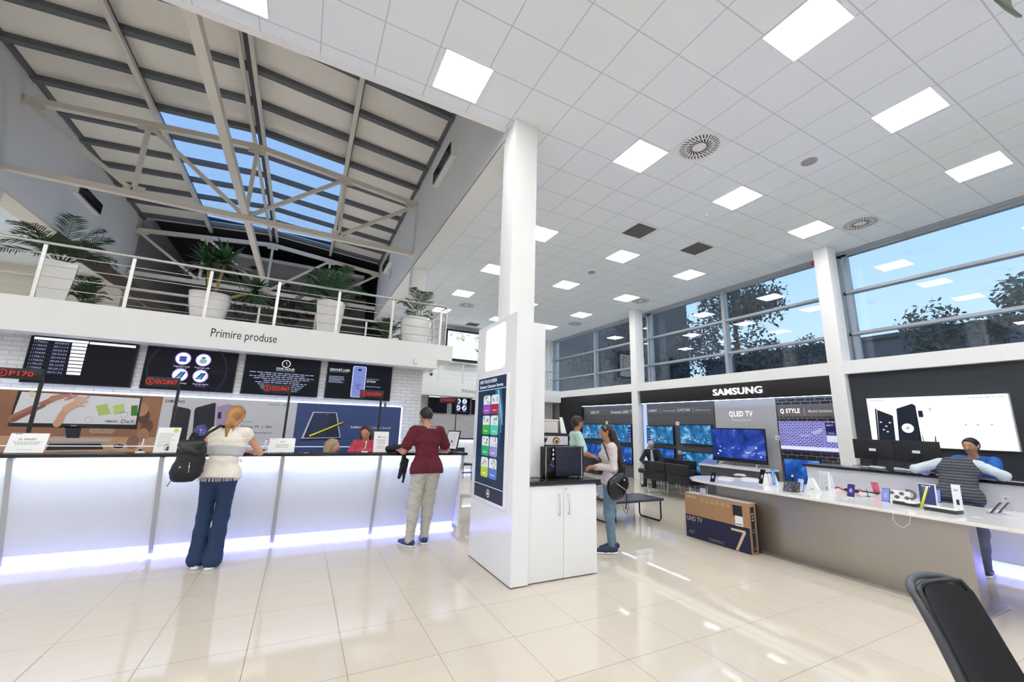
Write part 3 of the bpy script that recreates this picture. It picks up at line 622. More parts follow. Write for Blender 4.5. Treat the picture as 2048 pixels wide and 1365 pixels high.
# --- things on the ledge
RED = glow('ff2a24', 1.1)
LZ = 1.163
def led_sign(x0, x1, xp, num, msg, lab, y=6.2, zb=LZ, z0=1.92, h=.11, toy=False):
    r = thing('ticket_display', lab, 'display', (xp, y, zb), 0, 'red number displays on black poles along the counters')
    b = MB(); b.box(-.05, .05, -.04, .04, 0, .006, BLACK); b.build('foot', r)
    b = MB(); b.box(-.014, .014, -.012, .012, .006, z0-zb+.02, BLACK); b.build('pole', r)
    b = MB(); b.box(x0-xp, x1-xp, -.05, -.013, z0-zb, z0-zb+h, BLACK, bev=.005); b.build('housing', r)
    b = MB(); pl = Plane((x0-xp, -.0515, z0-zb), (1, 0, 0), (0, 0, 1)); W = x1-x0
    ring(b, pl, W*.14, h/2, h*.33, .005, 0, RED, n=28); text(b, pl, num, W*.14, h*.32, h*.36, 0, RED, 'C'); text(b, pl, msg, W*.3, h*.28, h*.44, 0, RED, width=W*(.5 if msg[0] != 'O' else .64))
    b.build('digits', r); return r
led_sign(-2.85-.02, -2.516, -2.53, '1', 'P170', 'red ticket display reading P170 on a black pole over the counter')
led_sign(-1.665, -1.345, -1.35, '2', 'OCUPAT', 'red display numbered 2 reading OCUPAT on a black pole')
led_sign(-.478, -.158, -.17, '3', 'OCUPAT', 'red display numbered 3 reading OCUPAT on a black pole')
led_sign(.714, 1.038, 1.015, '4', 'OCUPAT', 'red display numbered 4 reading OCUPAT on a black pole near the maroon shirt')
r = thing('toy_bear', 'tiny brown and blue toy hanging on the pole of the display numbered 4', 'toy', (1.075, 6.16, 1.80))
b = MB(); FUR = mat('toy_fur', '9a7448', .9, noise=.2, nscale=60); b.ball((0, 0, .06), .018, FUR); b.ball((-.012, 0, .077), .006, FUR); b.ball((.012, 0, .077), .006, FUR); b.ball((0, 0, .03), .02, mat('toy_shirt', '3a58a0', .8, noise=.1), sc=(1, .8, 1.1)); b.ball((-.012, -.004, .008), .009, FUR); b.ball((.012, -.004, .008), .009, FUR); b.tube([(-.027, .0, .05), (-.03, .0, .1)], .002, CORD, 6); b.build('body', r)
def acrylic_sign(x0, x1, h, y, lab, art, z=LZ, lean=.05):
    W = x1-x0; r = thing('acrylic_notice', lab, 'notice', ((x0+x1)/2, y, z), 0, 'white notices in clear acrylic stands on the counter ledge')
    b = MB(); b.box(-W/2, W/2, -.03, .05, 0, .003, ACRYL); b.beam((0, 0, .003), (0, lean, h), W, .004, ACRYL, up=(0, 1, 0)); b.build('stand', r)
    b = MB(); pl = Plane((0, -.004, .006), (1, 0, 0), (0, lean, h-.003)); rect(b, pl, -W/2+.004, .0, W/2-.004, h-.01, 0, PAPER); art(b, pl, W, h); b.build('sheet', r)
GI = ink('6a6a70')
def n1(b, pl, W, h):
    text(b, pl, 'Atenție!', .01, h*.62, .02, .001, ink('2a2a30'), 'C', width=.09, bold=.01); poly(b, pl, [(-.075, h*.62), (-.045, h*.62), (-.06, h*.62+.026)], .001, GI); poly(b, pl, [(-.069, h*.62+.004), (-.051, h*.62+.004), (-.06, h*.62+.02)], .0015, PAPER)
    lines(b, pl, 0, h*.52, W*.75, 3, .013, .004, .001, GI, seed=2); lines(b, pl, 0, h*.15, W*.5, 1, .01, .003, .001, GI, seed=3); rect(b, pl, -W*.38, h*.9, -W*.2, h*.93, .001, GI)
def n2(b, pl, W, h):
    lines(b, pl, -W*.4, h*.72, W*.7, 9, .018, .004, .001, GI, align='L', seed=6); disc(b, pl, W*.28, h*.84, .024, .001, ink('cfd05a')); disc(b, pl, W*.25, h*.87, .003, .002, ink('444444'), n=6); disc(b, pl, W*.31, h*.87, .003, .002, ink('444444'), n=6)
    rrect(b, pl, -.012, h*.1, .022, h*.1+.06, .005, .001, ink('33333a')); rrect(b, pl, -.008, h*.1+.006, .018, h*.1+.052, .003, .0015, PAPER); rrect(b, pl, .005, h*.07, .032, h*.07+.045, .004, .002, ink('4a4a52'))
def n3(b, pl, W, h):
    lines(b, pl, -W*.42, h*.88, W*.2, 1, .01, .004, .001, GI, align='L', seed=8); text(b, pl, 'Atenție!', 0, h*.68, .014, .001, ink('2a2a30'), 'C', width=.055); lines(b, pl, 0, h*.52, W*.62, 4, .013, .0035, .001, GI, seed=9)
def n4(b, pl, W, h):
    text(b, pl, 'Atenție!', .03, h*.68, .016, .001, ink('2a2a30'), 'C', width=.07); poly(b, pl, [(-.05, h*.66), (-.03, h*.75), (-.01, h*.72)], .001, ink('3a3a40')); lines(b, pl, 0, h*.58, W*.7, 5, .014, .0035, .001, GI, seed=12); lines(b, pl, 0, h*.28, W*.7, 3, .014, .0035, .001, GI, seed=13)
acrylic_sign(-2.63, -2.335, .21, 6.1, 'white notice headed Atenție standing on the counter end under the P170 display', n1)
acrylic_sign(-1.455, -1.235, .295, 6.1, 'upright white notice with a yellow face and phone drawing beside the backpack woman', n2)
acrylic_sign(-.32, -.022, .19, 6.1, 'wide low white notice on the counter under the display numbered 3', n3)
acrylic_sign(.952, 1.165, .295, 6.1, 'upright white notice on the counter under the display numbered 4', n4)
def pen_stand(x, lab):
    r = thing('pen_stand', lab, 'pen stand', (x, 6.13, LZ), 0, 'small desk pens in holders on the ledge')
    b = MB(); b.lathe([(0, 0), (.045, 0), (.045, .012), (.02, .02), (0, .02)], WHITE, 20); b.build('base', r)
    b = MB(); b.lathe([(0, .02), (.012, .021), (.012, .04), (0, .04)], BLACK, 14); b.build('socket', r)
    b = MB(); b.tube([(0, 0, .03), (.008, 0, .07), (.01, 0, .16)], [.004, .006, .006], WHITE, 8); b.ball((.01, 0, .162), .007, BLACK, 8); b.build('pen', r)
    b = MB(); b.tube([(0, -.02, .01), (-.03, -.03, .006), (-.035, -.015, .03), (-.01, -.01, .06), (.004, -.004, .09)], .002, WHITE, 6); b.build('cord', r)
pen_stand(-1.57, 'white pen holder with a tall white pen beside the notice with the yellow face'); pen_stand(.85, 'white pen holder with a tall white pen in front of the red-topped clerk'); pen_stand(-.365, 'white pen holder beside the wide low notice')
b = MB(); pl = Plane((0, 0, .004), (1, 0, 0), (0, 1, 0)); b.box(-.03, .03, -.02, .02, 0, .004, mat('sticky_note_yellow', 'c9c040', .7, noise=.03)); tag(b.build('sticky_note', None, (.12, 6.1, LZ)), 'small yellow slip lying on the counter ledge near the blonde clerk', 'note')
# tablet kiosk on the counter end
r = thing('tablet_stand', 'black framed tablet on a tilted stand at the right end of the counter', 'tablet', (2.12, 6.2, LZ), math.radians(-52))
b = MB(); b.box(-.1, .1, -.07, .07, 0, .008, BLACK, bev=.003); b.build('base', r); b = MB(); b.tube([(0, .03, .008), (0, .06, .1), (0, .03, .17)], .012, BLACK, 8); b.build('arm', r)
M_ = Matrix.Translation((0, 0, .03)) @ Matrix.Rotation(math.radians(-18), 4, 'X')
b = MB(); b.box(-.115, .115, -.0, .018, 0, .31, BLACK, bev=.006, M=M_); b.build('case', r)
b = MB(); pl = Plane(M_ @ Vector((0, -.001, 0)), M_.to_3x3() @ Vector((1, 0, 0)), M_.to_3x3() @ Vector((0, 0, 1))); rect(b, pl, -.1, .02, .1, .29, .001, glow('d9dde2', .85)); lines(b, pl, 0, .25, .16, 8, .026, .005, .002, glow('8a8f98', .6), seed=15); b.build('display', r)
# wall camera and door sensor under the mezzanine end
r = thing('security_camera', 'small white dome camera with a dark lens under the stepped end of the upper floor', 'camera', (2.2, 7.9, 2.56))
b = MB(); b.box(-.03, .03, -.03, .03, 0, .08, WHITE); b.build('mount', r); b = MB(); b.ball((0, -.02, -.01), .05, WHITE); b.build('housing', r); b = MB(); b.ball((.0, -.055, -.02), .028, BLACKG, 10); b.build('lens', r)
b = MB(); b.box(-.035, .035, -.045, 0, 0, .1, WHITE, bev=.008); tag(b.build('motion_sensor', None, (1.83, 7.698, 2.7)), 'small white motion sensor on the upper floor edge above the brick wall end', 'sensor')
# ================================================================ kiosk, cabinet, coffee corner
KX = 2.045
r = thing('information_kiosk', 'tall white kiosk panel with a lit square above a blue touch screen', 'kiosk', (KX, 4.49, 0))
b = MB(); b.box(0, .1, -.57, .57, .012, 2.868, WHITEG); b.box(.1, .2, -.57, -.2, .012, 2.868, WHITEG); b.build('body', r)
b = MB(); b.box(.005, .195, -.56, .56, 0, .012, BLACK) if False else b.box(.006, .098, -.56, .56, 0, .012, BLACK); b.build('plinth', r)
pl = Plane((-.001, 0, 0), (0, -1, 0), (0, 0, 1)); Y = lambda y: 4.49-y
b = MB(); rrect(b, pl, Y(4.768), 2.27, Y(4.212), 2.795, .05, .004, glow('ffffff', 2.2)); rrect(b, pl, Y(4.785), 2.25, Y(4.195), 2.812, .06, .002, mat('light_square_rim', 'eef2ff', .4, emit=.35)); b.build('light_square', r)
b = MB(); b.box(-.018, 0, -(Y(4.06)), -(Y(5.03)), .70, 2.185, WHITEG, bev=.004); b.build('screen_frame', r)
b = MB(); pl2 = Plane((-.019, 0, 0), (0, -1, 0), (0, 0, 1))
a0, a1 = Y(4.92), Y(4.112)
rect(b, pl2, a0, .74, a1, 2.166, 0, glow('16304c', .9)); rect(b, pl2, a0, .74, a1, .89, .001, glow('2a2f3c', .9)); rect(b, pl2, a0, 2.015, a1, 2.166, .001, glow('1e3350', .9))
rect(b, pl2, a0, 2.01, a1, 2.018, .002, glow('cfe4ff', 1)); rect(b, pl2, a0, .89, a1, .897, .002, glow('cfe4ff', 1))
for k in range(5): poly(b, pl2, [(a1-.3+k*.03, 2.0), (a1-.24+k*.03, 2.0), (a1-.12+k*.02, 1.3+k*.1), (a1-.14+k*.02, 1.35+k*.08)], .0015+.0003*k, glow(('2d5f80', '3f7c9c', '66a8c4', '8fd0e4', '3c6c90')[k], .8))
text(b, pl2, 'INFO TOUCH SCREEN', a0+.05, 2.10, .04, .002, glow('e8f2ff', 1.1), width=.5, bold=.02); text(b, pl2, 'Samsung Customer Service', a0+.05, 2.04, .036, .002, glow('e8f2ff', 1.1), width=.68, bold=.02)
rg = random.Random(8); cols = ['a24fc4', 'a82848', '32b840', '4fd0b8', '28b070', '9a94d4', 'b6d03c', '5a78d4']
for i in range(4):
    for j in range(2):
        u0 = Y(4.735)+j*.235; v0 = 1.72-i*.245; c = cols[i*2+j]; rrect(b, pl2, u0, v0, u0+.21, v0+.225, .03, .003, glow('dce8ec', .95)); rrect(b, pl2, u0, v0, u0+.21, v0+.105, .03, .004, glow(c, .9)); rect(b, pl2, u0, v0+.07, u0+.21, v0+.115, .0042, glow(c, .9))
        for k in range(9):
            x = u0+rg.uniform(.02, .17); z = v0+rg.uniform(.12, .2); rect(b, pl2, x, z, x+rg.uniform(.01, .03), z+rg.uniform(.01, .03), .0046, glow(rg.choice(['303c44', 'c86468', '7a8a90', 'e0b48c', c]), .85))
        text(b, pl2, ('Suport', 'Service', 'Produse', 'Promoții', 'Garanție', 'Magazin', 'Oferte', 'Programare')[i*2+j], u0+.105, v0+.035, .018, .005, glow('ffffff', 1), 'C', width=.11)
ring(b, pl2, Y(4.5), .815, .04, .008, .003, glow('e4ecf8', 1)); rect(b, pl2, Y(4.5)-.016, .8, Y(4.5)+.016, .83, .003, glow('e4ecf8', 1))
b.build('touch_screen', r)
# column casing beside the kiosk
b = MB(); b.box(2.52, 2.64, 4.30, 4.9, 1.008, 2.87, WHITEG, bev=.003); b.box(2.25, 2.64, 4.28, 4.32, 1.008, 2.87, WHITEG); tag(b.build('column_casing'), 'white casing boards boxed round the pillar, standing on the black worktop', 'casing')
r = thing('storage_cabinet', 'white two-door cabinet under the black worktop with the coffee machine', 'cabinet', (2.7, 4.25, 0))
b = MB(); b.box(-.445, -.185, -.285, .07, .05, .965, WHITEG); b.box(-.185, .45, -.285, .3, .05, .965, WHITEG); b.box(-.44, -.19, -.275, .06, 0, .05, BLACK); b.box(-.19, .445, -.275, .29, 0, .05, BLACK); b.build('body', r)
for k, (x0, x1, hx) in enumerate(((-.448, -.005, -.07), (.0, .45, .055))):
    d = MB(); d.box(x0, x1, -.305, -.287, .012, .955, WHITEG, bev=.002); dd = d.build('door', r)
    h = MB(); h.tube([(hx, -.335, .65), (hx, -.335, .868)], .006, STEEL, 8); h.box(hx-.007, hx+.007, -.335, -.305, .65, .664, STEEL); h.box(hx-.007, hx+.007, -.335, -.305, .854, .868, STEEL); h.build('handle', dd)
    if k: h = MB(); h.lathe([(0, 0), (.012, 0), (.012, .004), (0, .005)], STEEL, 14); q_ = h.build('keyhole', dd, (.03, -.305, .915)); q_.rotation_euler = (PI/2, 0, 0)
b = MB(); b.box(2.249, 2.515, 3.925, 4.275, .966, 1.006, DKTOP, bev=.003); b.box(2.515, 3.2, 3.925, 4.6, .966, 1.006, DKTOP, bev=.003); tag(b.build('worktop'), 'black glossy worktop on the white two-door cabinet beside the kiosk', 'worktop')
# coffee machine
r = thing('coffee_machine', 'black coffee machine with a dark hinged front and a coffee-cup picture strip', 'coffee machine', (2.86, 4.35, 1.007))
b = MB(); b.box(-.27, .18, 0, .2, .0, .49, BLACK, bev=.006); b.box(-.27, .18, 0, .2, .49, .505, BLACKM); b.build('body', r)
b = MB(); b.box(-.14, .235, -.205, -.02, .012, .355, mat('machine_door_blue_black', '1b1e2c', .35, noise=.05), bev=.006); b.box(.237, .262, -.205, -.02, .012, .36, BLACKG); b.box(.228, .236, -.21, -.19, .012, .358, STEEL); b.build('front_door', r)
b = MB(); b.box(-.27, -.145, -.19, -.001, .01, .35, BLACKG, bev=.004); b.box(-.27, -.264, -.195, -.19, .01, .35, STEEL); b.build('side_column', r)
b = MB(); pl = Plane((0, -.191, 0), (1, 0, 0), (0, 0, 1)); LK = ink('d4d4d8')
for z in (.3, .25, .2): rect(b, pl, -.175, z, -.155, z+.03, 0, LK)
ring(b, pl, -.21, .27, .022, .003, 0, ink('44464c')); b.build('buttons', r)
b = MB(); pl = Plane((0, -.002, 0), (1, 0, 0), (0, 0, 1)); rect(b, pl, -.25, .365, .17, .47, 0, ink('e8e6e4'))
for k in range(70): x = -.25+.11*rg.random()**1.3; disc(b, pl, x+.005, .37+.09*rg.random(), .008, .0008, ink(rg.choice(['5a3226', '6e4030', '3c2018'])), n=8, sx=1.2, sy=.8)
disc(b, pl, .0, .41, .05, .001, ink('3a2418'), sx=1.1); disc(b, pl, .004, .405, .04, .0015, ink('e8dcc0'), sx=1.1); disc(b, pl, .006, .403, .03, .002, ink('a8883a'), sx=1.1); disc(b, pl, .008, .403, .014, .0025, ink('4c3818')); rect(b, pl, .06, .365, .17, .47, .003, ink('dcdce2')); b.build('picture_strip', r)
b = MB()
for x in (-.25, -.02, .2):
    for y in (-.19, .18): b.lathe([(0, 0), (.012, 0), (.012, .012), (0, .012)], BLACK, 10, c=(x, y)) if not (x == .2 and y > 0) else None
b.build('feet', r)
r = thing('storage_box', 'clear plastic box with a white lid of cups on top of the coffee machine', 'box', (2.80, 4.45, 1.513))
b = MB(); FR = mat('frosted_plastic', 'd5cfc9', .35, noise=.08, nscale=10); b.box(-.13, .1, -.08, .1, 0, .15, FR, bev=.01); b.build('body', r); b = MB(); b.box(-.14, .11, -.09, .11, .15, .165, WHITE, bev=.005); b.build('lid', r)
r = thing('brochure_holder', 'white tilted menu card leaning beside the clear box on the coffee machine', 'menu card', (2.97, 4.43, 1.513))
b = MB(); b.add([(-.02, -.05, 0), (.065, -.05, 0), (.0, -.05, .2), (-.04, -.05, .2), (-.02, -.044, 0), (.065, -.044, 0), (.0, -.044, .2), (-.04, -.044, .2)], [(0, 1, 2, 3), (4, 7, 6, 5), (0, 4, 5, 1), (3, 2, 6, 7), (0, 3, 7, 4), (1, 5, 6, 2)], PAPER); b.build('card', r)
b = MB(); b.lathe([(0, 0), (.04, 0), (.045, .05), (.05, .1), (.03, .13), (0, .13)], mat('bean_jar', '3a2c26', .2, noise=.3, nscale=30), 16); tag(b.build('bean_container', None, (2.61, 4.43, 1.513)), 'dark container of coffee beans between the pillar casing and the clear box', 'container')
# ================================================================ television wall
GT = glow('ffffff', 1.6); GD = glow('d8dae0', .9)
HDR = mat('header_black', '141417', .45, noise=.05)
PX = 10.12
def wallplane(x, yc, z0): return Plane((x, 0, 0), (0, -1, 0), (0, 0, 1))
def tvwall(name_lab, y0, y1, arts, sign=None, y0p=None):
    yc = (y0+y1)/2; r = thing('display_wall', name_lab, 'display wall', (PX, yc, 0), 0)
    b = MB(); b.box(-.12, .25, y0-yc, y1-yc, 2.43, 2.845, HDR, bev=.003); b.build('header', r)
    b = MB(); b.box(-.1, -.085, y0-yc+.02, y1-yc-.02, 2.422, 2.43, glow('cfe0ff', 14.0)); b.build('light_strip', r)
    arts(r, yc); return r
def upanel(r, yc, y0, y1, m, name='back_panel', z0=0.0, z1=2.43, x=0):
    b = MB(); b.box(x, x+.1, y0-yc, y1-yc, z0, z1, m); return b.build(name, r)
def wtext(r, yc, s, y, z, h, mt, width=None, ext=0, x=-.0015, name='lettering', align='L', bold=0):
    b = MB(); text(b, Plane((x, 0, 0), (0, -1, 0), (0, 0, 1)), s, -(y-yc), z, h, 0, mt, align, width, ext, bold=bold); return b.build(name, r)
BRK = brick_mat('dark_brick_print', '14151c', '2a2c38', '9a9cae', axis='y', bw=.2, rh=.075, rough=.5, bump=0, msize=.005)
def bay2(r, yc):
    upanel(r, yc, 7.52, 9.98, GREYP); upanel(r, yc, 5.86, 7.5, LGREY, 'centre_panel'); upanel(r, yc, 4.62, 5.84, BRK, 'brick_print_panel', z0=1.0)
    b = MB(); b.box(-.006, -.001, 7.53-yc, 9.97-yc, 2.07, 2.3, mat('strip_panel_grey', '5f5f63', .5, noise=.02)); b.build('title_strip', r)
    b = MB(); b.box(-.006, -.001, 4.63-yc, 5.83-yc, 1.98, 2.24, mat('strip_panel_taupe', '6d6a6a', .5, noise=.02)); b.build('title_strip', r)
    b = MB(); b.box(-.02, .0, 10.0-yc, 10.14-yc, .3, 2.42, glow('b8d0ff', 1.1)); b.build('side_light', r)
    q = wtext(r, yc, 'SAMSUNG', 7.39, 2.555, .165, GT, 1.34, ext=.03, x=-.15, bold=.012); q['label'] = 'large white lit letters'
    wtext(r, yc, 'Q SMART', 9.93, 2.16, .07, GD, .38, x=-.008, bold=.02); wtext(r, yc, 'Conectivitate inteligentă', 9.33, 2.165, .035, GD, .5, x=-.008)
    wtext(r, yc, 'Q PICTURE', 8.75, 2.16, .07, GD, .44, x=-.008, bold=.02); wtext(r, yc, '100% Volum de culoare', 8.12, 2.165, .035, GD, .5, x=-.008)
    wtext(r, yc, 'QLED TV', 7.08, 2.0, .13, glow('ffffff', 1.2), .64, bold=.02); wtext(r, yc, 'Powered by AI', 7.0, 1.88, .055, glow('f0f0f4', .9), .5)
    wtext(r, yc, 'Q STYLE', 5.76, 2.07, .095, GT, .43, x=-.008, bold=.02); wtext(r, yc, 'Modul Ambient', 5.15, 2.075, .06, GD, .47, x=-.008, bold=.01)
    b = MB(); b.box(-.009, -.0065, 5.235-yc, 5.24-yc, 2.02, 2.19, GD); b.box(-.009, -.0065, 9.44-yc, 9.445-yc, 2.12, 2.26, GD); b.box(-.009, -.0065, 8.2-yc, 8.205-yc, 2.12, 2.26, GD); b.build('dividers', r)
tvwall('dark television wall under a black header with large lit SAMSUNG letters', 4.6, 10.15, bay2)
def bay3(r, yc):
    upanel(r, yc, 10.6, 13.4, GREYP); upanel(r, yc, 13.42, 15.0, BLACKM, 'blank_black_panel', x=-.1, z1=2.84)
    b = MB(); b.box(-.006, -.001, 10.61-yc, 13.39-yc, 2.07, 2.3, mat('strip_panel_grey', '5f5f63', .5, noise=.02)); b.build('title_strip', r)
    wtext(r, yc, 'UHD TV', 12.93, 2.13, .1, GD, .5, x=-.008, bold=.02); wtext(r, yc, 'Premium UHD TV', 11.75, 2.13, .1, GD, 1.15, x=-.008, bold=.02)
tvwall('dark television wall at the far end marked UHD TV and Premium UHD TV', 10.56, 13.4, bay3)
NA = nebula('nebula_cyan', '0c3c70', '2f80b8', '9ed8f0', 1.0, 2.6, 1); NB = nebula('nebula_blue', '0a1450', '2348b0', 'a8b8f4', 1.0, 1.6, 5); NC = nebula('nebula_deep', '041c60', '1858b8', '70b0f0', .9, 1.8, 9)
def tv(y0, y1, z0, z1, lab, m, tilt=0, x=PX-.05, side=None, bez=.018, chin=.03, dep=.05, stand=False, ly='L', group='blue-lit televisions on the display wall'):
    W = y0-y1; H = z1-z0; r = thing('television', lab, 'television', (x, (y0+y1)/2, z0), 0, group)
    b = MB(); b.box(-dep/2, dep/2, -W/2, W/2, 0, H, BLACK, bev=.005); b.build('body', r)
    pl = Plane((-dep/2-.002, 0, 0), (0, -1, 0), (0, 0, 1)); b = MB(); rect(b, pl, -W/2+bez, chin, W/2-bez, H-bez*1.6, 0, m)
    if side:
        s0 = (-W/2+bez) if side > 0 else (W/2-bez-W*.13)
        rect(b, pl, s0, chin, s0+W*.13, H-bez*1.6, .001, glow('22408c', .8))
        rect(b, pl, s0, H-bez*1.6-H*.1, s0+W*.13, H-bez*1.6, .002, glow('3fb4e8', 1))
        for k in range(5): rect(b, pl, s0+W*.03, chin+H*.08+k*H*.14, s0+W*.1, chin+H*.1+k*H*.14, .002, glow('dfe8ff', 1))
    rg = random.Random(int(abs(y0)*100+z0*10)); Wp = W-2*bez
    for k in range(16): disc(b, pl, rg.uniform(-.4, .44)*Wp, chin+H*rg.uniform(.08, .34), rg.uniform(.006, .02)*W, .0004+k*.00005, glow(rg.choice(['e8dcf4', 'f4d8d0', 'bfe4ff', 'ffffff']), .9), n=12)
    b.build('picture', r)
    if stand:
        b = MB(); b.tube([(-.12, -W*.36, .002-.09), (0, -W*.3, 0)], .012, STEEL, 8); b.tube([(.1, -W*.36, .002-.09), (0, -W*.3, 0)], .012, STEEL, 8); b.build('leg', r)
        b = MB(); b.tube([(-.12, W*.36, .002-.09), (0, W*.3, 0)], .012, STEEL, 8); b.tube([(.1, W*.36, .002-.09), (0, W*.3, 0)], .012, STEEL, 8); b.build('leg', r)
    return r
tv(9.97, 8.89, 1.155, 1.73, 'upper television beside the bright column, above the grey-haired man', NA, side=1)
tv(8.66, 7.58, 1.2, 1.78, 'upper television between the grey-haired man and the largest television', NA, side=0)
tv(9.98, 8.89, .46, 1.06, 'lower television directly behind the grey-haired man', NC, side=1)
tv(8.63, 7.55, .43, 1.02, 'lower television with a menu strip, left of the largest television', NA, side=1)
tv(7.40, 5.975, .865, 1.69, 'largest television, standing on a white ledge below the QLED TV lettering', NB, x=9.8, bez=.02, chin=.09, dep=.04, stand=True)
tv(5.77, 5.0, .3, 1.06, 'television half hidden behind the white tabletop and the grey phone cards', NC, side=0)
tv(13.4, 12.1, 1.16, 1.75, 'upper television at the far end beside the man in the pale green shirt', NA, side=0)
tv(11.85, 10.66, 1.1, 1.76, 'upper television at the far end behind the long-haired girl', NA, side=-1)
tv(13.35, 12.1, .45, 1.03, 'lower television at the far end hidden mostly by the pale green shirt', NC)
tv(11.85, 10.66, .42, 1.02, 'lower television at the far end beside the column', NC)
# ambient screen: picture of bricks and a white room edge
r = thing('television', 'television imitating a purple brick wall with a white edge, below Q STYLE', 'television', (PX-.05, 5.2, 1.22), 0)
b = MB(); b.box(-.02, .045, -.6, .6, 0, .67, BLACK, bev=.004); b.build('body', r)
AB = brick_mat('ambient_brick_picture', '34307e', '241f60', 'b6b4e4', axis='y', bw=.085, rh=.036, rough=.3, bump=0, emit=.9, msize=.0045)
b = MB(); pl = Plane((-.022, 0, 0), (0, -1, 0), (0, 0, 1)); rect(b, pl, -.59, .01, .59, .655, 0, AB); rect(b, pl, -.59, .01, .59, .1, .001, glow('e6e8ff', 1.0)); rect(b, pl, -.59, .01, .59, .03, .0016, glow('6a6cb0', .9))
poly(b, pl, [(.1, .42), (.3, .52), (.3, .44), (.14, .36)], .001, glow('b8bce8', .9)); rect(b, pl, .3, .12, .36, .655, .001, glow('9c98d8', .8)); rect(b, pl, .38, .36, .57, .62, .002, glow('20245c', .9)); rect(b, pl, .38, .23, .57, .36, .002, glow('dfe0f8', 1)); rect(b, pl, .38, .36, .57, .44, .0026, glow('3b4a80', .9)); text(b, pl, 'QLED TV', .4, .56, .03, .003, glow('ffffff', 1), width=.13); text(b, pl, 'Samsung', .43, .4, .02, .003, glow('ffffff', 1), width=.09); text(b, pl, 'Ambient Mode', -.16, .33, .024, .002, glow('e8e8ff', 1), width=.22)
b.build('picture', r)
# price cards
c0 = None
for k, (y, z, l) in enumerate(((10.03, 1.72, 'above the upper television next to the column'), (8.78, 1.8, 'between the two upper televisions'), (10.02, 1.02, 'above the television behind the grey-haired man'), (8.76, .96, 'between the two lower televisions'), (5.88, 1.49, 'at the side of the brick picture television'), (13.44, 1.78, 'beside the upper television near the pale green shirt'), (12.0, 1.8, 'above the far television behind the girl'))):
    b = MB(); b.box(-.004, 0, -.06, .06, 0, .1, PAPER); b.box(-.005, -.004, -.045, .045, .06, .065, GI); b.box(-.005, -.004, -.045, .03, .03, .045, ink('33333a')); o = b.build('price_card', None, (PX-.002, y, z-.05)); tag(o, 'small white price card '+l, 'price card', 'white price cards on the television wall')
b = MB(); pl = Plane((PX-.008, 0, 0), (0, -1, 0), (0, 0, 1)); b.lathe([(0, 0), (.055, 0), (.055, .006), (0, .006)], PAPER, 24); b.lathe([(0, .006), (.016, .0062), (0, .0064)], GI, 12); o = b.build('round_sticker', None, (PX-.002, 10.05, .78)); o.rotation_euler = (0, -PI/2, 0); tag(o, 'round white sticker below the price card near the column', 'sticker')
# shelf under the largest television
r = thing('television_shelf', 'low white shelf carrying the largest television and papers', 'shelf', (9.7, 6.7, 0)); b = MB(); b.box(-.3, .3, -.85, .85, .725, .772, WHITEG); b.box(-.28, .28, -.83, .83, 0, .72, GREYP); b.build('body', r)
# right bay: dark wall with the lit phone advertisement
b = MB(); b.box(PX, PX+.1, -6.9, 4.3, 0, 2.845, mat('slate_wall_panel', '2a2f35', .5, noise=.05)); o = b.build('wall_panel_dark'); o['kind'] = 'structure'
r = thing('light_box', 'bright backlit phone advertisement on the dark wall behind the seated clerk', 'light box', (PX-.003, 3.1, 1.42))
b = MB(); b.box(-.09, -.0, -.93, .93, 0, .91, WHITEG, bev=.004); b.build('case', r)
b = MB(); pl = Plane((-.092, 0, 0), (0, -1, 0), (0, 0, 1)); rect(b, pl, -.92, .01, .92, .9, 0, glow('fbfbff', 1.35))
def v(px, py): p = on(px, py, 0, PX-.09); return -(p.y-3.1), p.z-1.42
D1 = glow('1a2230', .5); D2 = glow('2b3446', .5)
for s_, x, w in (('SAMSUNG', 1737, .26), ('Galaxy S9  |  S9+', 1938, .42)): t_ = v(x, 804); text(b, pl, s_, t_[0], .85, .028, .001, D2, width=w)
poly(b, pl, [v(1760, 896), v(1754, 820), v(1786, 832), v(1794, 900), v(1760, 900)][:4], .001, D2); poly(b, pl, [v(1757, 896), v(1750, 818), v(1753, 818), v(1760, 896)], .002, D1)
poly(b, pl, [v(1800, 898), v(1793, 818), v(1824, 808), v(1828, 810), v(1843, 898)], .003, D2); poly(b, pl, [v(1843, 898), v(1828, 810), v(1831, 812), v(1847, 898)], .0035, D1); poly(b, pl, [v(1850, 898), v(1844, 870), v(1845, 870), v(1853, 898)], .0035, D1)
disc(b, pl, *v(1816, 857), .085, .004, glow('fdfdff', 1.3)); disc(b, pl, *v(1816, 857), .03, .005, glow('c9cce0', .9))
for k, (x, y) in enumerate(((1762, 845), (1773, 853), (1780, 846), (1768, 860), (1776, 864))): disc(b, pl, *v(x, y), .012, .002, glow('f4f6ff', 1.1), n=8, sx=1.6)
rrect(b, pl, *v(1838, 835), v(1843, 835)[0]+.03, v(1838, 822)[1], .01, .002, D2); poly(b, pl, [v(1857, 815), v(1861, 818), v(1862, 828), v(1860, 820)], .002, D2); poly(b, pl, [v(1871, 897), v(1870, 873), v(1872, 873), v(1875, 897)], .002, D2)
for x in (1932, 1956, 1984): disc(b, pl, *v(x, 850), .01, .002, glow('b8bcc8', .9), n=8, sx=2)
b.build('advert', r)
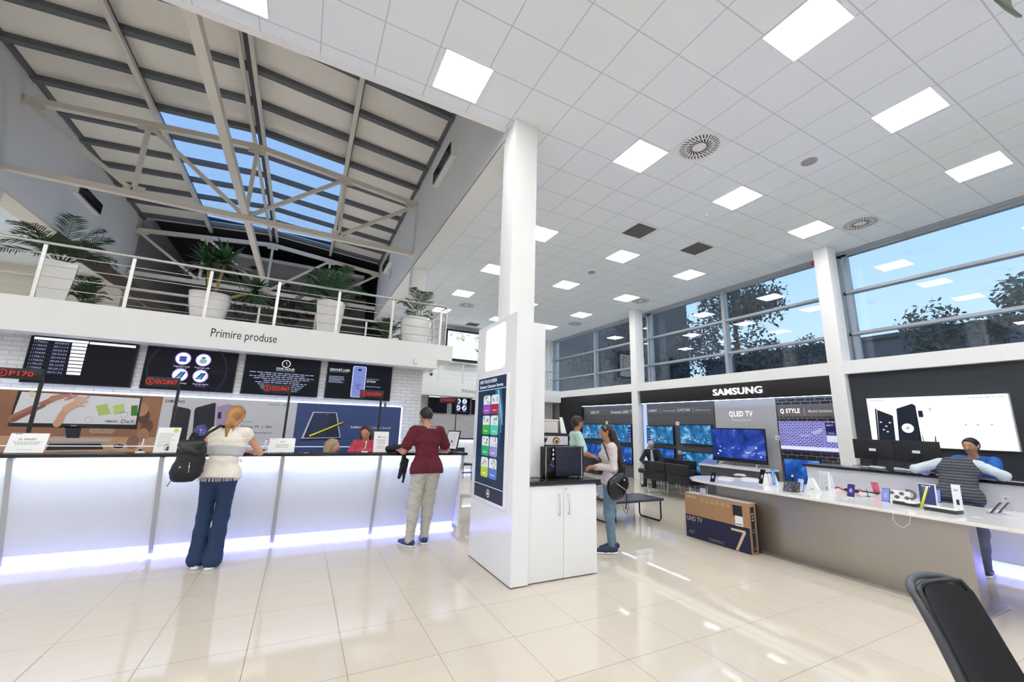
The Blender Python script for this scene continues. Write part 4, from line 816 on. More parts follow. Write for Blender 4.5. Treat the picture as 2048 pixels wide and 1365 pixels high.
# ================================================================ right reception desk
r = thing('reception_desk', 'white reception desk with a black top in front of the bright advertisement', 'desk', (8.2, 1.4, 0)); y0, y1 = -5.4, 2.7
b = MB()
b.add([(-.36, y0, .13), (-.36, y1, .13), (-.2, y1, .13), (-.2, y0, .13), (-.42, y0, 1.06), (-.42, y1, 1.06), (-.38, y1, 1.06), (-.38, y0, 1.06)], [(0, 1, 2, 3), (4, 7, 6, 5), (0, 4, 5, 1), (3, 2, 6, 7), (0, 3, 7, 4), (1, 5, 6, 2)], LAM)
b.box(-.38, .2, y1-.02, y1, .0, 1.06, LAM); b.box(.15, .6, y0, y1, .7, .74, LAM); b.build('body', r)
b = MB(); b.box(-.46, .02, y0, y1+.04, 1.06, 1.10, DKTOP, bev=.005); b.build('top', r)
b = MB(); b.box(-.37, -.34, y0, y1, .02, .125, mat('frosted_plinth', 'dfe6ff', .3, emit=1.0)); b.build('plinth_light', r)
b = MB(); b.box(-.39, -.375, y0, y1, .006, .016, LEDB); b.build('lower_light_strip', r); b = MB(); b.box(-.36, -.1, y0, y1, 0, .006, BLACK); b.build('kick_base', r)
def monitor(y, lab, x=8.28, W=.52, H=.31, zb=1.101, lift=.13, rzz=0):
    r = thing('computer_monitor', lab, 'monitor', (x, y, zb), rzz, 'black monitors seen from behind on the right desk')
    b = MB(); b.box(-.02, .015, -W/2, W/2, lift, lift+H, BLACKM, bev=.006); b.build('body', r)
    b = MB(); b.box(.0155, .017, -W/2+.01, W/2-.01, lift+.015, lift+H-.01, glow('8aa0c8', .5)); b.build('screen', r)
    b = MB(); b.box(-.035, -.02, -.03, .03, .0, lift+.12, BLACK); b.lathe([(0, 0), (.1, 0), (.1, .01), (0, .014)], BLACK, 20); b.build('stand', r)
    b = MB(); b.box(-.0215, -.02, -.04, .05, lift+.13, lift+.17, PAPER); b.build('sticker', r)
    b = MB(); b.tube([(-.03, .03, lift+.1), (-.06, .1, lift+.03), (-.05, .2, .02), (-.03, .3, .008)], .005, CORD, 6); b.tube([(-.03, -.03, lift+.1), (-.07, -.1, lift-.03), (-.06, -.16, .02), (.0, -.2, .008)], .004, CORD, 6); b.build('cable', r); return r
monitor(3.33, 'black monitor back with a white sticker, the one closer to the wide column')
monitor(2.8, 'black monitor back with a white sticker, the one beside the leaning customer')
r = thing('desk_clutter', 'tangle of white plugs and adapters on the black desk top by the monitors', 'adapters', (8.1, 3.1, 1.104)); rg = random.Random(3)
for k in range(9):
    b = MB(); a = rg.uniform(-.5, .45); l = rg.uniform(.03, .06); b.box(-.02+rg.uniform(-.06, .04), .03, a-l, a+l, 0, rg.uniform(.015, .035), mat('plug_white', 'dcdce0', .4, noise=.03), bev=.004); b.build('adapter', r)
# ================================================================ phone display table
TZ = .83
QZ = mat('white_quartz_top', 'f4f2ee', .12, noise=.01, nscale=4, coat=.3)
r = thing('display_table', 'long white-topped phone display table on a brushed steel base', 'table', (6.3, 2.2, 0))
def outline():
    pts = []; xs0, xs1 = 5.70-6.3, 7.08-6.3
    pts += [(xs0, -3.4), (xs1, -3.4), (xs1, 1.6)]
    for k in range(1, 12): t = k/12*PI/2; pts.append((xs1-.0-(xs1-xs0-.2)*.5*(1-math.cos(t))*1.3, 1.6+1.3*math.sin(t)))
    for k in range(0, 6): t = k/6*PI/2; pts.append((xs0+.12-.12*math.sin(t)+.0, 2.68-.18*(1-math.cos(t))+.0))
    return pts
b = MB(); tp = [(-.60, -3.4), (.78, -3.4), (.78, 1.1), (.74, 1.7), (.62, 2.25), (.44, 2.62), (.2, 2.84), (-.08, 2.88), (-.34, 2.78), (-.52, 2.58), (-.60, 2.3)]
bm = bmesh.new(); vs = [bm.verts.new((x, y, TZ-.035)) for x, y in tp]; f_ = bm.faces.new(vs); ex = bmesh.ops.extrude_face_region(bm, geom=[f_]); bmesh.ops.translate(bm, verts=[q for q in ex['geom'] if isinstance(q, bmesh.types.BMVert)], vec=(0, 0, .035)); bmesh.ops.bevel(bm, geom=[e_ for e_ in bm.edges if abs((e_.verts[0].co-e_.verts[1].co).z) < .001], offset=.006, segments=2, affect='EDGES')
b.add([v_.co.copy() for v_ in bm.verts], [[v_.index for v_ in f.verts] for f in bm.faces] if not bm.verts.index_update() else [], QZ); bm.free(); b.build('tabletop', r)
b = MB(); b.box(5.84-6.3, 6.05-6.3, -.5, 2.2, .016, TZ-.036, STEELB, bev=.003); b.build('base_block', r)
b = MB(); b.box(5.73-6.3, 6.3-6.3, -.56, 2.26, 0, .016, STEELB, bev=.004); b.build('foot_plate', r)
# television carton
KR = mat('kraft_cardboard', 'a8835e', .75, noise=.06, nscale=6); NAVY = ink('1d2140', .6); KT = ink('d8c0a0')
r = thing('television_carton', 'brown and navy UHD TV cardboard carton leaning by the steel table base', 'cardboard box', (5.66, 4.22, 0)); L2 = .52; H2 = .645
b = MB(); b.box(-.13, .06, -L2, L2, 0, H2, KR, bev=.004)
b.build('box_body', r); b = MB(); pl = Plane((-.131, 0, 0), (0, -1, 0), (0, 0, 1))
rect(b, pl, -L2+.003, .004, L2-.004, .33, 0, NAVY); text(b, pl, 'SAMSUNG', -L2+.03, .575, .034, .001, KT, width=.19, bold=.03); text(b, pl, 'UHD TV', -L2+.03, .245, .065, .001, KT, width=.27); text(b, pl, '43"', -L2+.05, .06, .05, .001, ink('8d8a94'), width=.11)
poly(b, pl, [(.245, .285), (.45, .285), (.46, .26), (.33, .01), (.29, .01), (.415, .255), (.245, .255)], .001, KT); lines(b, pl, .0, .055, .3, 2, .02, .008, .001, ink('8d8a94'), seed=17)
for k in range(6): text(b, pl, ('UHD', 'HDR', 'Smart', '4K', 'Slim', 'PurColor')[k], -.23+k*.085, .588, .018, .001, KT, width=.05); lines(b, pl, -.23+k*.085, .572, .06, 3, .012, .005, .001, KT, align='L', seed=50+k)
rect(b, pl, .29, .45, .43, .6, .001, ink('241f24')); rect(b, pl, .315, .33, .43, .46, .0016, PAPER); rect(b, pl, .33, .345, .415, .36, .002, GI); rect(b, pl, .29, .6, .43, .605, .0016, KT)
pl = Plane((0, -L2-.001, 0), (1, 0, 0), (0, 0, 1)); rect(b, pl, -.095, .03, -.02, .60, 0, NAVY); rect(b, pl, .02, .01, .055, .63, 0, ink('15151c')); lines(b, pl, -.058, .5, .05, 3, .04, .02, .001, KT, seed=19); lines(b, pl, -.058, .3, .05, 2, .03, .01, .001, KT, seed=18); text(b, pl, '43', -.075, .06, .035, .001, ink('8d8a94'))
b.build('printing', r); b = MB(); b.box(-.128, .058, -L2+.005, L2-.005, H2, H2+.0015, mat('top_tape', 'c8c4cc', .25, noise=.1)); b.build('tape', r)
r = thing('acrylic_tag', 'small clear acrylic card holder standing on the television carton', 'card holder', (5.6, 4.45, H2+.002)); b = MB(); b.box(-.02, .02, -.05, .05, 0, .003, ACRYL); b.box(-.004, 0, -.05, .05, .003, .09, mat('frosted_card', 'c6c3c8', .4, noise=.05)); b.build('card', r)
# --- goods on the table
TT = TZ+.001
GPH = ['2a2c60', 'c05c78']
def phone(px, py0, py1, X, lab, face, w=.078, back=None, lean=.35, yaw=0, grp='upright display phones on the white table', stand=True):
    """upright phone whose foot meets the table at the measured point"""
    p = on(px, py0, 2, TT) if X is None else Vector((X, on(px, py0, 0, X).y, TT)); d = (p-EYE); h = (on(px, py1, 0, p.x).z-p.z)
    r = thing('phone', lab, 'phone', (p.x, p.y, TT), yaw, grp); h = max(.08, min(h, .3))
    S = math.sin(lean)*h; C_ = math.cos(lean)*h
    b = MB(); M_ = Matrix.Rotation(lean, 4, 'Y'); b.box(0, .008, -w/2, w/2, .012, h, mat('phone_body_'+(back or '20222a'), back or '20222a', .25, noise=.03), bev=.003, M=M_); b.build('body', r)
    b = MB(); pl = Plane(M_ @ Vector((-.001, 0, 0)), (0, -1, 0), M_.to_3x3() @ Vector((0, 0, 1)))
    if face: rrect(b, pl, -w/2+.004, .018, w/2-.004, h-.006, .006, 0, face); disc(b, pl, 0, h*.55, w*.2, .0006, glow('c8c0ff', .8), sy=1.4); lines(b, pl, 0, h*.4, w*.6, 1, .01, .004, .001, glow('ffffff', .9), seed=4)
    else: rrect(b, pl, -.007, h*.8, .007, h*.88, .003, 0, ink('303038')); text(b, pl, 'SAMSUNG', 0, h*.5, .006, 0, GI, 'C', width=.035)
    b.build('screen' if face else 'camera', r)
    if stand: b = MB(); b.box(-.02, .05, -.035, .035, 0, .01, mat('clear_stand', 'e6e6ea', .15, noise=.02), bev=.002); b.build('stand', r)
    return r
SB = glow('8e9cf0', .95); SP = glow('4a3a90', .85); SK_ = glow('14161e', .5); SL = glow('b8cdf0', .95)
phone(1424, 966, 944, None, 'black-screened phone standing near the far tip of the white table', SK_)
phone(1522, 970, 938, None, 'black-screened phone among the white leaflet holders', SK_)
phone(1600, 986, 957, None, 'phone with a pale blue screen beside the grey printed cards', SL)
phone(1701, 996, 968, None, 'phone with a dark purple screen in front of the red glasses', SP)
phone(1771, 1006, 976, None, 'phone with a lilac-blue screen beside the pink phone', SB)
phone(1873, 1008, 978, None, 'phone with a lilac screen leaning beside the dark blue Note9 card', SB)
phone(1755, 990, 964, None, 'pink phone standing with its back shown', None, back='d85f7c', lean=-.3)
phone(1664, 977, 953, None, 'silver-white phone back next to the white triangular card', None, back='e6e6ec', lean=-.25)
phone(2020, 1024, 992, None, 'silver phone back leaning at the near end of the white table', None, back='b9b6b8', lean=-.3)
for k, (px, c, l) in enumerate(((1982, '23252c', 'the black one'), (1998, '3a3868', 'the dark blue one'))):
    p = on(px, 1028, 2, TT); r = thing('phone', 'slim phone seen edge-on leaning back near the table end, '+l, 'phone', p[:], 0, 'edge-on phones at the near table end')
    M_ = Matrix.Rotation(-math.radians(32), 4, 'X') if 0 else Matrix.Rotation(math.radians(35), 4, 'X'); b = MB(); b.box(-.035, .035, -.004, .006, .01, .15, mat('phone_body_'+c, c, .2, noise=.03), bev=.003, M=M_); b.build('body', r); b = MB(); b.box(-.03, .03, -.04, .03, 0, .012, ACRYL); b.build('stand', r)
def card_stand(px, py, w, h, lab, m, art=None, lean=.15, cat='display card', name='display_card', t=.004, grp=None):
    p = on(px, py, 2, TT); r = thing(name, lab, cat, p[:], 0, grp); M_ = Matrix.Rotation(lean, 4, 'Y')
    b = MB(); b.box(0, t, -w/2, w/2, .002, h, m, bev=.0015, M=M_); b.box(0, h*.35, -w/2, w/2, 0, .003, m); b.build('board', r)
    if art: b = MB(); pl = Plane(M_ @ Vector((-.0012, 0, 0)), (0, -1, 0), M_.to_3x3() @ Vector((0, 0, 1))); art(b, pl, w, h); b.build('printing', r)
    return r
WC = mat('white_card', 'f2f2f4', .35, noise=.01)
def nt9(b, pl, w, h):
    rect(b, pl, -w/2+.004, .006, w/2-.012, h-.008, 0, ink('3b4270')); text(b, pl, 'Note9', -w*.28, h*.84, h*.085, .001, PAPER, width=w*.5, bold=.02); lines(b, pl, -w*.28, h*.78, w*.5, 5, h*.035, .002, .001, ink('9aa2d0'), align='L', seed=71)
card_stand(1858, 1011, .155, .235, 'dark blue board headed Note9 on the white table', ink('eef0f4'), nt9, lean=.1)
p = on(1853, 1018, 2, TT); r = thing('stylus', 'large yellow pen model propped in front of the Note9 board', 'pen', (p.x-.04, p.y, TT)); b = MB(); b.tube([(0, .03, 0.0), (0, .028, .012), (.01, -.03, .19)], [.004, .011, .011], mat('pen_yellow', 'e0d830', .3, noise=.03), 10); b.build('barrel', r); b = MB(); b.tube([(.01, -.03, .19), (.013, -.045, .24)], [.011, .009], mat('pen_clear', 'e8ecb0', .2, noise=.02), 10); b.build('cap', r)
def s9(b, pl, w, h): text(b, pl, 'S|S9', 0, h*.7, h*.09, 0, ink('33343a'), 'C', width=w*.5); rect(b, pl, -w*.1, h*.08, w*.25, h*.32, 0, ink('1e1e24'))
card_stand(1916, 1014, .07, .24, 'tall narrow white S9 display post on the table', WC, s9, lean=.08, t=.03)
def tri(b, pl, w, h): lines(b, pl, 0, h*.25, w*.3, 1, .01, .004, 0, ink('33343a'), seed=5)
p = on(1625, 984, 2, TT); r = thing('display_card', 'white triangular display card on the table beside the tall white frame', 'display card', p[:]); b = MB(); b.prism([(0, -.085, 0), (0, .085, 0), (0, .035, .175), (0, -.01, .175)], (.05, 0, 0), WC); b.build('board', r); b = MB(); b.box(-.001, 0, -.02, .02, .03, .037, ink('33343a')); b.build('printing', r)
def frm(b, pl, w, h): rect(b, pl, -w/2+.006, .01, w/2-.016, h-.01, 0, ink('c9cdd2')); lines(b, pl, -w*.2, h*.85, w*.5, 1, .01, .012, .001, PAPER, align='L', seed=9); rect(b, pl, w*.12, h*.1, w*.2, h*.25, .001, ink('2a2a30')); text(b, pl, 'S9', w*.05, h*.4, h*.06, .001, ink('3a3a40'), width=w*.15)
card_stand(1651, 984, .12, .26, 'tall white-framed grey board beside the triangular card', WC, frm, lean=.06, t=.02)
def gm(b, pl, w, h):
    rect(b, pl, -w/2+.003, .004, w/2-.003, h-.004, 0, ink('4c4a50')); poly(b, pl, [(-w*.4, .01), (-w*.2, .01), (w*.35, h*.8), (w*.2, h*.8)], .001, ink('6d62a0')); ring(b, pl, -w*.25, h*.75, w*.1, w*.04, .001, ink('b8c04a'), n=16); ring(b, pl, w*.25, h*.2, w*.1, w*.04, .001, ink('b8c04a'), n=16)
card_stand(1575, 984, .12, .14, 'grey and purple card under the watch stand', ink('4c4a50'), gm, lean=.35); card_stand(1590, 985, .11, .14, 'grey and purple card beside the pale blue phone', ink('4c4a50'), gm, lean=.35)
p = on(1580, 978, 2, TT); r = thing('smart_watch', 'black round watch ring standing behind the grey purple cards', 'watch', (p.x+.1, p.y, TT)); b = MB(); b.tube([(0, .03*math.cos(t*PI/8), .17+.035*math.sin(t*PI/8)) for t in range(16)], .008, BLACK, 8, closed=True); b.build('strap', r); b = MB(); b.ball((-.01, 0, .17), .017, mat('watch_face', 'c8d0dc', .2, noise=.05), 10); b.build('face', r); b = MB(); b.box(-.01, .01, -.01, .01, 0, .14, BLACK); b.build('stand', r)
# leaflet holders at the far end
for k, (px, py, l) in enumerate(((1532, 972, 'the first from the black phone'), (1540, 972, 'the middle one of the group'), (1550, 972, 'the one against the tall acrylic sign'))):
    p = on(px, py, 2, TT); r = thing('leaflet_holder', 'narrow white leaflet holder on edge, '+l, 'leaflet holder', p[:], .2*k, 'white leaflet holders at the far end of the table'); b = MB(); b.prism([(0, -.05, 0), (0, .05, 0), (.02, .02, .17), (.02, -.01, .17)], (.006, 0, 0), WC); b.build('board', r); b = MB(); b.prism([(.05, -.05, 0), (.05, .05, 0), (.03, .02, .17), (.03, -.01, .17)], (.006, 0, 0), WC); b.build('back_board', r)
p = on(1549, 975, 2, TT); r = thing('acrylic_sign', 'tall clear sign with a blue lettered strip on the white table', 'sign', p[:]); b = MB(); b.box(0, .006, -.035, .05, 0, .27, ACRYL); b.build('stand', r); b = MB(); pl = Plane((-.002, 0, 0), (0, 0, 1), (0, 1, 0)); b.box(-.002, -.001, -.02, .025, .03, .26, ink('4a94d8')); text(b, Plane((-.003, .0, 0), (0, 0, 1), (0, 1, 0)), 'SAMSUNG', .06, -.008, .022, 0, PAPER, width=.17); b.build('strip', r)
for k, (px, py, w, l) in enumerate(((1452, 958, .2, 'nearest the black-screened phone'), (1500, 960, .24, 'under the metal holders'), (1480, 952, .16, 'at the rounded tip'))):
    p = on(px, py, 2, TT); r = thing('brochure_tray', 'shallow white tray of leaflets on the far table end, '+l, 'tray', p[:], .1*k); b = MB(); b.box(-.07, .07, -w/2, w/2, 0, .015, WC, bev=.003); b.build('tray', r); b = MB(); b.box(-.05, .05, -w/2+.02, w/2-.02, .015, .03, mat('leaflets_mixed', 'cfcac4', .6, noise=.25, nscale=25)); b.build('leaflets', r)
# VR glasses, cable, charger blocks
p = on(1690, 985, 2, TT); r = thing('glasses', 'red and black glasses resting behind the purple-screened phone', 'glasses', (p.x+.1, p.y, TT)); b = MB(); RG = mat('glasses_red', 'c02a28', .25, noise=.05)
b.tube([(0, -.16+.02*k, .03+.012*math.sin(k)) for k in range(17)], .011, RG, 8); b.build('frame', r); b = MB()
for y in (-.09, .02): b.ball((-.005, y, .022), .022, BLACK, 12, sc=(.5, 1.7, 1))
b.build('lenses', r); b = MB(); b.tube([(0, -.16, .03), (.08, -.26, .02), (.1, -.3, .01)], .009, BLACK, 8); b.build('arm', r)
for k, (px, py, a, l) in enumerate(((1816, 1012, .22, 'under the pale round stand'), (1888, 1026, .26, 'in front of the Note9 board'))):
    p = on(px, py, 2, TT); r = thing('display_plinth', 'flat black-edged white display block on the table, the one '+l, 'display block', (p.x+.06, p.y+.02, TT), -.12); b = MB(); b.box(-.07, .07, -a/2, a/2, 0, .036, mat('plinth_dark_grey', '3a3a3c', .35, noise=.05), bev=.002); b.build('body', r); b = MB(); b.box(-.069, .069, -a/2+.001, a/2-.001, .036, .04, WC); b.build('top', r)
p = on(1815, 1008, 2, TT+.04); r = thing('earphone_stand', 'pale round headphone shape with dark grey petals on a block', 'stand', (p.x+.08, p.y, TT+.0405)); b = MB(); b.lathe([(0, 0), (.05, 0), (.05, .008), (.015, .02), (.012, .05), (0, .05)], WC, 18); b.build('base', r); b = MB(); b.tube([(0, .05*math.cos(t*PI/9), .09+.045*math.sin(t*PI/9)) for t in range(3, 16)], .014, mat('stand_taupe', '6d6462', .5, noise=.05), 8); b.build('ring', r)
card_stand(1795, 1000, .24, .11, 'low white box printed with dark grey petals beside the lilac phone', WC, lambda b, pl, w, h: [disc(b, pl, -w*.4+k*w*.2, h*(.3+.4*(k % 2)), h*.18, .001, ink('6d6462'), sx=1.3) for k in range(5)], lean=.05, t=.03)
p = on(1735, 994, 2, TT); r = thing('pen_stand', 'thin black stylus standing in a small holder by the pink phone', 'pen stand', (p.x+.02, p.y, TT)); b = MB(); b.lathe([(0, 0), (.02, 0), (.02, .006), (0, .008)], BLACK, 14); b.build('base', r); b = MB(); b.tube([(0, 0, .005), (.0, .01, .09)], .004, BLACK, 8); b.build('pen', r)
b = MB(); b.tube([(5.69, 3.03-.03, TZ-.04), (5.69, 2.98, TZ-.12), (5.69, 2.85, TZ-.2), (5.69, 2.68, TZ-.17), (5.69, 2.6, TZ-.04)] if 0 else [on(1786, 1022, 0, 5.695), on(1786, 1040, 0, 5.695), on(1796, 1052, 0, 5.695), on(1808, 1056, 0, 5.695), on(1819, 1048, 0, 5.695), on(1821, 1034, 0, 5.695), on(1818, 1027, 0, 5.695)], .0025, WHITE, 6); tag(b.build('charging_cable'), 'thin white cable looping below the front edge of the white table', 'cable')
for k, (px, py, l) in enumerate(((1955, 1035, 'with a fallen card by the edge-on phones'), (1690, 1000, 'before the purple-screened phone'), (1610, 992, 'beside the pale blue phone'))):
    p = on(px, py, 2, TT); b = MB(); b.lathe([(0, 0), (.05, 0), (.052, .005), (0, .009)], mat('puck_clear', 'd4d4da', .12, noise=.03), 20); tag(b.build('display_puck', None, p[:]), 'flat pale round stand on the table '+l, 'stand')
# ================================================================ waiting area
def bench(x, y, rzz, lab, n=2, W=1.1, back=True):
    r = thing('bench_sofa', lab, 'sofa', (x, y, 0), rzz, 'black leather waiting sofas')
    for k in range(n):
        a = (k-n/2)*W+.01; c = a+W-.02
        b = MB(); b.box(a, c, -.3, .32, .34, .46, LEATH, bev=.025); b.build('seat', r)
        if back: b = MB(); b.box(a, c, -.36, -.29, .36, .56, LEATH, bev=.02); b.box(a, c, -.37, -.29, .57, .80, LEATH, bev=.02); b.build('backrest', r)
    for k in range(n+1):
        a = (k-n/2)*W; b = MB(); a_ = a+(.05 if k == 0 else -.05 if k == n else 0); b.tube([(a_, -.3, .36), (a_, -.3, .01), (a_, .28, .01), (a_, .28, .36)], .011, STEEL, 8); b.build('leg', r)
    return r
bench(8.48, 7.5, -PI/2, 'two-seat black leather sofa, low back to the camera, in front of the grey-haired man', 2, .7)
bench(9.42, 9.0, PI/2, 'black leather sofa carrying the grey-haired man', 1, .9)
bench(9.2, 8.08, PI/2, 'single black leather seat beside the grey-haired man facing the two-seat sofa', 1, .7)
bench(6.08, 7.35, PI*.02, 'black leather seat behind the low dark table, next to the long-haired girl', 1, .6)
bench(7.7, 9.6, -PI/2, 'black leather seat far back near the column foot', 1, .9)
b = MB(); b.box(-.35, .35, -.3, .3, .05, .42, LEATH, bev=.03); b.box(-.3, .3, -.25, .25, 0, .05, BLACK); tag(b.build('ottoman', None, (9.0, 6.1, 0)), 'black leather square seat between the sofa and the white table tip', 'ottoman')
NVM = mat('dark_purple_metal', '1c1a38', .3, metal=.5, noise=.05); TTOP = mat('dark_grey_tabletop', '35363d', .3, noise=.06)
r = thing('coffee_table', 'low dark table with looped metal legs behind the long-haired girl', 'table', (5.36, 5.86, 0))
b = MB(); b.box(-.59, .59, -.31, .31, .355, .395, TTOP, bev=.006); b.build('tabletop', r)
for x in (-.5, .54):
    b = MB(); b.tube([(x, -.27, .35), (x, -.27, .06), (x, -.24, .014), (x, .22, .014), (x, .25, .06), (x, .25, .35)], .014, NVM, 8); b.build('leg', r)
r = thing('laptop', 'open silver laptop on the low dark table behind the shoulder bag', 'laptop', (4.98, 5.9, .396), .4); SV = mat('laptop_silver', 'b4b6ba', .35, metal=.5, noise=.02)
b = MB(); b.box(-.15, .15, -.1, .1, 0, .014, SV, bev=.003); b.build('base', r); b = MB(); b.beam((0, .1, .012), (0, .16, .2), .3, .008, SV, up=(0, 1, 0)); b.build('lid', r)
b = MB(); b.tube([(4.99, 5.75, .4), (4.98, 5.56, .38), (4.99, 5.53, .25), (5.06, 5.55, .2), (5.12, 5.56, .28), (5.1, 5.53, .36)], .004, CORD, 6); tag(b.build('laptop_cable'), 'black laptop cable hanging over the low table edge', 'cable')
r = thing('leaflet_board', 'tilted lilac-blue leaflet board on the shelf of the largest television', 'leaflet', (9.5, 7.3, .772), 0); b = MB(); b.beam((-.1, 0, .01), (.08, 0, .1), .4, .01, ink('6a72b4'), up=(1, 0, 1)); b.build('board', r); b = MB(); b.box(-.1, .1, -.15, .15, 0, .01, WHITE); b.build('base', r)
# ---- office chair in the near corner
PLG = mat('chair_grey_plastic', '46484c', .35, noise=.04); MESHB = mat('chair_mesh_fabric', '0d0e13', .75, noise=.3, nscale=220, bump=.4)
r = thing('office_chair', 'black mesh office chair with a curved grey frame cropped at the near corner', 'chair', (2.37, .45, -.0), math.radians(-2))
T20 = math.radians(19); ct, st = math.cos(T20), math.sin(T20)
def bk(u, v, w=0):   # backrest sheet: u across, v up from its foot (0..0.56), curved sideways
    cur = .075*(u/.23)**2; y = .20-(0)+v*st*1.0; z = .475+v*ct; return Vector((u, y-cur*ct+w*ct-.0, z+cur*st*.3-w*st))
n, m_ = 14, 16; vs = []; fs = []
def hw(v): t = v/.56; return .208*(1-.10*t)*(1 if t < .92 else 1-(t-.92)*1.0)*(.74+.26*min(1, t/.25))
for off in (0, .012):
    for j in range(m_+1):
        v = .56*j/m_
        for i in range(n+1): vs.append(bk((2*i/n-1)*hw(v), v-(.0 if j < m_ else .012*abs(2*i/n-1)**4*4), off))
q = (n+1)*(m_+1)
for o_ in (0, q):
    for j in range(m_):
        for i in range(n): a = o_+j*(n+1)+i; fs.append((a, a+1, a+n+2, a+n+1))
b = MB(); b.add(vs, fs, MESHB, True); b.build('backrest', r)
b = MB()
edge = [bk(-hw(v), v, .012) for v in [.56*k/12 for k in range(13)]]+[bk(u_, .56+.004, .012) for u_ in [-.14+.035*k for k in range(9)]]+[bk(hw(v), v, .012) for v in [.56*(12-k)/12 for k in range(13)]]
b.tube(edge, .011, BLACK, 8); b.build('mesh_rim', r)
b = MB(); b.tube(smooth([bk(-.10, -.06, .07), bk(-.17, .05, .05), bk(-.2, .2, .03), bk(-.205, .4, .026), bk(-.195, .52, .03), bk(-.155, .57, .035), bk(-.05, .585, .035), bk(.05, .585, .035), bk(.155, .57, .035), bk(.195, .52, .03), bk(.205, .4, .026), bk(.2, .2, .03), bk(.17, .05, .05), bk(.1, -.06, .07)], 4), .0155, PLG, 10); b.build('back_frame', r)
b = MB(); b.box(-.24, .24, -.28, .22, .44, .5, MESHB, bev=.03); b.build('seat', r)
b = MB(); b.tube([bk(0, -.06, .08), (0, .16, .42), (0, 0, .40)], .025, PLG, 10); b.build('back_support', r)
for s_ in (-1, 1):
    b = MB(); b.tube([(s_*.27, .12, .66), (s_*.3, .02, .70), (s_*.3, -.2, .70)], [.02, .024, .022], PLG, 10); b.tube([(s_*.3, -.05, .69), (s_*.29, -.03, .5), (s_*.2, 0, .43)], .016, BLACK, 8); b.build('armrest', r)
b = MB(); b.lathe([(0, .1), (.03, .1), (.03, .44), (0, .44)], STEEL, 14); b.build('gas_lift', r)
for k in range(5):
    t = 2*PI*k/5+.3; b = MB(); b.tube([(0, 0, .11), (.3*math.cos(t), .3*math.sin(t), .07)], [.024, .014], PLG, 8); lg = b.build('base_leg', r)
    b = MB(); b.tube([(.3*math.cos(t)-.012*math.sin(t), .3*math.sin(t)+.012*math.cos(t), .028), (.3*math.cos(t)+.012*math.sin(t), .3*math.sin(t)-.012*math.cos(t), .028)], .028, BLACK, 14); b.build('caster', lg)
# ================================================================ upper floor: railings, pots, plants, lamps
def railing(pts_x, y, ztop, lab, x_from, x_to, zb=3.12, axis='x', posts=None):
    ln = x_to-x_from; r = thing('railing', lab, 'railing', ((x_from, y, zb) if axis == 'x' else (y, x_from, zb)))
    P = (lambda a, z: (a, 0, z)) if axis == 'x' else (lambda a, z: (0, a, z)); h = ztop-zb
    b = MB(); b.tube([P(0, h), P(ln, h)], .021, STEEL, 10); b.build('handrail', r)
    for k in (.2, .4, .6, .8): b = MB(); b.tube([P(0, h*k), P(ln, h*k)], .0065, STEEL, 6); b.build('rail_bar', r)
    for x in pts_x:
        b = MB()
        if axis == 'x': b.box(x-x_from-.022, x-x_from+.022, -.008, .008, 0, h-.03, STEEL); b.tube([(x-x_from, 0, h-.04), (x-x_from, 0, h-.015)], .007, STEEL, 6)
        else: b.box(-.008, .008, x-x_from-.022, x-x_from+.022, 0, h-.03, STEEL); b.tube([(0, x-x_from, h-.04), (0, x-x_from, h-.015)], .007, STEEL, 6)
        b.build('post', r)
railing([-8.3+.963*k for k in range(12)], 7.76, 3.93, 'steel railing along the front edge of the upper floor before the potted palms', -9.9, 2.40)
railing([7.77, 8.7]+[9.7+k for k in range(6)], 2.41, 3.93, 'steel railing running back along the side of the upper floor', 7.76, 14.9, axis='y')
railing([2.5+.98*k for k in range(8)], 14.92, 3.93, 'steel railing along the rear gallery in front of the big hanging screen', 2.45, 9.9)
railing([-7.6+1.09*k for k in range(9)], 9.9, 3.93, 'inner steel railing behind the potted palms on the upper floor', -9, 1.5)
PG = mat('white_gloss_ceramic', 'eceae6', .14, noise=.03, nscale=3, coat=.4); SOIL = mat('potting_soil', '33261c', .95, noise=.4, nscale=40)
def pot(x, y, prof, n, sq, lab, rot=0, grp=None):
    r = thing('plant_pot', lab, 'plant pot', (x, y, 3.121), rot); b = MB(); z1 = prof[-1][1]; rt = prof[-1][0]
    b.lathe(prof+[(rt-.03, z1), (rt-.04, z1-.05)], PG, n, sq=sq); b.build('pot', r); b = MB(); b.lathe([(0, z1-.05), (rt-.045, z1-.05), (rt-.045, z1-.045), (0, z1-.03)], SOIL, n, sq=sq); b.build('soil', r); return z1
LEAFS = {'a': mat('palm_leaf_green', '35502c', .45, noise=.35, nscale=3), 'b': mat('palm_leaf_dark', '2b4526', .45, noise=.3, nscale=3), 'c': mat('yucca_leaf', '27502a', .4, noise=.3, nscale=4)}
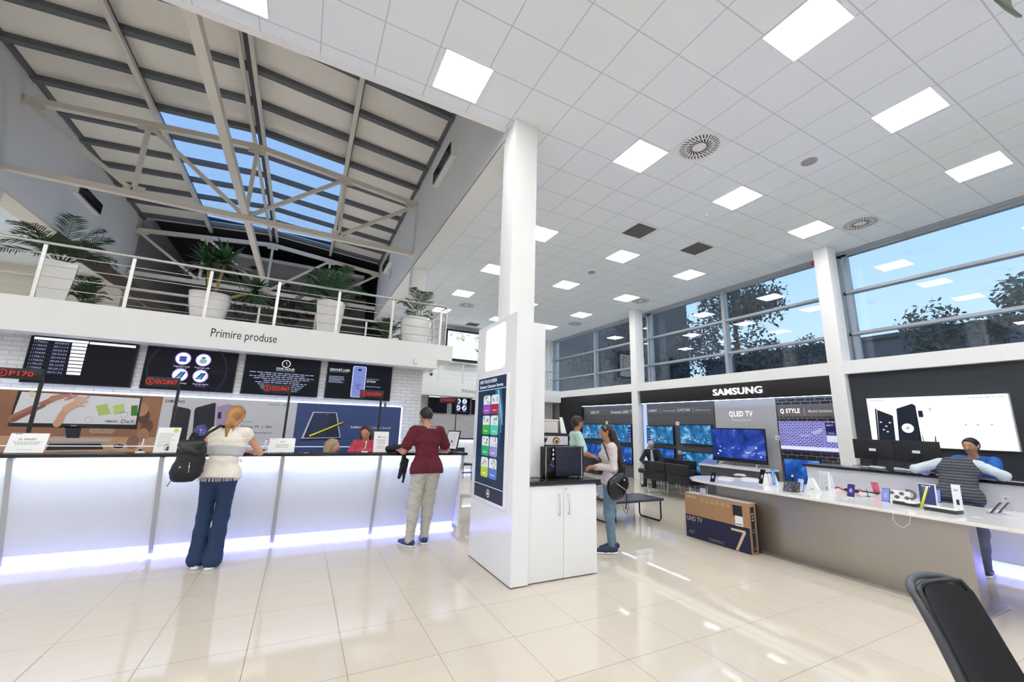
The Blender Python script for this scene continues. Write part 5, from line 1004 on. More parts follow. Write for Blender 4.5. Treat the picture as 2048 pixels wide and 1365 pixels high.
def frond(b, base, az, L, rise, droop, m, rg, leaf=.28, n=22):
    d = Vector((math.cos(az), math.sin(az), 0)); pts = []; side = Vector((-d.y, d.x, 0))
    for k in range(n+1):
        t = k/n; pts.append(Vector(base)+d*(L*(t*.9))+Vector((0, 0, rise*t*(1.5-t*.5)-droop*t**2.3)))
    b.tube(pts, [.006*(1-.7*k/n) for k in range(n+1)], m, 5)
    for k in range(5, n+1):
        t = k/n; l = leaf*math.sin(PI*min(1, (t-.15)*1.05+.12))**.7*rg.uniform(.85, 1.1); tg = (pts[k]-pts[k-1]).normalized()
        for s_ in (-1, 1):
            dv = (side*s_*.85+tg*.75+Vector((0, 0, rg.uniform(-.25, .1)))).normalized(); e_ = pts[k]+dv*l+Vector((0, 0, -.12*l)); mid = pts[k]+dv*l*.5; w_ = tg*.011
            b.add([pts[k]-w_*.6, pts[k]+w_*.6, mid+w_, e_, mid-w_], [(0, 1, 2, 3, 4)], m)
def palm(x, y, z, R, n, seed, lab, m='a', rise=(.5, 1.0), leaf=.26, squash=1):
    rg = random.Random(seed); r = thing('potted_palm', lab, 'palm', (x, y, z)); b = MB()
    for k in range(n):
        az = 2*PI*k/n*1.618+rg.uniform(-.3, .3); q = rg.random(); frond(b, (rg.uniform(-.03, .03), rg.uniform(-.03, .03), 0), az, R*rg.uniform(.75, 1.1)*(1-.45*q), R*(rise[0]+(rise[1]-rise[0])*q), R*rg.uniform(.25, .6)*(1-.5*q), LEAFS[m], rg, leaf)
    o = b.build('fronds', r); b = MB()
    for k in range(4): a = k*1.6; b.tube([(.03*math.cos(a), .03*math.sin(a), -.03), (.03*math.cos(a), .03*math.sin(a), .1)], .015, mat('palm_stem', '6f6a3c', .7, noise=.2, nscale=20), 6)
    b.build('stem', r)
z1 = pot(-3.5, 8.25, [(.17, 0), (.2, .1), (.25, .45), (.265, .66)], 4, None, 'tall glossy white square pot at the left end of the railing holding the widest palm', PI/4+.35)
palm(-3.5, 8.25, 3.121+z1-.04, .84, 24, 3, 'wide feathery palm in the tall square white pot at the left end', 'b', rise=(.45, 1.15), leaf=.24)
z1 = pot(-1.6, 8.2, [(.2, 0), (.23, .1), (.275, .35), (.29, .48)], 32, 3.2, 'rounded square white pot holding the three-stemmed yucca')
r = thing('yucca_plant', 'yucca with three pale bare trunks and spiky dark green heads', 'yucca', (-1.6, 8.2, 3.121+z1-.04)); TR = mat('yucca_trunk', 'a08a58', .85, noise=.3, nscale=30, bump=.5)
for k, (dx, dy, h, s_) in enumerate(((-.12, 0, .58, 1.0), (.1, .05, .66, 1.1), (.62, 0, .22, .8))):
    b = MB(); b.tube([(dx*.15, dy, 0), (dx*.5, dy, h*.3), (dx, dy, h)], [.028, .024, .02], TR, 8); st_ = b.build('trunk', r)
    b = MB(); rg = random.Random(30+k)
    for q in range(64):
        az = rg.uniform(0, 2*PI); el = math.radians(rg.uniform(-35, 85)); L = .5*s_*rg.uniform(.75, 1.1); d = Vector((math.cos(az)*math.cos(el), math.sin(az)*math.cos(el), math.sin(el))); sd = d.cross(Vector((0, 0, 1))).normalized(); o_ = Vector((dx, dy, h-.03+.06*rg.random())); pts = [o_+d*(L*t)+Vector((0, 0, -.12*L*t*t*2)) for t in (0, .35, .7, 1)]; w_ = (.012, .024, .018, .001)
        b.add([p+sd*w for p, w in zip(pts, w_)]+[p-sd*w for p, w in zip(pts, w_)], [(0, 1, 5, 4), (1, 2, 6, 5), (2, 3, 7, 6)], LEAFS['c'])
    b.build('leaf_head', r)
z1 = pot(.26, 8.2, [(.2, 0), (.22, .2), (.25, .5), (.262, .665)], 6, None, 'tall glossy white hexagonal pot on the upper floor with a bushy palm', .3)
palm(.26, 8.2, 3.121+z1-.04, .82, 30, 11, 'bushy upright palm in the hexagonal white pot', 'c', rise=(.4, 1.1), leaf=.25)
z1 = pot(1.9, 8.2, [(.24, 0), (.27, .12), (.3, .3), (.31, .5), (.305, .58)], 36, None, 'round marbled white pot near the right end of the front railing')
palm(1.9, 8.2, 3.121+z1-.04, .62, 11, 21, 'sparse feathery palm in the round white pot at the railing end', 'a', rise=(.6, 1.25), leaf=.2)
def floorpot(x, y, lab): return None
for x, y, R_, sd, l in ((-3.55, 9.3, .42, 41, 'smaller palm on the upper floor between the square pot and the yucca'), (1.52, 9.3, .5, 42, 'smaller palm on the upper floor between the hexagonal and round pots')):
    pr = pot(x, y, [(.12, 0), (.16, .2), (.17, .26)], 20, None, 'low white pot of the smaller palm '+('behind the tall square pot' if x < 0 else 'behind the hexagonal pot')); palm(x, y, 3.121+pr-.04, R_, 12, sd, l, 'a', rise=(.8, 1.5), leaf=.2)
# wire ball pendants under the dark soffit
WB_ = mat('woven_wire_grey', '6a655f', .4, metal=.6, noise=.2)
for k, (px, py, rr) in enumerate(((492, 628, .40), (482, 600, .36), (570, 609, .40), (580, 634, .38), (622, 622, .36), (548, 604, .26))):
    y = 17.9+k*.85; c = on(px, py, 1, y); nm = ('lowest pendant ball beside the yucca pot', 'upper pendant ball beside the yucca leaves', 'upper ball of the middle pendant pair', 'lower ball of the middle pendant pair', 'pendant ball nearest the hexagonal pot', 'small pendant ball farthest back between the pairs')[k]
    r = thing('pendant_lamp', nm+', woven grey wire, unlit', 'pendant lamp', c[:], 0, 'woven wire ball pendants'); rg = random.Random(k+60); b = MB()
    for q in range(26):
        n_ = Vector((rg.gauss(0, 1), rg.gauss(0, 1), rg.gauss(0, 1))).normalized(); u_ = n_.orthogonal().normalized(); v_ = n_.cross(u_); cc = n_*rr*rg.uniform(-.75, .75); ra = math.sqrt(max(.01, rr*rr-cc.length_squared))
        b.tube([cc+(u_*math.cos(t*PI/10)+v_*math.sin(t*PI/10))*ra for t in range(20)], .011, WB_, 5, closed=True)
    b.build('shade', r); b = MB(); b.tube([(0, 0, rr*.9), (0, 0, 7.345-c.z)], .008, CORD, 6); b.lathe([(0, 7.31-c.z), (.12, 7.31-c.z), (.12, 7.35-c.z), (0, 7.35-c.z)], BLACK, 16); b.build('cord', r); b = MB(); b.ball((0, 0, 0), .05, mat('bulb_off', 'cfcabc', .3, noise=.02), 10); b.build('bulb', r)
# big screen on the rear gallery wall
r = thing('hanging_screen', 'very large black-framed screen with a pale bright picture above the rear gallery', 'screen', (6.0, 16.2, 4.2)); b = MB(); b.box(-.95, .95, -.06, .06, 0, 1.35, BLACK, bev=.01); b.build('body', r)
b = MB(); pl = Plane((0, -.062, 0), (1, 0, 0), (0, 0, 1)); rect(b, pl, -.88, .09, .88, 1.26, 0, glow('eef6fa', 1.1)); rg = random.Random(2)
for k in range(26): x = rg.uniform(-.85, .8); z = rg.uniform(.95, 1.24); rect(b, pl, x, z-rg.uniform(.0, .12), x+rg.uniform(.03, .14), z, .001+k*.0001, glow(rg.choice(['9bd48c', 'c6e8a4', 'e6f0d0', 'b8d8d0', 'e8b080', 'd8e4f0']), .9))
rect(b, pl, .62, .5, .72, 1.2, .005, glow('f0cfa8', .95))
for k in range(14): a = rg.uniform(0, 2*PI); q = rg.uniform(.02, .16); disc(b, pl, .55+q*math.cos(a)*1.2, .55+q*math.sin(a)*.7, rg.uniform(.015, .035), .006, glow('56707a', .7), n=7)
b.build('picture', r); b = MB(); b.box(-.3, .3, .062, .4, .4, .9, BLACKM); b.build('wall_bracket', r)
# rear pickup counter, screens and display number five
def rear_screen(x0, x1, lab, art=True):
    r = thing('wall_screen', lab, 'screen', ((x0+x1)/2, 15.49, 1.98)); W = x1-x0; b = MB(); b.box(-W/2, W/2, -.05, 0, 0, .64, BLACK, bev=.004); b.build('bezel', r); b = MB(); pl = Plane((0, -.052, 0), (1, 0, 0), (0, 0, 1)); rect(b, pl, -W/2+.015, .015, W/2-.015, .625, 0, SCR)
    if art: a2(b, pl, W)
    else: rect(b, pl, -W/2+.01, .6, W/2-.01, .64, .001, GW)
    b.build('display', r)
q0 = on(857, 800, 1, 15.44).x; q1 = on(901, 800, 1, 15.44).x; q2 = on(905, 800, 1, 15.44).x; q3 = on(941, 800, 1, 15.44).x; q4 = on(944, 800, 1, 15.44).x
rear_screen(q0, q1-.12, 'dark rear wall screen above the man in maroon', False); rear_screen(q2, q3, 'rear wall screen with round product pictures behind the display numbered 5'); rear_screen(q4, q4+1.18, 'dark rear wall screen mostly hidden by the white kiosk', False)
r = thing('pickup_counter', 'white lit pickup counter far behind, between the front counter and the kiosk', 'counter', (5.0, 13.6, 0)); b = MB(); b.box(-2.4, 3.2, -.3, .3, .1, 1.08, LAM); b.build('body', r); b = MB(); b.box(-2.45, 3.25, -.38, .35, 1.08, 1.12, DKTOP); b.build('top', r); b = MB(); b.box(-2.4, 3.2, -.36, -.34, 1.05, 1.065, glow('cfe0ff', 8.0)); b.box(-2.4, 3.2, -.34, -.31, .03, .1, glow('aab4ff', 2.5)); b.build('light_strip', r); b = MB(); b.box(-2.4, 3.2, -.3, .3, 0, .03, BLACK); b.build('kick_base', r)
p = on(922, 850, 1, 13.35); pa = on(881, 806, 1, 13.35); pb = on(918, 806, 1, 13.35)
led_sign(pa.x, pb.x, p.x-.15, '5', '1037', 'red display numbered 5 reading 1037 on a black pole by the kiosk', y=13.5, zb=1.121, z0=pa.z, h=.2)
pa = on(903, 828, 1, 14.2); 
r = thing('waiting_chair', 'black wire-legged chair far behind, between the front counter and the kiosk', 'chair', (4.35, 11.6, 0), .3); b = MB(); b.box(-.24, .24, -.22, .22, .42, .47, BLACKM, bev=.02); b.build('seat', r); b = MB(); b.box(-.24, .24, .2, .24, .5, .9, BLACKM, bev=.02); b.build('backrest', r)
for sx in (-1, 1):
    for sy in (-1, 1): b = MB(); b.tube([(sx*.2, sy*.18, .43), (sx*.22, sy*.2, 0)], .011, BLACK, 6); b.build('leg', r)
# ================================================================ outside
TRK = mat('tree_bark', '2a2622', .9, noise=.3); 
for k, (x, y, h, R_, dens, lab, mk) in enumerate(((17.5, 11.6, 9.6, 3.1, 11000, 'tall dark pine outside the windows behind the middle window bay', '474d50'), (20.5, 8.6, 4.6, 2.3, 5000, 'bushy tree outside reaching the lower panes right of the red siren', '59625f'), (20, 6.0, 6.0, 2.5, 6000, 'bushy tree outside in the middle of the right window', '59625f'), (19.5, 3.2, 6.6, 2.6, 7000, 'tallest bushy tree outside at the right edge of the window', '59625f'), (21, 11.0, 5.0, 1.6, 2500, 'small leafy tree outside beside the tall pine', '59625f'), (17.5, 18.2, 8.8, 3.4, 6000, 'broad dark tree outside behind the far window bay', '3c4144'))):
    r = thing('outdoor_tree', lab, 'tree', (x, y, -.3)); b = MB(); b.tube([(0, 0, 0), (.1, .05, h*.5), (0, 0, h*.9)], [.2, .14, .04], TRK, 8); b.build('trunk', r)
    rg = random.Random(90+k); b = MB(); LM = mat('outdoor_leaf_'+mk, mk, .8, noise=.25, nscale=2); bl = []
    for q in range(26):
        a = rg.uniform(0, 2*PI); t = rg.uniform(.3, 1); rad = R_*math.sin(PI*min(.96, (t-.25)/.8+.12))*rg.uniform(.3, 1); bl.append((Vector((rad*math.cos(a), rad*math.sin(a), h*t)), R_*rg.uniform(.22, .4)))
    for q in range(dens):
        c, rr = rg.choice(bl); d = Vector((rg.gauss(0, 1), rg.gauss(0, 1), rg.gauss(0, .7))).normalized()*rr*rg.random()**.4; p = c+d; s1 = Vector((rg.gauss(0, 1), rg.gauss(0, 1), rg.gauss(0, 1))).normalized()*rg.uniform(.06, .15); s2 = s1.cross(Vector((rg.gauss(0, 1), rg.gauss(0, 1), rg.gauss(0, 1)))).normalized()*rg.uniform(.03, .07); b.add([p-s1, p+s2, p+s1, p-s2], [(0, 1, 2, 3)], LM)
    b.build('foliage', r)
b = MB(); b.box(13.5, 60, -30, 60, -.35, -.3, mat('outdoor_asphalt', '3a3b3e', .9, noise=.2)); o = b.build('ground_outside'); o['kind'] = 'structure'
r = thing('neighbour_building', 'dark grey building outside beyond the far window bay', 'building', (24, 26, -.3)); b = MB(); b.box(-3, 0, -6.5, 14, 0, 12, mat('neighbour_render', '4a4d52', .9, noise=.08)); b.build('wall', r); b = MB(); b.box(-3.2, .2, -6.7, 14.2, 12, 12.4, BLACKM); b.build('roof', r)
r = thing('neighbour_building', 'long low grey building outside filling the lowest window panes', 'building', (26, 0, -.3)); b = MB(); b.box(-1, 4, -28, 19, 0, 6.6, mat('neighbour_render_low', '6a6d74', .9, noise=.08)); b.build('wall', r); b = MB(); b.box(-1.15, 4.2, -28.2, 19.2, 6.6, 6.8, GREYP); b.build('roof', r)
# ---- plant leaf tip hanging into view at the upper right corner: a tall potted rubber plant beside the camera
r = thing('rubber_plant', 'drooping dark green leaves cropped at the upper corner near the ceiling', 'plant', (1.9, -.55, 0)); b = MB(); b.lathe([(.17, 0), (.22, .4), (.2, .4), (.19, .36)], PG, 24); b.build('pot', r); b = MB(); b.tube([(0, 0, .3), (.03, .1, 1.3), (-.1, .35, 2.1), (-.28, .55, 2.65), (-.5, .66, 2.78), (-.62, .69, 2.66)], [.02, .018, .014, .01, .007, .005], TRK, 8); b.build('stem', r)
LF = mat('rubber_leaf', '28401f', .3, noise=.25, nscale=8); b = MB()
def leaf(b, p, d, L, W, m):
    p = Vector(p); d = Vector(d).normalized(); s_ = d.cross(Vector((.3, .8, .2))).normalized(); n_ = s_.cross(d); pts = []
    for k in range(7): t = k/6; pts.append((p+d*L*t-Vector((0, 0, .1*L*t*t))+n_*.02*math.sin(PI*t), W*math.sin(PI*min(1, t*.9+.05))**.8*(1-.4*t)))
    b.add([a-s_*w for a, w in pts]+[a+n_*-.006 for a, w in pts]+[a+s_*w for a, w in pts], [(k, k+1, k+8, k+7) for k in range(6)]+[(k+7, k+8, k+15, k+14) for k in range(6)], m, True)
tip = Vector((-.62, .69, 2.66))
for d, L, W in (((-.02, .03, -1), .16, .035), ((.5, -.3, -.8), .17, .03), ((-.3, -.4, .5), .2, .04), ((.4, .4, .6), .2, .04)): leaf(b, tip, d, L, W, LF)
rg = random.Random(12)
for k in range(16): t = k/16; q = Vector((-.1-.45*t, .35+.3*t, 2.1+.7*t**.6)); leaf(b, q, (rg.uniform(-1, 1), rg.uniform(-1, 1), rg.uniform(.0, .9)), .2, .04, LF)
b.build('foliage', r)

# uplights added out of sight on the upper floor to brighten the atrium roof
for k, (x, y, l) in enumerate(((-4.4, 11.2, 'first'), (-1.6, 11.2, 'second'), (1.0, 11.2, 'third'), (-4.4, 14.2, 'fourth'), (-1.6, 14.2, 'fifth'), (1.0, 14.2, 'sixth'))):
    r = thing('added_uplight', 'added unseen uplight brightening the atrium roof, the %s of six' % l, 'uplight', (x, y, 3.121), 0, 'uplights added to brighten the atrium roof')
    b = MB(); b.box(-.27, .27, -.27, .27, 0, .06, GREYP); b.build('housing', r); b = MB(); b.box(-.25, .25, -.25, .25, .06, .066, glow('fff6ea', 15.0)); b.build('diffuser', r)

r = thing('staircase', 'dark-sided staircase rising behind the palm at the left end of the upper floor', 'staircase', (-3.7, 12.4, 3.121))
b = MB(); b.beam((-1.6, -.45, 2.25), (1.7, -.45, .12), .05, .26, mat('stair_dark_wood', '3a302a', .5, noise=.2)); b.build('stringer', r); b = MB(); b.beam((-1.6, .45, 2.25), (1.7, .45, .12), .05, .26, mat('stair_dark_wood', '3a302a', .5, noise=.2)); b.build('stringer', r)
for k in range(12): b = MB(); x = 1.5-k*.27; z = .17+k*.175; b.box(x-.14, x+.14, -.42, .42, z, z+.035, mat('stair_tread_grey', '6c6863', .6, noise=.05)); b.build('step', r)
b = MB(); b.box(1.5, 1.75, -.475, .475, 0, .1, GREYP); b.build('foot_block', r)
# ================================================================ people
def smin(a, b, k):
    h = np.clip(.5+.5*(b-a)/k, 0, 1); return b+(a-b)*h-k*h*(1-h)
def sdf_mesh(prims, res, cuts=(), wr=0):
    """prims: (p, q, r1, r2, blend, squash) round cones joined smoothly; cuts: (point, normal) keep the side normal points away from"""
    P = np.array([list(p[0])+list(p[1]) for p in prims]); R = np.array([[p[2], p[3]] for p in prims])
    lo = np.minimum(P[:, :3]-R[:, :1], P[:, 3:]-R[:, 1:]).min(0)-.05; hi = np.maximum(P[:, :3]+R[:, :1], P[:, 3:]+R[:, 1:]).max(0)+.05
    n = np.ceil((hi-lo)/res).astype(int)+1; D = np.full(n, .12, dtype=np.float32)
    ax = [lo[i]+res*np.arange(n[i]) for i in range(3)]
    for p in prims:
        a = np.array(p[0], float); b = np.array(p[1], float); r1, r2, k = p[2], p[3], p[4]; sq = p[5] if len(p) > 5 else None
        m = max(r1, r2)+k+.03; l_ = np.clip(((np.minimum(a, b)-m-lo)/res).astype(int), 0, n-1); h_ = np.clip(((np.maximum(a, b)+m-lo)/res).astype(int)+2, 1, n)
        s = tuple(slice(l_[i], h_[i]) for i in range(3)); X = np.stack(np.meshgrid(ax[0][s[0]], ax[1][s[1]], ax[2][s[2]], indexing='ij'), -1)
        if sq is not None:                   # flatten along a direction (unit vector, factor)
            u_, f_ = np.array(sq[0], float), sq[1]; c = (a+b)/2; X = X+((X-c)@u_)[..., None]*u_*(1/f_-1)
        ba = b-a; L2 = (ba@ba)+1e-9; t = np.clip(((X-a)@ba)/L2, 0, 1); d = np.linalg.norm(X-a-t[..., None]*ba, axis=-1)-(r1+(r2-r1)*t)
        if sq is not None: d = d*min(1, sq[1]*1.15)
        D[s] = smin(D[s], d, k).astype(np.float32)
    if wr:
        X = np.stack(np.meshgrid(*ax, indexing='ij'), -1); D = D+wr*np.sin(X[..., 0]*38+3*np.sin(X[..., 2]*17))*np.sin(X[..., 2]*46+2*np.sin(X[..., 1]*23))
    if cuts:
        X = np.stack(np.meshgrid(*ax, indexing='ij'), -1)
        for c, nr in cuts: nr = np.array(nr, float); nr /= np.linalg.norm(nr); D = np.maximum(D, (X-np.array(c))@nr)
    D[0] = D[-1] = .1; D[:, 0] = D[:, -1] = .1; D[:, :, 0] = D[:, :, -1] = .1
    ins = D < 0; c8 = [(i, j, k) for i in (0, 1) for j in (0, 1) for k in (0, 1)]; N = [s_-1 for s_ in D.shape]
    sub = lambda A, o: A[o[0]:o[0]+N[0], o[1]:o[1]+N[1], o[2]:o[2]+N[2]]
    cnt = sum(sub(ins, o).astype(np.int8) for o in c8); act = (cnt > 0) & (cnt < 8); idx = -np.ones(act.shape, int); ii = np.argwhere(act); idx[act] = np.arange(len(ii))
    acc = np.zeros((len(ii), 3)); w = np.zeros(len(ii))
    V = {o: sub(D, o)[act] for o in c8}
    for o in c8:
        for ax_ in range(3):
            if o[ax_] == 0:
                q = list(o); q[ax_] = 1; q = tuple(q); a, b = V[o], V[q]; cr_ = (a < 0) != (b < 0); t = np.where(cr_, a/(a-b+1e-12), 0); pt = np.tile(np.array(o, float), (len(ii), 1)); pt[:, ax_] = t
                acc += np.where(cr_[:, None], pt, 0); w += cr_
    vs = lo+res*(ii+acc/w[:, None]); fs = []
    for ax_ in range(3):
        o1, o2 = [a for a in range(3) if a != ax_]; sl = lambda d0, d1, d2: None
        A = np.moveaxis(ins, ax_, 0); B = A[1:]; A = A[:-1]; I = np.moveaxis(idx, ax_, 0)
        cr_ = (A != B)[:, 1:-1, 1:-1]; q = np.argwhere(cr_)
        if len(q) == 0: continue
        x, y, z = q[:, 0], q[:, 1]+1, q[:, 2]+1
        f = np.stack([I[x, y-1, z-1], I[x, y, z-1], I[x, y, z], I[x, y-1, z]], 1); fl = A[x, y, z] if ax_ != 1 else ~A[x, y, z]; f[~fl] = f[~fl][:, ::-1]; fs.append(f)
    f = np.concatenate(fs); f = f[(f >= 0).all(1)]; return vs, f
def sdf_obj(name, prims, res, m, parent, cuts=(), wr=0, col=None):
    vs, fs = sdf_mesh(prims, res, cuts, wr); me = bpy.data.meshes.new(name); me.from_pydata(vs.tolist(), [], fs.tolist()); me.materials.append(m)
    for p in me.polygons: p.use_smooth = True
    o = bpy.data.objects.new(name, me); COL.objects.link(o)
    if parent: o.parent = parent
    return o
def V3(*a): return np.array(a, float)
def ik(a, b, l1, l2, hint):
    a, b = np.array(a, float), np.array(b, float); d = b-a; L = np.linalg.norm(d); L_ = min(L, l1+l2-.002); u_ = d/L; b = a+u_*L_ if L > l1+l2-.002 else b
    x = (l1*l1-l2*l2+L_*L_)/(2*L_); h = math.sqrt(max(0, l1*l1-x*x)); hv = np.array(hint, float); hv = hv-u_*(hv@u_); hv /= np.linalg.norm(hv); return a+u_*x+hv*h, b
def person(lab, loc, rz_, H=1.72, pelvis=(0, 0, .93), lean=0, side=0, hands=None, feet=None, knee_hint=(0, 1, 0), elbow=((-.6, -.6, -.5), (.6, -.6, -.5)), head=(0, 0), skin='c99a7c', female=False, top=None, bottom=None, shoes='1c2a4a', hair=None, res=.0095, seated=False, sole='e8e8e8', twist=0, heel=0, group=None, footdir=(0, 0), sleeve='short', headfwd=0, headoff=(0, 0, 0)):
    """local frame: +Y is the way the person faces; x to the person's right"""
    r = thing('person', lab, 'person', loc, rz_); s = H/1.72; SK = mat('skin_'+skin, skin, .5, noise=.05, nscale=9)
    pv = V3(*pelvis); le = math.radians(lean); up = V3(math.sin(math.radians(side)), math.sin(le), math.cos(le)); up /= np.linalg.norm(up); fw = V3(0, math.cos(le), -math.sin(le))
    tw = math.radians(twist); rt = V3(math.cos(tw), math.sin(tw), 0); fw = fw*math.cos(tw)+np.cross(up, fw)*math.sin(tw) if twist else fw
    wa = pv+up*.16*s; ch = pv+up*.34*s; nk = pv+up*.50*s; sw = (.155 if female else .18)*s
    shL = nk-rt*sw-up*.035*s; shR = nk+rt*sw-up*.035*s
    hy, hp = map(math.radians, head); hd = nk+up*.085*s+V3(0, .02*s, 0)+fw*headfwd+V3(*headoff); hf = V3(math.sin(hy)*math.cos(hp), math.cos(hy)*math.cos(hp), math.sin(hp)); hu = np.cross(np.cross(hf, V3(0, 0, 1)), hf); hu /= np.linalg.norm(hu); hr = np.cross(hf, hu)
    hc = hd+hu*.085*s
    hip = .088*s; hL = pv-V3(hip, 0, .02); hR = pv+V3(hip, 0, -.02)
    feet = feet or ((-.11, 0, 0), (.11, 0, 0)); tl = .43*s; cl = .42*s
    B = []; 
    fl = (fw, .72)
    B += [(pv-rt*.065*s, pv+rt*.065*s, .105*s, .105*s, .05, fl), (wa-rt*.05*s, wa+rt*.05*s, (.085 if female else .098)*s, (.085 if female else .098)*s, .06, fl), (ch-rt*.075*s, ch+rt*.075*s, .105*s, .105*s, .06, fl), (shL+rt*.03, shR-rt*.03, .055*s, .055*s, .05), (nk-up*.02, hd+hu*.02, .052*s, .048*s, .03)]
    if female: B += [(ch+fw*.06*s-rt*.065*s+up*.01, ch+fw*.06*s-rt*.065*s, .058*s, .058*s, .03), (ch+fw*.06*s+rt*.065*s+up*.01, ch+fw*.06*s+rt*.065*s, .058*s, .058*s, .03)]
    k_ = s*1.0
    B += [(hc-hf*.012*k_+hu*.02*k_, hc+hf*.015*k_+hu*.015*k_, .088*k_, .082*k_, .02, (hr, .86)), (hc+hf*.03*k_-hu*.045*k_, hc+hf*.035*k_-hu*.07*k_, .052*k_, .034*k_, .035), (hc+hf*.088*k_+hu*.002*k_, hc+hf*.102*k_-hu*.028*k_, .009*k_, .015*k_, .012),
          (hc+hf*.07*k_-hu*.052*k_-hr*.015, hc+hf*.07*k_-hu*.052*k_+hr*.015, .011*k_, .011*k_, .01)]
    for q in (-1, 1): B.append((hc+hr*q*.078*k_+hu*.018*k_-hf*.005, hc+hr*q*.074*k_-hu*.02*k_, .014*k_, .010*k_, .008))
    arms = []
    for q, sh, hi_ in ((-1, shL, 0), (1, shR, 1)):
        tgt = V3(*(hands[hi_] if hands and hands[hi_] else (q*.26, .05, .83*s if not seated else .6)));
        el, wr_ = ik(sh, tgt, .285*s, .255*s, elbow[hi_]); f = .85 if female else 1
        B += [(sh, el, .05*s*f, .040*s*f, .03), (el, el*.55+wr_*.45, .039*s*f, .036*s*f, .02), (el*.55+wr_*.45, wr_, .036*s*f, .025*s*f, .02)]
        d = (wr_-el)/np.linalg.norm(wr_-el); d2 = d*.8+V3(0, .3, -.25 if not hands else -.05); d2 /= np.linalg.norm(d2); sd = np.cross(d2, V3(0, 0, 1)); sd /= np.linalg.norm(sd); nm = np.cross(sd, d2)
        pa = wr_+d2*.07*s; B += [(wr_, pa-sd*.012, .024*s, .027*s, .012, (nm, .6)), (wr_+sd*.008, pa+sd*.018, .022*s, .022*s, .012, (nm, .65))]
        for j, (o_, L_) in enumerate(((-.03, .062), (-.011, .072), (.009, .067), (.028, .052))):
            f0 = pa+sd*o_+d2*.012; f1 = f0+(d2*.8-nm*.25)*L_*.5*s; f2 = f1+(d2*.6-nm*.7)*L_*.5*s; B += [(f0, f1, .0095*s, .009*s, .004), (f1, f2, .009*s, .0075*s, .004)]
        t0 = wr_+d2*.02-sd*q*.02; t1 = t0+(d2*.5-sd*q*.7)*.035; B += [(t0, t1, .012*s, .010*s, .006), (t1, t1+d2*.03, .0095*s, .008*s, .004)]
        arms.append((sh, el, wr_))
    legs = []
    for q, hj, ft in ((-1, hL, feet[0]), (1, hR, feet[1])):
        an = V3(ft[0], ft[1], ft[2]+.085*s); kn, an = ik(hj, an, tl, cl, knee_hint); f = .86 if female else 1
        a_ = kn*.7+an*.3-V3(0, .012, 0)
        B += [(hj, kn, .088*s*f, .058*s*f, .04), (kn, a_, .056*s*f, .054*s*f, .03), (a_, an, .054*s*f, .036*s*f, .03)]
        legs.append((hj, kn, an, ft))
    for (hj, kn, an, ft), fdg in zip(legs, footdir): fd = math.radians(fdg); dv = V3(math.sin(fd), math.cos(fd), 0); B.append((an-V3(0, 0, .03), V3(ft[0], ft[1], ft[2]+.035)+dv*.13, .035*s, .026*s, .03))
    sdf_obj('body', B, res, SK, r)
    g = .013
    # top
    if top:
        M = top['mat']; f = 1
        T = [(a, b_, r1+g, r2+g, k2, sq) if sq else (a, b_, r1+g, r2+g, k2) for a, b_, r1, r2, k2, sq in [(x+(None,))[:6] for x in B[:4]]]
        if female: T += [(x[0], x[1], x[2]+g, x[3]+g, x[4]) for x in B[5:7]]
        hem = top.get('hem', 0.0); hp_ = pv-up*hem; o1, o2, q1 = (.068, .07, .104) if female else (.075, .085, .114); T.append((pv-rt*o1*s, hp_-rt*o2*s, q1*s+g, q1*s+g, .05, fl)); T.append((pv+rt*o1*s, hp_+rt*o2*s, q1*s+g, q1*s+g, .05, fl)); hf_ = .086 if female else .1; T.append((hL, hL-up*.03, hf_*s+g, hf_*s+g, .05)); T.append((hR, hR-up*.03, hf_*s+g, hf_*s+g, .05))
        ln = top.get('sleeve', .45)
        for sh, el, wr_ in arms:
            if ln <= .5: e = sh+(el-sh)*(ln*2); T.append((sh, e, .054*s+g, (.05+(.012 if ln > .3 else 0))*s+g, .03))
            else: e = el+(wr_-el)*((ln-.5)*2*.96); T += [(sh, el, .05*s+g, .042*s+g, .03), (el, e, .042*s+g, .030*s+g, .02)]
        cuts = [(tuple(hp_-up*.035), tuple(-up))]; cuts.append((tuple(nk+up*top.get('neck', .045)), tuple(up)))
        sdf_obj(top.get('name', 'shirt'), T, res, M, r, cuts, top.get('wr', .0025))
    if bottom:
        T = [(pv-rt*.065*s, pv+rt*.065*s, .105*s+.008, .105*s+.008, .05, fl)]; fb = bottom.get('fit', 1.0); fla = bottom.get('flare', 0)
        for hj, kn, an, ft in legs:
            a_ = kn*.6+an*.4; T += [(hj, kn, .09*s*fb+.006, .062*s*fb+.012, .045), (kn, a_-V3(0, .012, 0), .061*s*fb+.012, .056*s*fb+.010+fla*.3, .04), (a_, an-(an-kn)*.0+V3(0, -.01, -.02), .054*s*fb+.006+fla*.3, .043*s*fb+.008+fla, .03)]
        zc = min(f_[2] for f_ in [l_[3] for l_ in legs])+bottom.get('cuff', .06)
        wl = pv+up*bottom.get('waist', .07)*s
        cuts = [(tuple(wl), tuple(up))]
        if not bottom.get('nocut'): cuts.append(((0, 0, zc), (0, 0, -1)))
        sdf_obj(bottom.get('name', 'trousers'), T, res, bottom['mat'], r, cuts, bottom.get('wr', .002))
    SHM = mat('shoe_'+shoes, shoes, .5, noise=.08, nscale=20); SOL = mat('sole_'+sole, sole, .5, noise=.02)
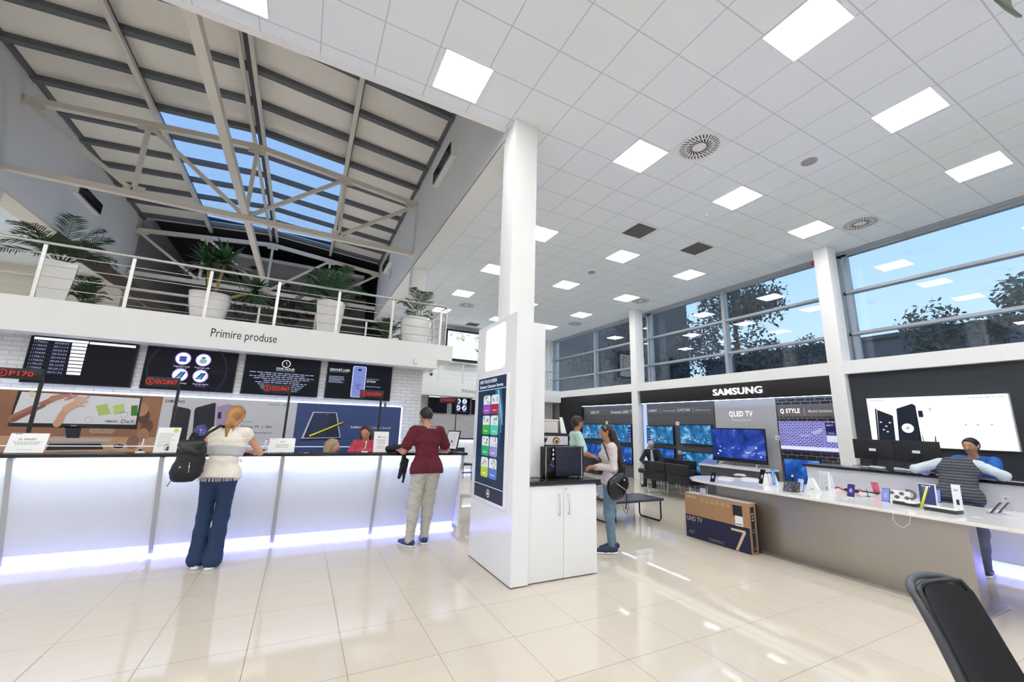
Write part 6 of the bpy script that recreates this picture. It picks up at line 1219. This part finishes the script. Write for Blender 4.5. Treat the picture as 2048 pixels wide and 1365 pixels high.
    for i, (hj, kn, an, ft) in enumerate(legs):
        fd = math.radians(footdir[i]); dv = V3(math.sin(fd), math.cos(fd), 0); f0 = V3(ft[0], ft[1], ft[2])
        o = sdf_obj('shoe', [(f0-dv*.05+V3(0, 0, .055), f0+dv*.08+V3(0, 0, .045), .044, .040, .03), (f0+dv*.08+V3(0, 0, .042), f0+dv*.17+V3(0, 0, .034), .040, .033, .03), (an-V3(0, 0, .02), f0+V3(0, 0, .05), .043, .045, .03)], .009, SHM, r, [(tuple(f0+V3(0, 0, .02)), (0, 0, -1)), (tuple(f0+V3(0, 0, .115)), (0, 0, 1))])
        sdf_obj('sole', [(f0-dv*.05+V3(0, 0, .02), f0+dv*.17+V3(0, 0, .02), .048, .040, .02)], .009, SOL, o, [(tuple(f0+V3(0, 0, .001)), (0, 0, -1)), (tuple(f0+V3(0, 0, .028)), (0, 0, 1))])
    # face
    EY = mat('eye_dark', '1a1412', .2, noise=.02); LP_ = mat('lip_'+('f' if female else 'm'), 'a85a56' if female else 'a06a5c', .45, noise=.03); HM = mat('hair_'+(hair or {}).get('col', '2a1d16'), (hair or {}).get('col', '2a1d16'), .5, noise=.4, nscale=22, bump=.4)
    for q in (-1, 1):
        c = hc+hf*.083*k_+hr*q*.03*k_+hu*.008*k_; b = MB(); b.ball(tuple(c-hf*.004), .0085*k_, mat('eye_white', 'd8d2cc', .3, noise=.01), 8); b.ball(tuple(c), .0062*k_, EY, 8); b.build('eye', r)
        b = MB(); b.tube([tuple(c+hu*.017-hr*.014+hf*.001), tuple(c+hu*.021+hf*.004), tuple(c+hu*.016+hr*.014)], .0033, HM, 6); b.build('eyebrow', r)
    b = MB(); m0 = hc+hf*.081*k_-hu*.05*k_; b.tube([tuple(m0-hr*.02-hf*.008), tuple(m0+hf*.003), tuple(m0+hr*.02-hf*.008)], .0045, LP_, 6); b.build('mouth', r)
    if hair:
        style = hair['style']; Hh = [(hc-hf*.02*k_+hu*.032*k_, hc+hf*.008*k_+hu*.036*k_, .092*k_, .084*k_, .02, (hr, .9)), (hc-hf*.045*k_-hu*.0*k_, hc-hf*.04*k_-hu*.03*k_, .07*k_, .06*k_, .03)]
        cuts = [(tuple(hc+hf*.058*k_+hu*.045*k_), tuple(hf*.9-hu*.45))]
        if style == 'short': cuts.append((tuple(hc-hu*.035*k_), tuple(-hu+hf*.5)))
        if style == 'long':
            LH = []
            for q in (-1, 0, 1):
                a = hc-hf*.075*k_+hr*q*.05; dn = hair.get('drop', V3(0, -.1, -.45)); LH += [(a, a+dn*.45, .048, .062, .03), (a+dn*.45, a+dn, .06, .026, .03)]
            sdf_obj('long_hair', LH, .0085, HM, r, (), .003)
        if style == 'bob':
            for q in (-1, 1): a = hc-hf*.03+hr*q*.06+hu*.01; Hh += [(a, a-hu*.12-hf*.01, .035, .035, .03)]
            Hh += [(hc-hf*.05, hc-hf*.05-hu*.12, .07, .06, .04)]; cuts = []; cuts.append((tuple(hc+hf*.05*k_+hu*.03), tuple(hf*.95-hu*.1)))
        if style == 'tail':
            Hh += [(hc-hf*.07*k_+hu*.0, hc-hf*.095*k_-hu*.02, .05, .035, .03)]
        sdf_obj('hair', Hh, .0085, HM, r, cuts, .0018)
        if style == 'tail':
            a = hc-hf*.10*k_-hu*.01; T = [(a, a+V3(0, -.045, -.12), .035, .034, .02), (a+V3(0, -.045, -.12), a+V3(0, -.06, -.30), .03, .008, .02), (a+V3(.02, 0, -.02), a+V3(.06, -.04, -.14), .022, .012, .02), (a+V3(.06, -.04, -.14), a+V3(.05, -.05, -.22), .012, .005, .01)]
            sdf_obj('ponytail', T, .0085, HM, r, (), .0018)
    return dict(root=r, nk=nk, hc=hc, hf=hf, hu=hu, hr=hr, arms=arms, legs=legs, pv=pv, up=up, rt=rt, fw=fw, s=s, shL=shL, shR=shR)

CM = mat('cream_knit', 'ece5d8', .85, noise=.12, nscale=60, bump=.6); CG = mat('grey_knit_band', 'b9babd', .85, noise=.12, nscale=70, bump=.6)
DEN = mat('dark_blue_denim', '1f3558', .8, noise=.22, nscale=7, bump=.15); DEN2 = mat('faded_blue_denim', '6d8799', .8, noise=.25, nscale=7, bump=.15)
# woman with the backpack (seen from behind, leaning at the counter)
W1 = person('blonde woman in cream fringed top and flared jeans leaning at the counter with a backpack', (-.735, 5.70, 0), math.radians(-4), H=1.70, pelvis=(.02, -.06, .96), lean=11, side=2, hands=((-.16, .32, 1.185), (.22, .30, 1.185)), feet=((-.085, .05, 0), (.075, -.02, 0)), elbow=((-.8, -.3, -.8), (.9, -.3, -.8)), head=(25, -22), female=True, skin='c98f72', top=dict(mat=CM, sleeve=.06, hem=.0, neck=.05, wr=.004), bottom=dict(mat=DEN, flare=.045, cuff=.015, fit=.92, waist=.12), shoes='d8d4cc', hair=dict(style='tail', col='a87a42'), footdir=(-12, 10))
r = W1['root']; b = MB(); pv = W1['pv']; rg = random.Random(5)
def ringpts(z, rx, ry, n=40, cy_=0, cx=.02): return [(cx+rx*math.cos(2*PI*k/n), cy_+ry*math.sin(2*PI*k/n), z) for k in range(n)]
up_ = W1['up']
for zz, L_ in ((.0, .05), (.17, .03), (.40, .03)):
    for k in range(70):
        t = 2*PI*k/70; c = pv+up_*(zz-.005); rx, ry = (.19, .125) if zz < .1 else (.172, .12) if zz < .3 else (.2, .115); p = (c[0]+rx*math.cos(t), c[1]+ry*math.sin(t), c[2]); b.tube([p, (p[0]+rg.uniform(-.006, .006), p[1]+rg.uniform(-.006, .006), p[2]-L_)], .003, CM, 4, cap=False)
tag(b.build('fringe', r), kind='stuff')
sdf_obj('grey_band', [(pv+up_*.20-W1['rt']*.055, pv+up_*.20+W1['rt']*.055, .104, .104, .05, (W1['fw'], .74)), (pv+up_*.31-W1['rt']*.07, pv+up_*.31+W1['rt']*.07, .124, .124, .05, (W1['fw'], .72))], .01, CG, r, [(tuple(pv+up_*.31), tuple(up_)), (tuple(pv+up_*.205), tuple(-up_))])
b = MB(); c = W1['hc']-W1['hf']*.095+W1['hu']*.012; b.tube([tuple(c+W1['hr']*x+W1['hf']*(.9*x*x*6)) for x in (-.06, -.03, 0, .03, .06)], .004, BLACK, 6); b.build('hair_clip', r)
# black backpack on her left shoulder
BPM = mat('black_nylon', '101116', .5, noise=.2, nscale=20, bump=.25)
r = thing('backpack', 'black drawstring backpack hanging from the left shoulder of the blonde woman', 'backpack', (-.99, 5.46, 1.02))
sdf_obj('bag_body', [((-.02, 0, .0), (.02, 0, .24), .125, .10, .05, ((0, 1, 0), .72)), ((.05, 0, .02), (.06, 0, .2), .09, .08, .04, ((0, 1, 0), .8))], .01, BPM, r, ((tuple((0, 0, -.1)), (0, 0, -1)),), .004)
sdf_obj('flap', [((-.06, -.03, .27), (.08, -.03, .28), .055, .05, .03), ((-.05, -.08, .24), (.07, -.08, .2), .035, .03, .03)], .01, mat('black_smooth_leather', '1a1b20', .35, noise=.05), r)
b = MB(); b.tube([(-.02, -.02, .33), (-.01, -.0, .39), (.03, 0, .39), (.04, -.02, .33)], .012, BPM, 8); b.build('handle', r)
b = MB(); b.tube([(.06, .02, .30), (.12, .06, .40), (.2, .16, .47), (.22, .27, .46), (.17, .33, .34), (.1, .22, .16), (.04, .08, .02)], .016, BPM, 8); b.build('strap', r)
b = MB(); b.tube([(-.05, -.1, .0), (-.1, -.1, -.08), (-.12, -.1, -.13)], .004, CORD, 6); b.tube([(.03, -.1, .1), (.035, -.11, .0)], .003, STEEL, 6); b.ball((-.045, -.1, .055), .009, STEEL, 8); b.ball((.03, -.105, .06), .008, STEEL, 8); b.build('drawstring', r)
# man in maroon
MAR = mat('maroon_cotton', '5e1526', .85, noise=.15, nscale=14, bump=.2); LGT = mat('light_grey_trousers', 'bdbbb2', .85, noise=.12, nscale=10, bump=.3)
M1 = person('man in a maroon t-shirt and light grey trousers leaning on the counter end', (1.585, 5.70, 0), math.radians(3), H=1.80, pelvis=(.02, -.06, 1.0), lean=9, hands=((-.27, .28, 1.2), (.30, .32, 1.2)), feet=((-.13, -.0, 0), (.09, .06, 0)), elbow=((-.5, -.5, -1), (.6, -.5, -1)), head=(-10, -30), skin='c08a6c', top=dict(mat=MAR, sleeve=.36, hem=.05, neck=.04, wr=.004), bottom=dict(mat=LGT, cuff=.05, fit=1.12, wr=.006), shoes='2e3a6e', hair=dict(style='short', col='1d1815'), footdir=(-25, 5))
b = MB(); q = M1['nk']; 
for k in range(7): b.add([tuple(q+M1['rt']*(-.03+.02*k)+V3(0, -.076, .0)+V3(0, -.0, 0)), tuple(q+M1['rt']*(-.018+.02*k)+V3(0, -.076, 0)), tuple(q+M1['rt']*(-.02+.02*k)+V3(0, -.062, .025)), tuple(q+M1['rt']*(-.03+.02*k)+V3(0, -.062, .03))], [(0, 1, 2, 3)], mat('shirt_print_pale', 'c9b4b8', .8, noise=.05))
b.build('shirt_print', M1['root'])
r = thing('black_jacket', 'black jacket bundled on the counter edge and hanging beside the man in maroon', 'jacket', (1.36, 6.02, 1.165)); JK = mat('black_jacket_cloth', '14161a', .7, noise=.3, nscale=15, bump=.4)
sdf_obj('bundle', [((-.2, .1, .045), (-.02, .06, .06), .045, .06, .03), ((-.12, .12, .08), (.03, .1, .05), .035, .045, .03), ((.0, .02, .04), (.02, -.08, .02), .04, .03, .03)], .009, JK, r, ((( 0, 0, .001), (0, 0, -1)),), .004)
sdf_obj('hanging_sleeve', [((.0, -.08, .02), (-.02, -.12, -.15), .03, .035, .03), ((-.02, -.12, -.15), (-.06, -.13, -.32), .035, .022, .02), ((.03, -.12, -.1), (.0, -.13, -.38), .03, .016, .02)], .009, JK, r, (), .003)
# clerks behind the counter
CLK = mat('white_blouse', 'dadbe0', .8, noise=.05); CORAL = mat('coral_top', 'd0485c', .8, noise=.1, nscale=20)
C1 = person('blonde clerk in profile, only her head showing above the counter ledge', (.40, 7.02, 0), math.radians(-104), H=1.62, pelvis=(0, 0, .57), lean=6, hands=((-.2, .38, .82), (.2, .38, .78)), feet=((-.1, .42, 0), (.1, .42, 0)), head=(-8, -12), female=True, seated=True, skin='d9a88e', top=dict(mat=CLK, sleeve=.4), bottom=dict(mat=BLACKM, nocut=1), shoes='1a1a1e', hair=dict(style='bob', col='b09a70'), footdir=(0, 0))
C2 = person('brown-haired clerk in a coral red top behind the counter by the upright notice', (1.0, 7.0, 0), math.radians(160), H=1.66, pelvis=(0, 0, .80), lean=14, hands=((-.2, .32, .82), (.2, .32, .82)), feet=((-.1, .35, 0), (.1, .35, 0)), head=(0, -28), female=True, seated=True, skin='cf9678', top=dict(mat=CORAL, sleeve=.4), bottom=dict(mat=BLACKM, nocut=1), shoes='1a1a1e', hair=dict(style='bob', col='4a3028'), footdir=(0, 0))
STM = mat('stool_grey', '3a3b40', .6, noise=.05)
def stool(x, y, z, lab):
    r = thing('stool', lab, 'stool', (x, y, 0)); b = MB(); b.lathe([(0, z-.06), (.2, z-.06), (.2, z-.01), (0, z)], STM, 20); b.build('seat', r); b = MB(); b.lathe([(0, 0), (.22, 0), (.22, .02), (.03, .04), (.03, z-.06), (0, z-.06)], STEEL, 16); b.build('base', r)
stool(.44, 7.0, .445, 'grey stool under the blonde clerk behind the counter'); stool(.92, 7.05, .67, 'grey stool under the clerk in the coral top')
# girl with long hair and shoulder bag
BLS = mat('pale_pink_blouse', 'd9cfcc', .8, noise=.08, nscale=12, bump=.3)
G1 = person('long-haired girl in a pale blouse and faded jeans standing beside the coffee corner', (3.84, 4.53, 0), math.radians(68), H=1.62, pelvis=(.0, -.02, .90), lean=2, hands=((-.05, .20, 1.08), (.07, .20, 1.05)), feet=((-.08, .02, 0), (.07, -.06, 0)), elbow=((-.5, -.9, -.6), (.5, -.9, -.6)), head=(8, -6), female=True, skin='c08868', top=dict(mat=BLS, sleeve=.92, hem=.02, wr=.004), bottom=dict(mat=DEN2, fit=.92, cuff=.09, wr=.003), shoes='1b2c4c', hair=dict(style='long', col='2c1a14', drop=V3(0, -.13, -.50)), footdir=(0, -8))
b = MB(); c = G1['hc']+G1['hu']*.098; b.tube([tuple(c+G1['hr']*x-G1['hu']*(abs(x)*6*abs(x))+G1['hf']*.02) for x in (-.08, -.05, -.02, .02, .05, .08)], .006, mat('hairband_pale', 'e0d8cc', .4, noise=.03), 6); b.build('hairband', G1['root'])
r = thing('shoulder_bag', 'big round black shoulder bag with a silver zip carried by the long-haired girl', 'handbag', (3.82, 4.33, .85))
sdf_obj('bag_body', [((-.03, 0, -.02), (.04, 0, .04), .155, .135, .05, ((0, 1, 0), .5))], .009, mat('black_patent', '0c0c10', .22, noise=.1), r, (), .0)
b = MB(); b.tube([(-.11, -.1, .05), (-.03, -.115, .0), (.06, -.11, -.05)], .004, STEEL, 6); b.ball((.02, -.1, .09), .012, STEEL, 8); b.build('zip', r)
b = MB(); b.tube([(-.06, .02, .17), (-.08, .06, .3), (-.12, .12, .5), (-.14, .16, .6)], .008, BPM, 6); b.tube([(.08, .0, .14), (.02, .08, .3), (-.08, .16, .5), (-.14, .16, .6)], .008, BPM, 6); b.build('strap', r)
b = MB(); b.tube([(.07, -.04, -.02), (.1, -.05, -.12), (.085, -.05, -.24), (.07, -.05, -.28)], .008, BPM, 6); b.build('hanging_strap', r)
# man in the pale green shirt
GRN = mat('pale_green_cotton', 'bfe0d2', .85, noise=.06, nscale=12, bump=.2)
person('man in a pale green t-shirt standing behind the coffee machine', (4.36, 6.05, 0), math.radians(-112), H=1.80, pelvis=(0, 0, .97), lean=3, hands=((-.08, .30, 1.12), (.1, .30, 1.1)), feet=((-.12, 0, 0), (.12, 0, 0)), elbow=((-.7, -.4, -.6), (.7, -.4, -.6)), head=(-15, -4), skin='b5785a', top=dict(mat=GRN, sleeve=.4, hem=.05, wr=.004), bottom=dict(mat=mat('blue_denim', '35537c', .8, noise=.2, nscale=7), fit=1.0), shoes='2a2a2e', hair=dict(style='short', col='2c211a'), footdir=(-8, 8))
# grey-haired man sitting
JKT = mat('dark_jacket', '232427', .8, noise=.15, nscale=12, bump=.3)
O1 = person('grey-haired man in a dark jacket sitting head down on a black sofa before the televisions', (9.34, 9.02, 0), math.radians(116), H=1.72, pelvis=(0, 0, .52), lean=16, hands=((-.14, .42, .62), (.14, .42, .62)), feet=((-.14, .52, 0), (.12, .48, 0)), elbow=((-1, -.2, -.6), (1, -.2, -.6)), head=(0, -38), seated=True, skin='b98a72', top=dict(mat=JKT, sleeve=.95, hem=.0, wr=.004, name='jacket'), bottom=dict(mat=BLACKM, nocut=1, fit=1.1), shoes='161618', hair=dict(style='short', col='b8b4ac'), footdir=(-10, 10))
sdf_obj('shirt_front', [(O1['nk']+O1['fw']*.06-O1['up']*.0, O1['pv']+O1['up']*.22+O1['fw']*.1, .03, .05, .03, (O1['fw'], .6))], .009, mat('pale_blue_shirt', 'c2cbd6', .8, noise=.04), O1['root'])
# clerk in blue behind the right desk
BLU = mat('royal_blue_polo', '1c62b8', .8, noise=.08, nscale=14, bump=.2)
C3 = person('moustached clerk in a blue polo shirt seated with one elbow out at the right desk', (8.92, 2.34, 0), math.radians(92), H=1.78, pelvis=(0, 0, .84), lean=22, hands=((.02, .56, 1.15), (.12, .55, 1.14)), feet=((-.14, .4, .12), (.14, .4, .12)), elbow=((-1.2, -.1, .0), (1.2, -.3, -.6)), head=(10, -4), seated=True, skin='c09070', top=dict(mat=BLU, sleeve=.4, wr=.004), bottom=dict(mat=BLACKM, nocut=1), shoes='161618', hair=dict(style='short', col='1f1a18'), footdir=(0, 0))
b = MB(); c = C3['hc']+C3['hf']*.088-C3['hu']*.036; b.tube([tuple(c-C3['hr']*.024-C3['hf']*.008-C3['hu']*.005), tuple(c+C3['hf']*.006), tuple(c+C3['hr']*.024-C3['hf']*.008-C3['hu']*.005)], .006, mat('hair_1f1a18', '1f1a18'), 6); b.build('moustache', C3['root'])
b = MB(); n_ = C3['nk']; b.tube([tuple(n_-C3['rt']*.06), tuple(n_+C3['fw']*.09-C3['up']*.1-C3['rt']*.03), tuple(n_+C3['fw']*.12-C3['up']*.25), tuple(n_+C3['fw']*.09-C3['up']*.1+C3['rt']*.03), tuple(n_+C3['rt']*.06)], .004, mat('lanyard', '5a86c8', .6, noise=.05), 6); b.build('lanyard', C3['root'])
stool(8.95, 2.34, .70, 'grey swivel stool under the clerk in blue')
# customer leaning over the right desk, seen from behind
SLV = mat('pale_blue_sleeve', 'c5d3da', .8, noise=.06, nscale=10, bump=.2); STR = bpy.data.materials.new('striped_grey_vest'); STR.use_nodes = True
_n = STR.node_tree; _w = _n.nodes.new('ShaderNodeTexWave'); _w.bands_direction = 'Z'; _w.inputs['Scale'].default_value = 9; _t = _n.nodes.new('ShaderNodeTexCoord'); _n.links.new(_t.outputs['Object'], _w.inputs[0]); _r = _n.nodes.new('ShaderNodeValToRGB'); _r.color_ramp.elements[0].color = lin('2b2d33'); _r.color_ramp.elements[1].color = lin('5a5d66'); _n.links.new(_w.outputs['Fac'], _r.inputs[0]); _n.links.new(_r.outputs[0], _n.nodes['Principled BSDF'].inputs['Base Color']); _n.nodes['Principled BSDF'].inputs['Roughness'].default_value = .85
K1 = person('customer with pale blue sleeves and a striped grey vest bent over the right desk', (7.45, 2.2, 0), math.radians(-86), H=1.68, pelvis=(0, 0, .90), lean=36, hands=((-.33, .36, 1.125), (.33, .36, 1.125)), feet=((-.12, -.05, 0), (.12, .0, 0)), elbow=((-.9, -.3, -.5), (.9, -.3, -.5)), head=(0, -86), headoff=(0, .04, -.12), skin='b58a70', top=dict(mat=SLV, sleeve=.95, hem=.02, wr=.004), bottom=dict(mat=mat('slate_trousers', '5b6272', .85, noise=.12, nscale=8), fit=1.1), shoes='44485a', hair=dict(style='short', col='3a3430'), footdir=(0, 0))
pk = K1['pv']; uk = K1['up']; T = [(pk-uk*.06-K1['rt']*.1, pk-uk*.06+K1['rt']*.09, .128, .128, .05, (K1['fw'], .85)), (pk-K1['rt']*.09, pk+K1['rt']*.09, .142, .142, .05, (K1['fw'], .84)), (pk+uk*.18-K1['rt']*.05, pk+uk*.18+K1['rt']*.05, .128, .128, .05, (K1['fw'], .8)), (pk+uk*.35-K1['rt']*.07, pk+uk*.35+K1['rt']*.07, .136, .136, .05, (K1['fw'], .78)), (pk+uk*.46-K1['rt']*.1, pk+uk*.46+K1['rt']*.1, .075, .075, .05)]
sdf_obj('striped_vest', T, .0095, STR, K1['root'], [(tuple(pk-uk*.12), tuple(-uk)), (tuple(pk+uk*.53), tuple(uk))], .003)
